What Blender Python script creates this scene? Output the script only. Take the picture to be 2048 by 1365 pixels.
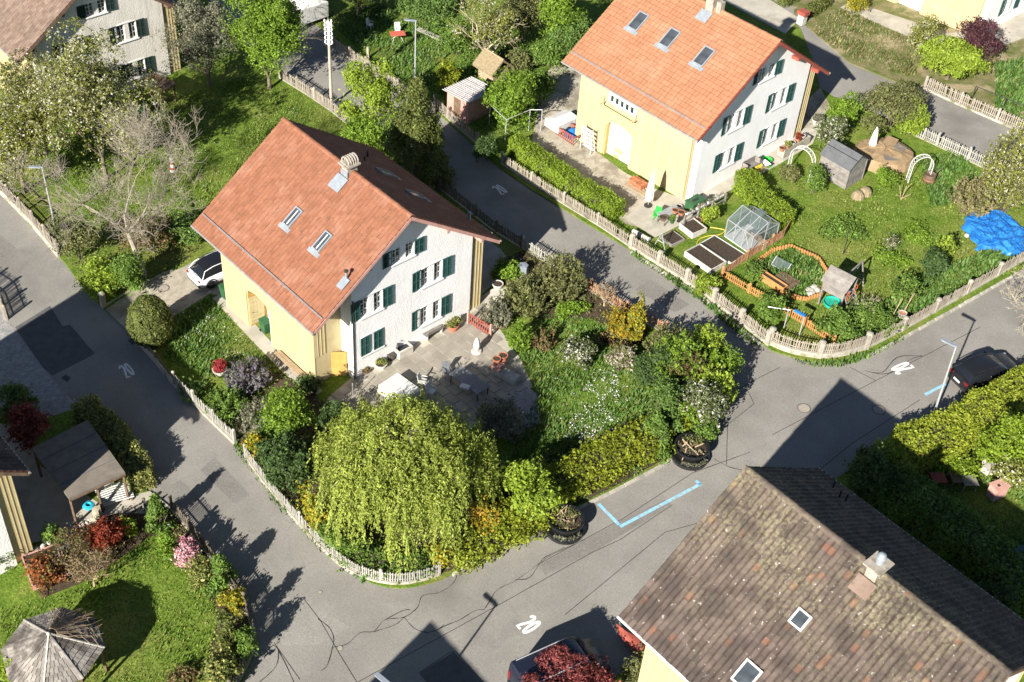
import bpy, bmesh, math, random
import numpy as np
from mathutils import Vector, Matrix
random.seed(7); RNG = np.random.default_rng(7)
scene = bpy.context.scene
for o in list(bpy.data.objects): bpy.data.objects.remove(o)

# ------------------------------------------------------------------ camera
CAM_H = 55.0; FPX = 2568.86; PITCH = 0.73003; ROLL = 0.08009
SA, SB, SY = 0.06615, 0.01143, 63.25            # the hillside: ground z = SA*x + SB*(y-SY)
_fw = Vector((0, math.cos(PITCH), -math.sin(PITCH))); _rt = Vector((1, 0, 0)); _up = _rt.cross(_fw)
_r = _rt*math.cos(ROLL) + _up*math.sin(ROLL); _u = -_rt*math.sin(ROLL) + _up*math.cos(ROLL)
cam_data = bpy.data.cameras.new('camera'); cam = bpy.data.objects.new('camera', cam_data)
scene.collection.objects.link(cam); scene.camera = cam
cam_data.sensor_width = 36; cam_data.lens = FPX/2048*36; cam_data.clip_end = 3000; cam_data.clip_start = 0.5
cam.matrix_world = Matrix(((_r.x, _u.x, -_fw.x, 0), (_r.y, _u.y, -_fw.y, 0), (_r.z, _u.z, -_fw.z, CAM_H), (0, 0, 0, 1)))

# ------------------------------------------------------------------ sky, sun, exposure
SUN_EL, SUN_AZ = math.radians(28.0), math.radians(-117.0)
world = bpy.data.worlds.new('World'); scene.world = world; world.use_nodes = True
wn = world.node_tree; wn.nodes.clear()
sky = wn.nodes.new('ShaderNodeTexSky'); sky.sky_type = 'NISHITA'; sky.sun_disc = False
sky.sun_elevation = SUN_EL; sky.sun_rotation = math.radians(90) - SUN_AZ
sky.air_density = 0.75; sky.dust_density = 0.2; sky.altitude = 500
bg = wn.nodes.new('ShaderNodeBackground'); bg.inputs['Strength'].default_value = 0.05
wo = wn.nodes.new('ShaderNodeOutputWorld')
wn.links.new(sky.outputs[0], bg.inputs[0]); wn.links.new(bg.outputs[0], wo.inputs[0])
sun_data = bpy.data.lights.new('sun', 'SUN'); sun_data.energy = 5.0; sun_data.angle = math.radians(0.53)
sun_data.color = (1.0, 0.945, 0.86)
sun = bpy.data.objects.new('sun', sun_data); scene.collection.objects.link(sun)
SUN_DIR = Vector((math.cos(SUN_EL)*math.cos(SUN_AZ), math.cos(SUN_EL)*math.sin(SUN_AZ), math.sin(SUN_EL)))
sun.rotation_euler = SUN_DIR.to_track_quat('Z', 'Y').to_euler()
vs = scene.view_settings; vs.view_transform = 'Standard'; vs.look = 'None'; vs.gamma = 1; vs.exposure = 1.24
vs.use_curve_mapping = False

# ------------------------------------------------------------------ helpers
COL = scene.collection
GRID = -0.785                                    # the settlement's building lines
def gz(x, y): return SA*x + SB*(y - SY)
def G(px, py, h=0.0):
    """photo pixel -> the point of the hillside (plus h metres) it shows"""
    d = _fw*FPX + _r*(px - 1024) - _u*(py - 682.5)
    t = (CAM_H - h + SB*SY)/(SA*d.x + SB*d.y - d.z)
    return Vector((0, 0, CAM_H)) + d*t
def P2(px, py): p = G(px, py); return (p.x, p.y)
def rot2(x, y, a): return (x*math.cos(a) - y*math.sin(a), x*math.sin(a) + y*math.cos(a))

MATS = {}
def mat(name, c1, c2=None, scale=3.0, rough=0.8, bump=0.0, bscale=None, vary=0.0, metal=0.0, detail=4.0, c3=None, c3scale=0.5,
        c3lo=0.5, c3hi=0.65, spec=0.3, trans=0.0, alpha=1.0, coord='Object', c3detail=4.0):
    """principled surface: two colours mixed by noise, a third in patches, brightness differing from piece to piece"""
    if name in MATS: return MATS[name]
    m = bpy.data.materials.new(name); m.use_nodes = True; nt = m.node_tree; N = nt.nodes; Lk = nt.links
    b = N['Principled BSDF']; b.inputs['Roughness'].default_value = rough; b.inputs['Metallic'].default_value = metal
    b.inputs['Specular IOR Level'].default_value = spec
    if trans: b.inputs['Transmission Weight'].default_value = trans
    if alpha < 1: b.inputs['Alpha'].default_value = alpha
    if coord == 'World':
        tc = N.new('ShaderNodeNewGeometry').outputs['Position']
    else:
        tc = N.new('ShaderNodeTexCoord').outputs['Object']
    def noise(s, det, lo=0.35, hi=0.65):
        n = N.new('ShaderNodeTexNoise'); n.inputs['Scale'].default_value = s; n.inputs['Detail'].default_value = det
        n.inputs['Roughness'].default_value = 0.6
        Lk.new(tc, n.inputs['Vector']); mr = N.new('ShaderNodeMapRange'); mr.inputs[1].default_value = lo; mr.inputs[2].default_value = hi
        Lk.new(n.outputs['Fac'], mr.inputs[0]); return mr.outputs[0], n
    def mix(f, a, c):
        x = N.new('ShaderNodeMix'); x.data_type = 'RGBA'
        Lk.new(f, x.inputs[0])
        for s, val in ((6, a), (7, c)):
            if isinstance(val, tuple): x.inputs[s].default_value = (*val[:3], 1)
            else: Lk.new(val, x.inputs[s])
        return x.outputs[2]
    col = None
    if c2 is not None:
        f, _ = noise(scale, detail); col = mix(f, c1, c2)
    if c3 is not None:
        f, _ = noise(c3scale, c3detail, c3lo, c3hi); col = mix(f, col if col is not None else c1, c3)
    if vary:
        g = N.new('ShaderNodeNewGeometry'); oi = N.new('ShaderNodeObjectInfo')
        ad = N.new('ShaderNodeMath'); ad.operation = 'ADD'; Lk.new(g.outputs['Random Per Island'], ad.inputs[0]); Lk.new(oi.outputs['Random'], ad.inputs[1])
        fr = N.new('ShaderNodeMath'); fr.operation = 'FRACT'; Lk.new(ad.outputs[0], fr.inputs[0])
        mr = N.new('ShaderNodeMapRange'); mr.inputs[3].default_value = 1 - vary; mr.inputs[4].default_value = 1 + vary
        Lk.new(fr.outputs[0], mr.inputs[0])
        hs = N.new('ShaderNodeHueSaturation'); Lk.new(mr.outputs[0], hs.inputs['Value'])
        if col is not None: Lk.new(col, hs.inputs['Color'])
        else: hs.inputs['Color'].default_value = (*c1[:3], 1)
        col = hs.outputs[0]
    if col is not None: Lk.new(col, b.inputs['Base Color'])
    else: b.inputs['Base Color'].default_value = (*c1[:3], 1)
    if bump:
        n = N.new('ShaderNodeTexNoise'); n.inputs['Scale'].default_value = bscale or scale*4; n.inputs['Detail'].default_value = 5
        Lk.new(tc, n.inputs['Vector']); bp = N.new('ShaderNodeBump'); bp.inputs['Strength'].default_value = 1.0
        bp.inputs['Distance'].default_value = bump; Lk.new(n.outputs['Fac'], bp.inputs['Height']); Lk.new(bp.outputs[0], b.inputs['Normal'])
    MATS[name] = m; return m

def leafmat(name, dark, light, third=None, tfrac=0.0, transl=0.35, rough=0.55):
    """foliage: each leaf takes its own tone between two greens, some leaves (blossom, young growth) a third colour"""
    if name in MATS: return MATS[name]
    m = bpy.data.materials.new(name); m.use_nodes = True; nt = m.node_tree; N = nt.nodes; Lk = nt.links
    b = N['Principled BSDF']; out = N['Material Output']; b.inputs['Roughness'].default_value = rough; b.inputs['Specular IOR Level'].default_value = 0.25
    g = N.new('ShaderNodeNewGeometry'); r = N.new('ShaderNodeValToRGB'); Lk.new(g.outputs['Random Per Island'], r.inputs[0])
    e = r.color_ramp.elements; e[0].color = (*dark, 1); e[1].color = (*light, 1); e[1].position = 1 - tfrac if third else 1.0
    if third:
        e[1].position = max(0.05, 1 - tfrac - 0.02); x = e.new(1 - tfrac); x.color = (*third, 1)
    n = N.new('ShaderNodeTexNoise'); n.inputs['Scale'].default_value = 0.9; n.inputs['Detail'].default_value = 2
    Lk.new(g.outputs['Position'], n.inputs['Vector'])
    mr = N.new('ShaderNodeMapRange'); mr.inputs[1].default_value = .3; mr.inputs[2].default_value = .7; mr.inputs[3].default_value = .78; mr.inputs[4].default_value = 1.2
    Lk.new(n.outputs['Fac'], mr.inputs[0]); hs = N.new('ShaderNodeHueSaturation'); Lk.new(mr.outputs[0], hs.inputs['Value']); Lk.new(r.outputs[0], hs.inputs['Color'])
    Lk.new(hs.outputs[0], b.inputs['Base Color'])
    t = N.new('ShaderNodeBsdfTranslucent'); Lk.new(hs.outputs[0], t.inputs['Color'])
    mx = N.new('ShaderNodeMixShader'); mx.inputs[0].default_value = transl
    Lk.new(b.outputs[0], mx.inputs[1]); Lk.new(t.outputs[0], mx.inputs[2]); Lk.new(mx.outputs[0], out.inputs['Surface'])
    MATS[name] = m; return m

def tag(o, label=None, cat=None, group=None, kind=None):
    if label: o['label'] = label
    if cat: o['category'] = cat
    if group: o['group'] = group
    if kind: o['kind'] = kind
    return o
def thing(name, label, cat, loc=(0, 0, 0), rz=0.0, group=None):
    o = bpy.data.objects.new(name, None); o.empty_display_size = 0.2; COL.objects.link(o)
    o.location = loc; o.rotation_euler = (0, 0, rz); return tag(o, label, cat, group)
def link(name, me, parent=None):
    o = bpy.data.objects.new(name, me); COL.objects.link(o)
    if parent is not None: o.parent = parent
    return o
def copy_tree(o, parent=None):
    c = o.copy(); COL.objects.link(c); c.parent = parent
    for ch in o.children: copy_tree(ch, c)
    return c
def np_mesh(name, V, Fq, m, parent=None, smooth=False):
    """mesh from arrays: V (n,3), Fq (k,3 or 4)"""
    me = bpy.data.meshes.new(name); V = np.asarray(V, np.float32); Fq = np.asarray(Fq, np.int32); k, s = Fq.shape
    me.vertices.add(len(V)); me.vertices.foreach_set('co', V.ravel())
    me.loops.add(k*s); me.loops.foreach_set('vertex_index', Fq.ravel())
    me.polygons.add(k); me.polygons.foreach_set('loop_start', np.arange(0, k*s, s, dtype=np.int32))
    me.polygons.foreach_set('loop_total', np.full(k, s, np.int32))
    if smooth: me.polygons.foreach_set('use_smooth', np.ones(k, bool))
    me.update(calc_edges=True); me.materials.append(m)
    return link(name, me, parent)

class MB:
    """collects shapes, then becomes one mesh object"""
    def __init__(s): s.v = []; s.f = []
    def add(s, vs, fs):
        k = len(s.v); s.v += [tuple(q) for q in vs]; s.f += [tuple(k + i for i in f) for f in fs]; return s
    def box(s, x0, x1, y0, y1, z0, z1):
        return s.add([(x0,y0,z0),(x1,y0,z0),(x1,y1,z0),(x0,y1,z0),(x0,y0,z1),(x1,y0,z1),(x1,y1,z1),(x0,y1,z1)],
                     [(3,2,1,0),(4,5,6,7),(0,1,5,4),(1,2,6,5),(2,3,7,6),(3,0,4,7)])
    def cbox(s, c, sz, rz=0.0, rx=0.0, ry=0.0):
        M = Matrix.Translation(c) @ Matrix.Rotation(rz, 4, 'Z') @ Matrix.Rotation(ry, 4, 'Y') @ Matrix.Rotation(rx, 4, 'X')
        a, b, d = (q/2 for q in sz); k = []
        for z in (-d, d):
            for x, y in ((-a,-b),(a,-b),(a,b),(-a,b)): k.append(M @ Vector((x, y, z)))
        return s.add(k, [(3,2,1,0),(4,5,6,7),(0,1,5,4),(1,2,6,5),(2,3,7,6),(3,0,4,7)])
    def beam(s, p, q, w, h, up=(0, 0, 1)):
        p, q = Vector(p), Vector(q); d = (q - p).normalized(); sd = d.cross(Vector(up))
        if sd.length < 1e-4: sd = Vector((1, 0, 0))
        sd.normalize(); un = sd.cross(d); k = []
        for c in (p, q):
            for a, b in ((-1,-1),(1,-1),(1,1),(-1,1)): k.append(c + sd*(a*w/2) + un*(b*h/2))
        return s.add(k, [(0,1,2,3),(7,6,5,4),(0,4,5,1),(1,5,6,2),(2,6,7,3),(3,7,4,0)])
    def tube(s, pts, r, n=6, cap=True):
        pts = [Vector(q) for q in pts]
        if not isinstance(r, (list, tuple)): r = [r]*len(pts)
        base = len(s.v); ref = None
        for i, c in enumerate(pts):
            d = (pts[min(i+1, len(pts)-1)] - pts[max(i-1, 0)])
            d = d.normalized() if d.length > 1e-9 else Vector((0, 0, 1))
            if ref is None: ref = Vector((1, 0, 0)) if abs(d.x) < 0.8 else Vector((0, 1, 0))
            a = (ref - d*ref.dot(d)); a = a.normalized() if a.length > 1e-6 else d.orthogonal().normalized()
            ref = a; b = d.cross(a)
            for j in range(n):
                t = 2*math.pi*j/n; s.v.append(tuple(c + (a*math.cos(t) + b*math.sin(t))*r[i]))
        for i in range(len(pts)-1):
            for j in range(n):
                j2 = (j+1) % n; s.f.append((base+i*n+j, base+i*n+j2, base+(i+1)*n+j2, base+(i+1)*n+j))
        if cap:
            s.f.append(tuple(base+j for j in reversed(range(n)))); s.f.append(tuple(base+(len(pts)-1)*n+j for j in range(n)))
        return s
    def lathe(s, prof, n=16, c=(0, 0, 0), sx=1.0, sy=1.0):
        base = len(s.v)
        for r, z in prof:
            for j in range(n):
                t = 2*math.pi*j/n; s.v.append((c[0]+r*sx*math.cos(t), c[1]+r*sy*math.sin(t), c[2]+z))
        for i in range(len(prof)-1):
            for j in range(n):
                j2 = (j+1) % n; s.f.append((base+i*n+j, base+i*n+j2, base+(i+1)*n+j2, base+(i+1)*n+j))
        if prof[0][0] > 1e-4: s.f.append(tuple(base+j for j in reversed(range(n))))
        if prof[-1][0] > 1e-4: s.f.append(tuple(base+(len(prof)-1)*n+j for j in range(n)))
        return s
    def prism(s, poly, z0, z1):
        n = len(poly); k = len(s.v); ar = sum(poly[i][0]*poly[(i+1) % n][1] - poly[(i+1) % n][0]*poly[i][1] for i in range(n))
        if ar < 0: poly = poly[::-1]
        s.v += [(x, y, z0) for x, y in poly] + [(x, y, z1) for x, y in poly]
        s.f.append(tuple(k+i for i in reversed(range(n)))); s.f.append(tuple(k+n+i for i in range(n)))
        s.f += [(k+i, k+(i+1) % n, k+n+(i+1) % n, k+n+i) for i in range(n)]; return s
    def ngon(s, pts): k = len(s.v); s.v += [tuple(q) for q in pts]; s.f.append(tuple(range(k, k+len(pts)))); return s
    def build(s, name, m, parent=None, smooth=False, bevel=0.0, loc=None):
        me = bpy.data.meshes.new(name); me.from_pydata(s.v, [], s.f); me.update()
        if bevel:
            bm = bmesh.new(); bm.from_mesh(me); bmesh.ops.remove_doubles(bm, verts=bm.verts, dist=1e-5)
            bmesh.ops.bevel(bm, geom=[e for e in bm.edges if e.is_manifold and e.calc_face_angle(0) > 0.5], offset=bevel, segments=2, affect='EDGES', clamp_overlap=True)
            bm.to_mesh(me); bm.free()
        if smooth:
            for q in me.polygons: q.use_smooth = True
            try: me.set_sharp_from_angle(angle=math.radians(42))
            except Exception: pass
        me.materials.append(m); o = link(name, me, parent)
        if loc is not None: o.location = loc
        return o
def single(name, mb, m, label, cat, loc, rz=0.0, group=None, **kw):
    o = mb.build(name, m, **kw); o.location = loc; o.rotation_euler = (0, 0, rz); return tag(o, label, cat, group)
# ------------------------------------------------------------------ the setting: hillside, asphalt, plots
asphalt = mat('asphalt', (0.200, 0.188, 0.168), (0.245, 0.231, 0.208), scale=0.35, rough=0.92, bump=0.006, bscale=40, c3=(0.158, 0.149, 0.135), c3scale=0.16, c3lo=0.53, c3hi=0.72, coord='World', detail=8, spec=0.2)
def _speckle(m, scale=38.0, amt=0.28):
    nt = m.node_tree; N = nt.nodes; b = N['Principled BSDF']; src = b.inputs['Base Color'].links[0].from_socket
    g = N.new('ShaderNodeNewGeometry'); n = N.new('ShaderNodeTexNoise'); n.inputs['Scale'].default_value = scale; n.inputs['Detail'].default_value = 2
    nt.links.new(g.outputs['Position'], n.inputs['Vector']); mr = N.new('ShaderNodeMapRange')
    mr.inputs[1].default_value = .3; mr.inputs[2].default_value = .7; mr.inputs[3].default_value = 1-amt; mr.inputs[4].default_value = 1+amt
    nt.links.new(n.outputs['Fac'], mr.inputs[0]); h = N.new('ShaderNodeHueSaturation'); nt.links.new(mr.outputs[0], h.inputs['Value'])
    nt.links.new(src, h.inputs['Color']); nt.links.new(h.outputs[0], b.inputs['Base Color'])
_speckle(asphalt, 14.0, 0.15)
tar = mat('tar', (0.022, 0.022, 0.024), rough=0.6)
asphalt_new = mat('asphalt_patch', (0.085, 0.085, 0.088), (0.11, 0.108, 0.105), scale=2, rough=0.93, bump=0.005, bscale=30, coord='World', spec=0.2)
grass_m = mat('lawn', (0.070, 0.125, 0.014), (0.130, 0.185, 0.028), scale=1.3, rough=0.95, bump=0.05, bscale=9, c3=(0.17, 0.185, 0.045), c3scale=0.22, c3lo=0.48, c3hi=0.68, coord='World', detail=8, spec=0.1)
_speckle(grass_m, 7.0, 0.35)
rough_m = mat('rough_grass', (0.09, 0.115, 0.03), (0.20, 0.17, 0.09), scale=0.9, rough=0.95, bump=0.06, bscale=7, c3=(0.30, 0.25, 0.15), c3scale=0.35, c3lo=0.52, c3hi=0.62, coord='World', detail=8, spec=0.1)
soil_m = mat('soil', (0.045, 0.032, 0.022), (0.085, 0.062, 0.042), scale=2.5, rough=0.95, bump=0.05, bscale=10, coord='World', detail=8, spec=0.1)
gravel_m = mat('gravel', (0.30, 0.265, 0.205), (0.42, 0.38, 0.30), scale=2.2, rough=0.95, bump=0.03, bscale=25, c3=(0.20, 0.175, 0.13), c3scale=0.5, coord='World', detail=8)
_speckle(gravel_m, 22.0, 0.3)
gravel_grey = mat('grey_gravel', (0.20, 0.20, 0.195), (0.32, 0.31, 0.295), scale=3, rough=0.95, bump=0.03, bscale=25, coord='World', detail=8)
_speckle(gravel_grey, 18.0, 0.4)
concrete = mat('concrete', (0.33, 0.305, 0.25), (0.43, 0.40, 0.335), scale=0.8, rough=0.9, bump=0.005, bscale=12, c3=(0.24, 0.22, 0.175), c3scale=0.5, c3lo=0.55, c3hi=0.75, coord='World', detail=8)
stone_m = mat('stone_edge', (0.30, 0.28, 0.23), (0.42, 0.40, 0.34), scale=3, rough=0.9, bump=0.02, bscale=12, vary=0.18, coord='World')

def sheet(name, px, m, h, kind='structure', thick=0.0, parent=None, step=None):
    """flat piece of ground over a polygon given by photo points, h above the hillside"""
    from mathutils.geometry import tessellate_polygon
    pts = [G(x, y) for x, y in px]; n = len(pts)
    tris = tessellate_polygon([[Vector((q.x, q.y, 0)) for q in pts]])
    o0 = pts[0]; V = [(q.x, q.y, gz(q.x, q.y)+h) for q in pts]; F = []
    for t in tris:
        a, b, c = (Vector(V[i]) for i in t)
        F.append(tuple(t) if (b-a).cross(c-a).z > 0 else tuple(reversed(t)))
    mb = MB(); mb.v = list(V); mb.f = F
    if thick:
        mb.v += [(x, y, z-thick) for x, y, z in V]
        for i in range(n): j = (i+1) % n; mb.f.append((i, j, n+j, n+i))
    o = mb.build(name, m, parent)
    if parent is None and kind: o['kind'] = kind
    return o
def smooth_px(pts, k=3, closed=False):
    """Catmull-Rom through photo points"""
    out = []; n = len(pts)
    for i in range(n if closed else n-1):
        p0, p1, p2, p3 = (pts[(i+d) % n] if closed else pts[min(max(i+d, 0), n-1)] for d in (-1, 0, 1, 2))
        for j in range(k):
            t = j/k
            out.append(tuple(0.5*((2*p1[c]) + (-p0[c]+p2[c])*t + (2*p0[c]-5*p1[c]+4*p2[c]-p3[c])*t*t + (-p0[c]+3*p1[c]-3*p2[c]+p3[c])*t**3) for c in (0, 1)))
    if not closed: out.append(pts[-1])
    return out

gm = MB(); R = 700
for x, y in ((-R, -R), (R, -R), (R, R+400), (-R, R+400)): gm.v.append((x, y, gz(x, y)-0.12))
gm.f.append((0, 1, 2, 3)); tag(gm.build('ground', rough_m), kind='structure')
road = sheet('road', [(-700, 100), (200, -500), (2700, -300), (2900, 900), (2600, 2600), (-900, 2300)], asphalt, 0.0)

A_OUT = smooth_px([(-320, 120), (-120, 290), (0, 388), (70, 462), (130, 528), (165, 575), (212, 622), (275, 683), (350, 772), (470, 888), (500, 925), (560, 1005), (640, 1088), (690, 1138), (745, 1168), (800, 1178),
         (860, 1168), (905, 1150), (980, 1105), (1100, 1045), (1250, 970), (1345, 917), (1420, 852), (1452, 790), (1462, 748), (1440, 712), (1390, 690), (1300, 655), (1200, 593), (1045, 497), (900, 393), (780, 303), (660, 220), (590, 170), (480, 85), (250, -100)], 2, True)
lawn_A = sheet('lawn', A_OUT, grass_m, 0.10, thick=0.22)
B_OUT = smooth_px([(560, -60), (690, 92), (760, 143), (870, 222), (1000, 338), (1130, 422), (1262, 502), (1400, 590), (1525, 690), (1560, 708), (1620, 724), (1670, 728), (1735, 712), (1800, 678), (1900, 622), (2048, 538), (2300, 400), (2200, 430), (2000, 350), (1820, 262), (1700, 205), (1640, 178), (1600, 60), (1440, -60), (1000, -200)], 2, True)
lawn_B = sheet('lawn', B_OUT, grass_m, 0.10, thick=0.22)
lawn_E = sheet('lawn', [(1560, -120), (1590, 35), (1700, 128), (1790, 165), (1850, 178), (1950, 222), (2048, 268), (2300, 380), (2400, -300)], rough_m, 0.10, thick=0.22)
BL_OUT = [(-300, 800), (60, 850), (165, 815), (290, 980), (345, 1025), (420, 1115), (490, 1215), (512, 1280), (505, 1320), (460, 1420), (300, 1700), (-400, 1700)]
lawn_BL = sheet('lawn', BL_OUT, grass_m, 0.10, thick=0.22)
lawn_BR = sheet('lawn', [(1690, 948), (1760, 902), (1870, 842), (2048, 736), (2300, 580), (2600, 1700), (900, 1900), (1040, 1480), (1130, 1430), (1270, 1330), (1290, 1260), (1450, 1085)], grass_m, 0.10, thick=0.22)
# gravel and paved pieces of the plots
sheet('driveway', [(212, 622), (280, 575), (370, 535), (470, 480), (560, 480), (560, 600), (470, 600), (420, 590), (340, 640), (275, 683)], gravel_m, 0.108)
sheet('gravel_yard', [(-200, 520), (0, 598), (18, 645), (95, 748), (160, 818), (90, 840), (-200, 900)], gravel_grey, 0.012)
sheet('garden_path', [(425, 600), (452, 585), (545, 690), (610, 740), (645, 785), (620, 800), (560, 742), (510, 690)], concrete, 0.112)
patio = sheet('patio', [(655, 800), (700, 760), (830, 690), (938, 612), (985, 580), (1010, 590), (985, 640), (1040, 720), (1065, 775), (1020, 820), (940, 860), (800, 880), (700, 850)], concrete, 0.110)
sheet('side_yard', [(938, 612), (1000, 560), (1030, 540), (1000, 500), (930, 450), (850, 400), (860, 470)], concrete, 0.106)
# a paler yard by the neighbours
sheet('back_yard', [(1090, 150), (1155, 90), (1240, 150), (1165, 285), (1245, 345), (1340, 400), (1440, 360), (1640, 178), (1660, 215), (1600, 300), (1560, 330), (1400, 400), (1320, 470), (1250, 450), (1200, 400), (1060, 300)], gravel_m, 0.106)
sheet('paved_walk', [(1250, 440), (1310, 380), (1350, 395), (1410, 378), (1470, 340), (1600, 262), (1640, 250), (1625, 290), (1560, 330), (1440, 395), (1385, 440), (1310, 478)], concrete, 0.112)
sheet('forecourt', [(1440, -60), (1600, 40), (1570, 70), (1400, -20)], concrete, 0.112)
sheet('house_apron', [(1680, 18), (1700, 5), (1900, 70), (2048, 20), (2100, 60), (1960, 110), (1900, 105), (1860, 95)], concrete, 0.114)
sheet('terrace', [(-60, 1085), (40, 1095), (345, 1020), (300, 985), (200, 1010), (75, 930), (60, 850), (-60, 850)], concrete, 0.108)
# planting beds
for px in ([(355, 600), (430, 600), (500, 690), (540, 730), (640, 800), (690, 860), (640, 940), (520, 930), (470, 885), (380, 790)],):
    pass
sheet('planting_bed', [(480, 760), (560, 745), (640, 800), (700, 850), (690, 900), (600, 980), (520, 930), (470, 880), (430, 830)], soil_m, 0.116)
sheet('planting_bed', [(520, 935), (700, 890), (980, 960), (990, 1085), (900, 1145), (800, 1170), (690, 1130), (560, 1000)], soil_m, 0.117)
sheet('planting_bed', [(985, 1090), (960, 1020), (1060, 930), (1290, 830), (1330, 700), (1455, 760), (1420, 848), (1345, 912), (1250, 965), (1100, 1040)], soil_m, 0.118)
sheet('planting_bed', [(1010, 520), (1050, 502), (1200, 597), (1300, 660), (1280, 690), (1180, 640), (1080, 640), (1000, 620)], soil_m, 0.118)
sheet('rock_bed', [(965, 830), (1040, 770), (1075, 790), (1080, 850), (1000, 880)], gravel_grey, 0.12)
sheet('planting_bed', [(85, 1200), (40, 1110), (230, 1030), (340, 1030), (380, 1080), (300, 1075), (240, 1120), (160, 1170)], soil_m, 0.116)
sheet('vegetable_bed', [(1270, 500), (1330, 470), (1440, 400), (1480, 440), (1570, 470), (1550, 500), (1475, 560), (1400, 580)], soil_m, 0.116) if False else None
sheet('planting_bed', [(340, 1025), (420, 1112), (488, 1212), (508, 1280), (500, 1330), (430, 1365), (420, 1300), (440, 1230), (400, 1160), (345, 1080)], soil_m, 0.117)

# seams, patches and covers on the asphalt
def ribbon(name, px, w, m, h, parent, sm=0):
    pts = [G(x, y) for x, y in (smooth_px(px, sm) if sm else px)]; mb = MB(); n = len(pts); L = []
    for i in range(n):
        d = pts[min(i+1, n-1)] - pts[max(i-1, 0)]; d.z = 0; d.normalize(); s = Vector((-d.y, d.x, 0))
        ww = w*(0.45 + 0.95*random.random()) if sm else w
        for k in (-1, 1):
            q = pts[i] + s*(k*ww/2); mb.v.append((q.x, q.y, gz(q.x, q.y)+h))
    for i in range(n-1): mb.f.append((2*i, 2*i+1, 2*i+3, 2*i+2)[::-1])
    return mb.build(name, m, parent)
for i, px in enumerate((
    [(915, 1142), (908, 1165), (880, 1185), (845, 1192), (835, 1215), (808, 1235), (770, 1240), (748, 1263), (720, 1266), (695, 1288), (665, 1295)],
    [(820, 1220), (805, 1222), (770, 1240)], [(808, 1235), (790, 1250), (748, 1264)],
    [(636, 1238), (658, 1255), (667, 1275), (665, 1295), (655, 1330), (642, 1342)], [(808, 1235), (830, 1258), (860, 1265), (895, 1250), (920, 1240), (950, 1222), (968, 1220)],
    [(858, 1265), (875, 1260), (888, 1250)], [(968, 1220), (978, 1205), (995, 1180), (1030, 1163)], [(1030, 1163), (1075, 1130), (1090, 1115), (1130, 1095)], [(1030, 1160), (1060, 1155), (1090, 1118), (1170, 1080)],
    [(545, 1290), (556, 1300), (555, 1325), (542, 1345), (500, 1380)], [(556, 1300), (572, 1330), (590, 1370)],
    [(1730, 742), (1765, 745), (1795, 715), (1845, 712)], [(1730, 742), (1775, 748), (1820, 720), (1845, 712)], [(1500, 905), (1430, 930), (1390, 945)], [(1428, 918), (1460, 935), (1495, 942)])):
    ribbon('tar_seam', px, 0.040, tar, 0.006, road, 4)
for px in ([(715, 1365), (1025, 1195), (1185, 1105), (1240, 1080), (1345, 1010)], [(605, 1195), (640, 1240), (680, 1310), (720, 1375)], [(548, 1286), (600, 1360)], [(1075, 1130), (1250, 1035), (1395, 940)], [(1130, 1230), (1330, 1065), (1420, 1040)],
           [(1700, 735), (1752, 762)], [(1545, 870), (1640, 820), (1755, 760), (1960, 655)], [(1480, 985), (1640, 940), (1700, 890), (1840, 800)], [(1455, 790), (1500, 765), (1560, 735)], [(1490, 770), (1508, 808), (1455, 850), (1453, 930)], [(840, 1345), (900, 1305), (912, 1303), (975, 1375)]):
    ribbon('tar_seam', px, 0.035, tar, 0.005, road)
sheet('asphalt_patch', [(30, 655), (100, 612), (125, 653), (140, 650), (190, 708), (105, 752), (85, 735)], asphalt_new, 0.004, parent=road)
sheet('asphalt_patch', [(838, 1347), (908, 1304), (980, 1375), (900, 1420)], asphalt_new, 0.003, parent=road)
iron = mat('cast_iron', (0.20, 0.18, 0.15), (0.12, 0.11, 0.10), scale=8, rough=0.7, metal=0.3, bump=0.01, bscale=30)
iron_lid = mat('manhole_lid', (0.27, 0.235, 0.19), (0.34, 0.30, 0.25), scale=6, rough=0.85, bump=0.01, bscale=30)
def manhole(px, py, r, label, h=0.0):
    t = thing('manhole_cover', label, 'manhole', G(px, py, h+0.004))
    t.rotation_euler = (math.atan(SB), -math.atan(SA), 0)
    MB().lathe([(r, 0.0), (r, 0.012), (r*0.86, 0.012), (r*0.86, 0.0)], 28).build('rim', iron, t)
    MB().lathe([(r*0.84, 0.0), (r*0.84, 0.008), (0.0, 0.008)], 24).build('lid', iron_lid, t)
manhole(1608, 817, 0.42, 'round manhole cover in the sunlit junction asphalt'); manhole(1758, 820, 0.42, 'round manhole cover on the shaded edge of the junction')
manhole(327, 577, 0.40, 'round manhole cover in the gravel driveway behind the white car', 0.11)
manhole(640, 1185, 0.13, 'tiny dark valve cap in the asphalt left of the cracks'); manhole(680, 1297, 0.16, 'small round valve cap beside the lower asphalt crack')
def drain(px, py, label, rz):
    t = thing('drain_grate', label, 'drain', G(px, py, 0.004), rz)
    MB().box(-.3, .3, -.2, .2, 0, .006).build('frame', iron, t)
    for k in range(5): MB().box(-.26, .26, -.17+k*.075, -.135+k*.075, .006, .014).build('bar', tar, t)
drain(133, 757, 'rectangular drain grate beside the dark asphalt patch', GRID+0.25); drain(265, 683, 'drain grate by the kerb below the clipped round conifer', GRID)

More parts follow.
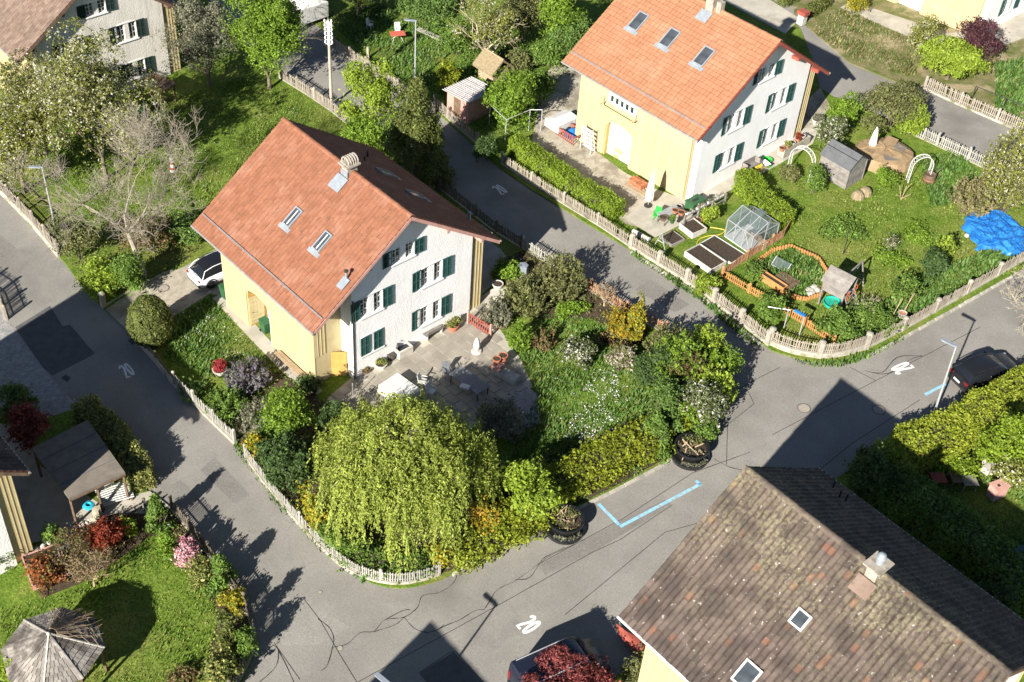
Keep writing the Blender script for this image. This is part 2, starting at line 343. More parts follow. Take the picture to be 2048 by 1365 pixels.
white_paint = mat('road_paint', (0.75, 0.75, 0.73), (0.55, 0.55, 0.53), scale=9, rough=0.8, coord='World'); blue_paint = mat('blue_paint', (0.16, 0.42, 0.62), (0.30, 0.50, 0.62), scale=6, rough=0.8, coord='World', c3=(0.3, 0.3, 0.3), c3scale=5, c3lo=0.55, c3hi=0.62)
def glyph(d):
    if d == '0':
        return [(0.5+0.36*math.cos(t), 0.5+0.44*math.sin(t)) for t in [2*math.pi*k/22 for k in range(23)]]
    return [(0.12, 0.78), (0.22, 0.90), (0.45, 0.955), (0.70, 0.90), (0.82, 0.76), (0.76, 0.60), (0.55, 0.42), (0.30, 0.22), (0.14, 0.06), (0.88, 0.06)]
def marking20(bl, br, tl, w):
    """the limit 20 painted on the road: bl, br, tl are corners of the lettering"""
    O, X, Y = G(*bl), G(*br), G(*tl); ex = (X-O)/2; ey = Y-O
    for i, d in enumerate('20'):
        pts = [O + ex*(i*1.02 + x*0.92) + ey*y for x, y in glyph(d)]; mb = MB(); n = len(pts); closed = d == '0'
        for k in range(n):
            dd = (pts[1]-pts[-2] if closed and k in (0, n-1) else pts[min(k+1, n-1)]-pts[max(k-1, 0)]); dd.z = 0; dd.normalize(); s = Vector((-dd.y, dd.x, 0))
            for e in (-1, 1): q = pts[k]+s*(e*w/2); mb.v.append((q.x, q.y, gz(q.x, q.y)+0.009))
        for k in range(n-1):
            f = (2*k, 2*k+1, 2*k+3, 2*k+2); a, b, c = (Vector(mb.v[j]) for j in f[:3]); mb.f.append(f if (b-a).cross(c-a).z > 0 else f[::-1])
        mb.build('road_marking', white_paint, road)
marking20((254, 758), (273, 749), (235, 733), 0.13); marking20((1004, 391), (1018, 385), (982, 374), 0.12)
marking20((1830, 735), (1814, 722), (1794, 751), 0.16); marking20((1031, 1252), (1050, 1272), (1067, 1229), 0.16)
for px in ([(1197, 1008), (1238, 1050)], [(1240, 1054), (1402, 968)], [(1392, 962), (1403, 972)], [(1850, 790), (1892, 768)]):
    ribbon('parking_line', px, 0.20, blue_paint, 0.009, road)

# patio slabs, each laid separately, and beds' rocks
slab_m = mat('patio_slab', (0.255, 0.232, 0.19), (0.33, 0.30, 0.25), scale=0.8, rough=0.9, bump=0.004, bscale=14, c3=(0.23, 0.21, 0.17), c3scale=0.6, c3lo=0.55, c3hi=0.75, coord='World', detail=8, vary=0.09)
def lay_slabs(parent, px, w, l, ang, h=0.014):
    poly = [P2(*q) for q in px]; ax = np.array(poly); c0 = ax.mean(0); me = None; R_ = 14
    me_o = MB().box(-w/2+.008, w/2-.008, -l/2+.008, l/2-.008, -.02, .016).build('slab', slab_m, parent, bevel=.006); me = me_o.data; first = True
    for i in range(-int(R_/w), int(R_/w)):
        for j in range(-int(R_/l), int(R_/l)):
            dx, dy = rot2((i+.5*(j % 2))*w, j*l, ang); x, y = c0[0]+dx, c0[1]+dy; ok = True
            for sx, sy in ((-.45, -.45), (.45, -.45), (.45, .45), (-.45, .45)):
                ex_, ey_ = rot2(sx*w, sy*l, ang); X, Y = x+ex_, y+ey_; ins = False
                for k in range(len(poly)):
                    (x1, y1), (x2, y2) = poly[k], poly[(k+1) % len(poly)]
                    if (y1 > Y) != (y2 > Y) and X < (x2-x1)*(Y-y1)/(y2-y1)+x1: ins = not ins
                ok &= ins
            if not ok: continue
            o = me_o if first else link('slab', me, parent); first = False
            o.location = (x, y, gz(x, y)+.110+h+random.uniform(-.004, .004)); o.rotation_euler = (math.atan(SB)+random.uniform(-.004, .004), -math.atan(SA)+random.uniform(-.004, .004), ang)
lay_slabs(patio, [(655, 800), (700, 760), (830, 690), (938, 612), (985, 580), (1010, 590), (985, 640), (1040, 720), (1065, 775), (1020, 820), (940, 860), (800, 880), (700, 850)], .95, .62, GRID)

asphalt_b = mat('asphalt_repair_pale', (0.222, 0.209, 0.188), (0.265, 0.25, 0.226), scale=0.6, rough=0.92, bump=0.005, bscale=35, coord='World', detail=8, spec=0.2); _speckle(asphalt_b, 14.0, 0.2)
asphalt_c = mat('asphalt_repair_dark', (0.165, 0.155, 0.14), (0.20, 0.188, 0.17), scale=0.5, rough=0.92, bump=0.005, bscale=35, coord='World', detail=8, spec=0.2); _speckle(asphalt_c, 14.0, 0.22)
for px, m_ in (([(605, 1195), (700, 1255), (640, 1290), (560, 1290)], asphalt_b), ([(1075, 1132), (1250, 1037), (1330, 1000), (1345, 1010), (1185, 1105), (1090, 1150)], asphalt_c), ([(300, 1000), (360, 960), (420, 1010), (360, 1040)], asphalt_c), ([(1080, 480), (1160, 520), (1130, 540), (1050, 498)], asphalt_b), ([(1300, 560), (1380, 610), (1350, 625), (1270, 580)], asphalt_c), ([(430, 915), (500, 990), (470, 1010), (400, 940)], asphalt_c), ([(0, 470), (60, 520), (30, 560), (-40, 520)], asphalt_c)):
    sheet('asphalt_patch', px, m_, 0.0022, parent=road)
# ------------------------------------------------------------------ the houses
plaster = mat('plaster_white', (0.84, 0.83, 0.81), (0.78, 0.77, 0.75), scale=0.8, rough=0.92, bump=0.025, bscale=9, detail=8, spec=0.15, c3=(0.70, 0.68, 0.64), c3scale=0.45, c3lo=0.56, c3hi=0.85, c3detail=8)
plaster_old = mat('plaster_old', (0.62, 0.59, 0.53), (0.70, 0.67, 0.61), scale=0.7, rough=0.92, bump=0.025, bscale=9, detail=8, c3=(0.42, 0.39, 0.34), c3scale=0.4, c3lo=0.6, c3hi=0.8)
yellow = mat('yellow_boards', (0.49, 0.41, 0.235), (0.44, 0.36, 0.19), scale=1.5, rough=0.75, vary=0.05, bump=0.004, bscale=20)
orange_y = mat('door_ochre', (0.50, 0.31, 0.09), (0.42, 0.25, 0.07), scale=2, rough=0.7)
wood_dark = mat('dark_wood', (0.10, 0.065, 0.04), (0.16, 0.105, 0.07), scale=3, rough=0.85, bump=0.006, bscale=30, vary=0.15)
wood_red = mat('red_timber', (0.33, 0.085, 0.06), (0.25, 0.06, 0.045), scale=3, rough=0.75)
wood_pink = mat('pink_timber', (0.52, 0.30, 0.25), (0.43, 0.23, 0.19), scale=3, rough=0.8)
shutter_m = mat('shutter_green', (0.022, 0.075, 0.068), (0.035, 0.10, 0.088), scale=4, rough=0.55, vary=0.12)
shutter_d = mat('shutter_dark', (0.016, 0.035, 0.032), (0.028, 0.05, 0.045), scale=4, rough=0.6, vary=0.12)
frame_m = mat('window_frame', (0.62, 0.62, 0.58), (0.52, 0.51, 0.47), scale=6, rough=0.6)
glass_m = mat('window_glass', (0.035, 0.042, 0.05), (0.07, 0.08, 0.09), scale=1.5, rough=0.08, spec=0.8)
curtain = mat('curtain', (0.55, 0.53, 0.48), rough=0.9)
zinc = mat('zinc', (0.36, 0.40, 0.43), (0.28, 0.31, 0.34), scale=3, rough=0.45, metal=0.35)
gutter_m = mat('gutter', (0.28, 0.27, 0.26), (0.38, 0.36, 0.34), scale=3, rough=0.5, metal=0.4)
dark_metal = mat('dark_metal', (0.06, 0.055, 0.055), rough=0.5, metal=0.5)
def tilemat(name, c1, c2, c3=None, var=0.1, **kw): return mat(name, c1, c2, scale=1.6, rough=0.85, vary=var, bump=0.012, bscale=14, coord='World', c3=c3, detail=8, spec=0.2, **kw)
tile_A = tilemat('tile_terracotta', (0.262, 0.114, 0.066), (0.225, 0.093, 0.052), (0.292, 0.142, 0.092), 0.10, c3scale=0.7, c3lo=0.52, c3hi=0.7)
tile_B = tilemat('tile_orange', (0.345, 0.168, 0.092), (0.318, 0.147, 0.078), (0.37, 0.19, 0.11), 0.07, c3scale=0.5, c3lo=0.5, c3hi=0.7)
tile_C = tilemat('tile_weathered', (0.085, 0.064, 0.055), (0.125, 0.095, 0.080), None, 0.22)
tile_D = tilemat('tile_brown', (0.16, 0.11, 0.085), (0.22, 0.16, 0.125), None, 0.2)
def add_lichen(m):
    nt = m.node_tree; N = nt.nodes; Lk = nt.links; b = N['Principled BSDF']; src = b.inputs['Base Color'].links[0].from_socket
    g = N.new('ShaderNodeNewGeometry'); oi = N.new('ShaderNodeObjectInfo')
    def nz(s, lo, hi, det=4):
        n = N.new('ShaderNodeTexNoise'); n.inputs['Scale'].default_value = s; n.inputs['Detail'].default_value = det; Lk.new(g.outputs['Position'], n.inputs['Vector'])
        mr = N.new('ShaderNodeMapRange'); mr.inputs[1].default_value = lo; mr.inputs[2].default_value = hi; Lk.new(n.outputs['Fac'], mr.inputs[0]); return mr.outputs[0]
    def mul(a, c): x = N.new('ShaderNodeMath'); x.operation = 'MULTIPLY'; Lk.new(a, x.inputs[0]); Lk.new(c, x.inputs[1]); return x.outputs[0]
    def mixc(f, a, c): x = N.new('ShaderNodeMix'); x.data_type = 'RGBA'; Lk.new(f, x.inputs[0]); Lk.new(a, x.inputs[6]); x.inputs[7].default_value = (*c, 1); return x.outputs[2]
    # odd newer tiles, red-brown
    ad = N.new('ShaderNodeMath'); ad.operation = 'ADD'; Lk.new(g.outputs['Random Per Island'], ad.inputs[0]); Lk.new(oi.outputs['Random'], ad.inputs[1])
    wh = N.new('ShaderNodeTexWhiteNoise'); wh.noise_dimensions = '1D'; Lk.new(ad.outputs[0], wh.inputs['W'])
    gt = N.new('ShaderNodeMath'); gt.operation = 'GREATER_THAN'; gt.inputs[1].default_value = 0.965; Lk.new(wh.outputs['Value'], gt.inputs[0])
    c = mixc(gt.outputs[0], src, (0.17, 0.092, 0.062))
    # moss and lichen grow towards the ridge: a mask over the height of the roof, broken by noise
    sp = N.new('ShaderNodeSeparateXYZ'); Lk.new(g.outputs['Position'], sp.inputs[0])
    mz = N.new('ShaderNodeMapRange'); mz.inputs[1].default_value = 7.6; mz.inputs[2].default_value = 11.8; Lk.new(sp.outputs[2], mz.inputs[0])
    f1 = mul(mul(nz(0.32, 0.34, 0.62), nz(6.0, 0.40, 0.62)), mz.outputs[0])
    c = mixc(f1, c, (0.21, 0.19, 0.115))
    f2 = nz(5.0, 0.66, 0.70, 5); c = mixc(f2, c, (0.36, 0.34, 0.30))
    Lk.new(c, b.inputs['Base Color'])
add_lichen(tile_C)
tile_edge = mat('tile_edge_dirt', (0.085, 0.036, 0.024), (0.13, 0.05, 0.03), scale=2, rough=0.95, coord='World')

def weather(m, col, sx, sz, lo, hi, amt):
    """stains of their own shape: noise drawn out down the wall, or in spots"""
    nt = m.node_tree; N = nt.nodes; Lk = nt.links; b = N['Principled BSDF']; src = b.inputs['Base Color'].links[0].from_socket
    g = N.new('ShaderNodeNewGeometry'); mp = N.new('ShaderNodeMapping'); mp.inputs['Scale'].default_value = (sx, sx, sz); Lk.new(g.outputs['Position'], mp.inputs['Vector'])
    n = N.new('ShaderNodeTexNoise'); n.inputs['Scale'].default_value = 1.0; n.inputs['Detail'].default_value = 6; Lk.new(mp.outputs[0], n.inputs['Vector'])
    mr = N.new('ShaderNodeMapRange'); mr.inputs[1].default_value = lo; mr.inputs[2].default_value = hi; mr.inputs[4].default_value = amt; Lk.new(n.outputs['Fac'], mr.inputs[0])
    x = N.new('ShaderNodeMix'); x.data_type = 'RGBA'; Lk.new(mr.outputs[0], x.inputs[0]); Lk.new(src, x.inputs[6]); x.inputs[7].default_value = (*col, 1); Lk.new(x.outputs[2], b.inputs['Base Color'])
weather(plaster, (0.52, 0.50, 0.46), 2.6, 0.22, .52, .8, .22); weather(yellow, (0.34, 0.27, 0.15), 3.0, 0.2, .5, .75, .5); weather(plaster_old, (0.40, 0.37, 0.32), 2.6, 0.25, .5, .7, .5)
weather(tile_A, (0.13, 0.075, 0.05), 3.2, 3.2, .60, .72, .6); weather(tile_A, (0.36, 0.22, 0.16), 9.0, 9.0, .66, .72, .5); weather(tile_B, (0.24, 0.12, 0.07), 2.4, 2.4, .60, .74, .45); weather(tile_D, (0.10, 0.085, 0.06), 2.5, 2.5, .55, .7, .6); weather(tile_C, (0.045, 0.038, 0.034), 0.7, 0.7, .46, .62, .6)
def clip_poly(poly, a, b, c):
    """keep a*y+b*z<=c"""
    out = []; n = len(poly)
    for i in range(n):
        p, q = poly[i], poly[(i+1) % n]; dp = a*p[0]+b*p[1]-c; dq = a*q[0]+b*q[1]-c
        if dp <= 1e-9: out.append(p)
        if (dp < -1e-9 and dq > 1e-9) or (dp > 1e-9 and dq < -1e-9):
            t = dp/(dp-dq); out.append((p[0]+(q[0]-p[0])*t, p[1]+(q[1]-p[1])*t))
    return out
def facade(name, x, ys, zs_bottom, slope, holes, m, parent, depth=0.2, sgn=1):
    """gable wall in the plane X=x with real openings; slope=(ridge z, tangent)"""
    rz, tg = slope; y0, y1 = ys; by = sorted({y0, y1, *[h[0] for h in holes], *[h[1] for h in holes]}); bz = sorted({zs_bottom, rz, *[h[2] for h in holes], *[h[3] for h in holes]})
    mb = MB()
    for i in range(len(by)-1):
        for k in range(len(bz)-1):
            cy, cz = (by[i]+by[i+1])/2, (bz[k]+bz[k+1])/2
            if any(h[0] < cy < h[1] and h[2] < cz < h[3] for h in holes): continue
            pl = [(by[i], bz[k]), (by[i+1], bz[k]), (by[i+1], bz[k+1]), (by[i], bz[k+1])]
            pl = clip_poly(pl, tg, 1, rz); pl = clip_poly(pl, -tg, 1, rz) if len(pl) > 2 else pl
            if len(pl) < 3: continue
            pts = [(x, y, z) for y, z in pl]; mb.ngon(pts if sgn > 0 else pts[::-1])
    for a, b, c, d in holes:
        k = x - depth*sgn
        for q in (((x,a,c),(k,a,c),(k,a,d),(x,a,d)), ((x,b,c),(x,b,d),(k,b,d),(k,b,c)), ((x,a,c),(x,b,c),(k,b,c),(k,a,c)), ((x,a,d),(k,a,d),(k,b,d),(x,b,d))):
            mb.ngon(q if sgn > 0 else q[::-1])
    return mb.build(name, m, parent)
_shm = {}
def shutter_mesh(w, h, key, arch=True):
    k = (round(w, 2), round(h, 2), key)
    if k in _shm: return _shm[k]
    mb = MB(); f = 0.055
    for y0, y1 in ((0, f), (w-f, w), (w/2-f/2, w/2+f/2)): mb.box(0, .035, y0, y1, 0, h)
    for z0, z1 in ((0, .07), (h-.1, h), (h*.5-.03, h*.5+.03)): mb.box(0.001, .034, f*0.9, w-f*0.9, z0+.001, z1-.001)
    n = 9
    for i in range(n):
        z = .08 + (h-.2)*(i+.5)/n
        mb.add([(.006, f, z-.045), (.006, w-f, z-.045), (.030, w-f, z+.02), (.030, f, z+.02)], [(0,1,2,3), (3,2,1,0)])
    mb.box(.004, .007, f, w-f, .05, h-.08)
    me_o = mb.build('shutter', shutter_m if key == 'g' else shutter_d); me = me_o.data; bpy.data.objects.remove(me_o); _shm[k] = me; return me
def window_unit(parent, x, y0, y1, z0, z1, sill=True, sgn=1):
    """one casement in its opening: frame, two leaves of panes, stone sill"""
    w = link('window', None, parent); w.location = (x, 0, 0)
    mb = MB(); f = .05; d0, d1 = (-.16, -.10) if sgn > 0 else (.10, .16)
    for a, b in ((y0, y0+f), (y1-f, y1), ((y0+y1)/2-.03, (y0+y1)/2+.03)): mb.box(d0, d1, a, b, z0, z1)
    for a, b in ((z0, z0+f), (z1-f, z1)): mb.box(d0+.002, d1-.002, y0+f, y1-f, a, b)
    for k in (1, 2): zz = z0+(z1-z0)*k/3; mb.box(d0+.01, d1-.004, y0+f, y1-f, zz-.015, zz+.015)
    mb.build('frame', frame_m, w)
    MB().box(d0-.012*sgn, d0+.006, y0+.01, y1-.01, z0+.01, z1-.01).build('pane', glass_m, w)
    return w
def window_group(parent, x, yc, z0, h, closed=False, key='g', width=3.36, skew=0.0):
    """a coupled window with a mullion between, a shutter folded back at either side; returns its openings"""
    sw, ww, gap = .72, .62, .38
    holes = []
    half = gap/2+ww+sw+.06
    for s in (-1, 1):
        a = yc+s*gap/2; b = yc+s*(gap/2+ww); y0, y1 = min(a, b), max(a, b); holes.append((y0, y1, z0, z0+h))
    def shut(y, open_=True, jut=.03):
        o = link('shutter', shutter_mesh(sw, h*1.03, key), parent); o.location = (x+jut, y, z0-.02); return o
    if closed:
        for s, (y0, y1, *_r) in zip((-1, 1), holes):
            o = shut(y0-.05)
    else:
        for y0, y1, *_r in holes: window_unit(parent, x, y0, y1, z0, z0+h)
        o = shut(yc-gap/2-ww-sw-.03); o.rotation_euler = (0, 0, math.radians(2+random.random()*3))
        o = shut(yc+gap/2+ww+.03, jut=.04); o.rotation_euler = (0, 0, -math.radians(1+random.random()*2))
    MB().box(x-.02, x+.09, yc-half+sw-.06, yc+half-sw+.06, z0-.13, z0-.012).build('window_sill', stone_m if key == 'x' else plaster, parent)
    m = MB(); arc = []
    for k in range(9): t = k/8; arc.append((yc-half+sw+.02+(2*half-2*sw-.04)*t, z0+h+.03+.10*math.sin(math.pi*t)))
    pl = [(x+.001, y, z) for y, z in arc] + [(x+.001, arc[-1][0], z0+h+.0), (x+.001, arc[0][0], z0+h+.0)]
    n = len(pl); m.v = pl + [(q[0]+.03, q[1], q[2]) for q in pl]; m.f = [tuple(range(n, 2*n))[::-1]] + [(i, (i+1) % n, n+(i+1) % n, n+i) for i in range(n)]
    m.build('lintel', plaster, parent)
    return holes
def tile_shape(w, l, amp, kind):
    """one roof tile, x across, y down the slope, lower edge proud"""
    xs = np.linspace(0, w, 7); zz = {'wave': amp*np.sin(np.linspace(0, 2*np.pi, 7)+.6), 'rib': np.array([amp, .35*amp, 0, 0.15*amp, 0, .35*amp, amp])}[kind]
    v = []
    for y, lift in ((0, .004), (l, .052)):
        v += [(x, y, lift+z) for x, z in zip(xs, zz)]
    v += [(x, l, .0) for x in xs]
    f = []
    for i in range(6): f.append((i, 7+i, 8+i, 1+i))
    for i in range(6): f.append((7+i, 14+i, 15+i, 8+i))
    f += [(0, 14, 7), (6, 13, 20)]
    return v, f
def roof_tiles(house, roof, L, W, he, hr, tm, w, e, amp, kind, n_single=300, jit=0.006, sides=(-1, 1), hide=None, gap=.965):
    """cover both slopes; the tiles nearest the camera are objects of their own"""
    half = W/2; sl = math.hypot(half, hr-he); ang = math.atan2(hr-he, half); nr = int(round(sl/e)); e = sl/nr; nc = int(round(L/w)); w = L/nc
    sv, sf = tile_shape(w*gap, e*1.10, amp, kind); sv = np.array(sv)
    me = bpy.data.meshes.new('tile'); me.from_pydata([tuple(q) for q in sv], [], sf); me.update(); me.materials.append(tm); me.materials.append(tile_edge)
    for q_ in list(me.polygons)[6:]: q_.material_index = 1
    MW = Matrix.Translation(house.location) @ Matrix.Rotation(house.rotation_euler[2], 4, 'Z'); camp = Vector((0, 0, CAM_H)); lst = []
    for side in sides:
        for r in range(nr):
            for c in range(nc):
                t = r*e; y = side*t*math.cos(ang); z = hr - t*math.sin(ang) + .02; x = -L/2 + (c if side < 0 else c+1)*w
                if side < 0: M = Matrix(((1,0,0,x),(0,-math.cos(ang),-math.sin(ang),y),(0,-math.sin(ang),math.cos(ang),z),(0,0,0,1)))
                else: M = Matrix(((-1,0,0,x),(0,math.cos(ang),math.sin(ang),y),(0,-math.sin(ang),math.cos(ang),z),(0,0,0,1)))
                if side < 0: M = M @ Matrix.Diagonal((1,1,1,1))
                if hide and hide(x+w/2, y, side): continue
                M = M @ Matrix.Translation((random.uniform(-jit, jit), random.uniform(-jit*2, jit*2), random.uniform(0, jit))) @ Matrix.Rotation(random.uniform(-.012, .012), 4, 'Z')
                P = MW @ M @ Vector((w/2, e/2, 0)); lst.append(((P-camp).length - (6 if side < 0 else 0), M, side))
    lst.sort(key=lambda q: q[0])
    V = []; F = []; k = 0
    for i, (d, M, side) in enumerate(lst):
        if i < n_single:
            o = link('tile', me, roof); o.matrix_local = M
        else:
            A = np.array(M); V.append(sv @ A[:3, :3].T + A[:3, 3]); F += [tuple(j+k for j in f) for f in sf]; k += len(sv)
    if V:
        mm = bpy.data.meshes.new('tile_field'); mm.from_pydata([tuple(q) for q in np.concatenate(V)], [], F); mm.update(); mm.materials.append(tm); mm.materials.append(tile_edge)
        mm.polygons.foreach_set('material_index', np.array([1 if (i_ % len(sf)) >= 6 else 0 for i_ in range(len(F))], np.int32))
        o = link('tile_field', mm, roof); o['kind'] = 'stuff'
    # ridge tiles
    rm = MB(); rl = .42; n = int(L/rl); rl = L/n; prof = [(.17*math.cos(t), .15*math.sin(t)) for t in [math.pi*q/6 for q in range(7)]]
    for j, (y, z) in enumerate(prof): rm.v += [(0, y*.94, z*.94), (rl*1.08, y*1.08, z*1.08), (rl*1.08, y*.9, z*.86)]
    for j in range(6): a = 3*j; rm.f += [(a, a+1, a+4, a+3), (a+1, a+2, a+5, a+4)]
    ro = rm.build('ridge_tile', tm, roof); rme = ro.data; ro.location = (-L/2, 0, hr-.0)
    for i in range(1, n):
        o = link('ridge_tile', rme, roof); o.location = (-L/2+i*rl, 0, hr+random.uniform(-.01, .01)); o.rotation_euler = (random.uniform(-.03, .03), 0, random.uniform(-.02, .02))
def roof_point(y, he, hr, W): return hr - abs(y)*(hr-he)/(W/2)
def skylight(roof, x, y, w, l, he, hr, W, m_frame, lift=.07, blind=True, apron=True):
    ang = math.atan2(hr-he, W/2); s = -1 if y < 0 else 1
    t = link('skylight', None, roof); t.location = (x, y, roof_point(y, he, hr, W)+.03); t.rotation_euler = (s*-ang, 0, 0)
    f = MB(); a = .09
    for x0, x1, y0, y1 in ((-w/2, -w/2+a, -l/2, l/2), (w/2-a, w/2, -l/2, l/2), (-w/2+a, w/2-a, -l/2, -l/2+a), (-w/2+a, w/2-a, l/2-a, l/2)): f.box(x0, x1, y0, y1, 0, lift+.07)
    f.build('frame', m_frame, t); MB().box(-w/2+a, w/2-a, -l/2+a, l/2-a, .02, lift+.03).build('pane', glass_m, t)
    if blind: MB().box(-.05, .04, -l/2+a+.05, l/2-a-.05, lift+.03, lift+.036).build('blind', curtain, t)
    if apron: MB().box(-w/2-.18, w/2+.18, s*l/2 + (0 if s > 0 else -.28), s*l/2+(.28 if s > 0 else 0), .03, .065).build('apron', zinc, t)
def house(name, label, org, yaw, L, W, tm, wall_m, opts):
    he, hr = 6.32, 11.38
    t = thing(name, label, 'house', org, yaw); tg = (hr-he)/(W/2); ov = 0.75; xf = L/2-ov; xb = -(L/2-ov); os_ = 1.25; yw = W/2-os_
    yl = opts.get('left', -yw+.35); yr = yw-.4; yo = yw+.6; key = opts.get('key', 'g')
    # roof: deck, bargeboards, tiles
    deck = MB(); th = .16
    pr = [(-W/2, he-.02), (0, hr-.02), (W/2, he-.02), (W/2, he-.02-th), (0, hr-.02-th), (-W/2, he-.02-th)]
    n = 6; deck.v = [(-L/2+.03, y, z) for y, z in pr] + [(L/2-.03, y, z) for y, z in pr]
    deck.f = [(0,1,4,5), (1,2,3,4), (6,11,10,7), (7,10,9,8)] + [(i, n+i, n+(i+1) % n, (i+1) % n) for i in range(n)]
    roof = deck.build('roof', wood_dark, t)
    roof_tiles(t, roof, L, W, he, hr, tm, opts.get('tw', .31), opts.get('te', .36), opts.get('amp', .016), opts.get('prof', 'rib'), opts.get('single', 300), opts.get('jit', .006))
    bm_ = opts.get('barge', wood_pink)
    for s in (-1, 1):
        for xx in (L/2-.03, -L/2+.03):
            b = MB(); a0 = xx-.035; a1 = xx+.035; pts = [(s*(W/2-.0), he-.27), (s*.02, hr-.27), (s*.02, hr-.012), (s*(W/2), he-.012)]
            b.v = [(a0, y, z) for y, z in pts] + [(a1, y, z) for y, z in pts]; b.f = [(0,1,2,3), (7,6,5,4), (0,4,5,1), (1,5,6,2), (2,6,7,3), (3,7,4,0)]
            b.build('bargeboard', bm_, roof)
    for y in (-yw*.98, -yw*.5, 0, yw*.5, yw*.98):
        z = roof_point(y, he, hr, W)-.42
        MB().box(xf-.02, L/2-.12, y-.11, y+.11, z-.12, z+.12).build('purlin', opts.get('purlin', bm_), roof)
    for s in (-1, 1):
        g = MB(); g.tube([(-L/2-.05, s*(W/2+.05), he-.06), (L/2+.05, s*(W/2+.05), he-.06)], .075, 8); g.build('gutter', opts.get('gutter', gutter_m), roof)
    if opts.get('guard', True):
        sg = MB(); yy = -(W/2-.72); zz = roof_point(yy, he, hr, W)
        for k in (.09, .17): sg.tube([(-L/2+.1, yy, zz+k), (L/2-.1, yy, zz+k)], .018, 5)
        for i in range(15): x = -L/2+.3+i*(L-.6)/14; sg.beam((x, yy, zz), (x, yy, zz+.2), .03, .03, (1, 0, 0))
        sg.build('snow_guard', zinc, roof)
    # walls
    holes = []
    for (yc, z0, h, closed) in opts.get('wins', []): holes += window_group(t, xf, yc, z0, h, closed, key)
    facade('gable_wall', xf, (yl, yr), -3.0, (hr-.17, tg), holes, wall_m, t)
    back = MB(); zl = hr-.17-tg*abs(yl); zr = hr-.17-tg*yr
    back.ngon([(xb, yr, -3), (xb, yl, -3), (xb, yl, zl), (xb, 0, hr-.17), (xb, yr, zr)])
    back.ngon([(xb, yl, -3), (xf, yl, -3), (xf, yl, zl), (xb, yl, zl)]); back.ngon([(xf, yr, -3), (xb, yr, -3), (xb, yr, zr), (xf, yr, zr)])
    back.build('side_walls', wall_m, t)
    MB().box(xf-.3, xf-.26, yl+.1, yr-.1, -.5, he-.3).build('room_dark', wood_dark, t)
    # timber-clad aisles along both eaves, board by board
    ax0, ax1 = xb+.15, opts.get('aisle', xf-.6)
    rec = opts.get('recess'); ztl = roof_point(yw, he, hr, W)-.2; zto = roof_point(yw+.6, he, hr, W)-.2
    zt0 = roof_point(yw, he, hr, W)-.2
    ax1l = ax1
    for s, ya, yb in ((-1, -yw, yl), (1, yr, yo)):
        ax1 = ax1l if s < 0 else xf-.14
        zt = ztl if s < 0 else zto; core = MB(); y0, y1 = (ya+.03, yb) if s < 0 else (ya, yb-.03)
        if s < 0 and rec:
            r0, r1, rd, zh = rec
            core.box(ax0, r0, y0, y1, -1.5, zt); core.box(r1, ax1, y0, y1, -1.5, zt); core.box(r0, r1, y0, y1, zh, zt)
        else: core.box(ax0+.03, ax1-.03, y0, y1, -3.0, zt)
        aisle = core.build('aisle', yellow, t)
        bw = .27; nb = int(round((ax1-ax0)/bw)); bw = (ax1-ax0)/nb; bme = {}
        for i in range(nb):
            x = ax0+i*bw; zb = -1.4
            if s < 0 and rec and r0-.02 < x+bw/2 < r1+.02:
                u = (x+bw/2-(r0+r1)/2)/((r1-r0)/2); zb = zh-.62+.58*math.sqrt(max(0, 1-u*u))
            kz = round(zb, 3)
            if kz not in bme:
                mb = MB().box(0.006, bw-.012, -.018, .018, zb, zt); mb.box(bw-.03, bw+.018, -.032, .03, zb+.003, zt-.003)
                q = mb.build('board', yellow, aisle); bme[kz] = q.data
            else: q = link('board', bme[kz], aisle)
            q.location = (x, -(yw+.012) if s < 0 else yo+.012, 0)
            if s > 0: q.rotation_euler = (0, 0, 0)
        # end boards towards the gable
        nb = max(2, int(round(abs(yb-ya)/.24))); 
        for i in range(nb):
            y0_, y1_ = ya+(yb-ya)*i/nb, ya+(yb-ya)*(i+1)/nb
            if s < 0 and opts.get('annex') and y1_ > -yw+.75: continue
            zt2 = roof_point(max(abs(y0_), abs(y1_)), he, hr, W)-.2
            MB().box(ax1-.012, ax1+.02, y0_+.006, y1_-.006, opts.get('porch', -1.4) if s < 0 else -3.0, zt2).build('board', yellow, aisle)
            MB().box(ax1+.008, ax1+.045, y1_-.025, y1_+.02, (opts.get('porch', -1.4) if s < 0 else -1.4)+.004, zt2-.02).build('batten', yellow, aisle)
    return t, roof, dict(he=he, hr=hr, W=W, L=L, xf=xf, xb=xb, yw=yw, yl=yl, yr=yr, ax0=ax0, ax1=ax1)
def chimney(roof, x, y, w, d, z0, z1, m, cap='hood'):
    c = MB().box(x-w/2, x+w/2, y-d/2, y+d/2, z0, z1).build('chimney', m, roof)
    return c

WINS = [(2.22, 4.88, 1.45, False), (-2.45, 4.86, 1.45, False), (-0.04, 7.82, 1.06, False)]
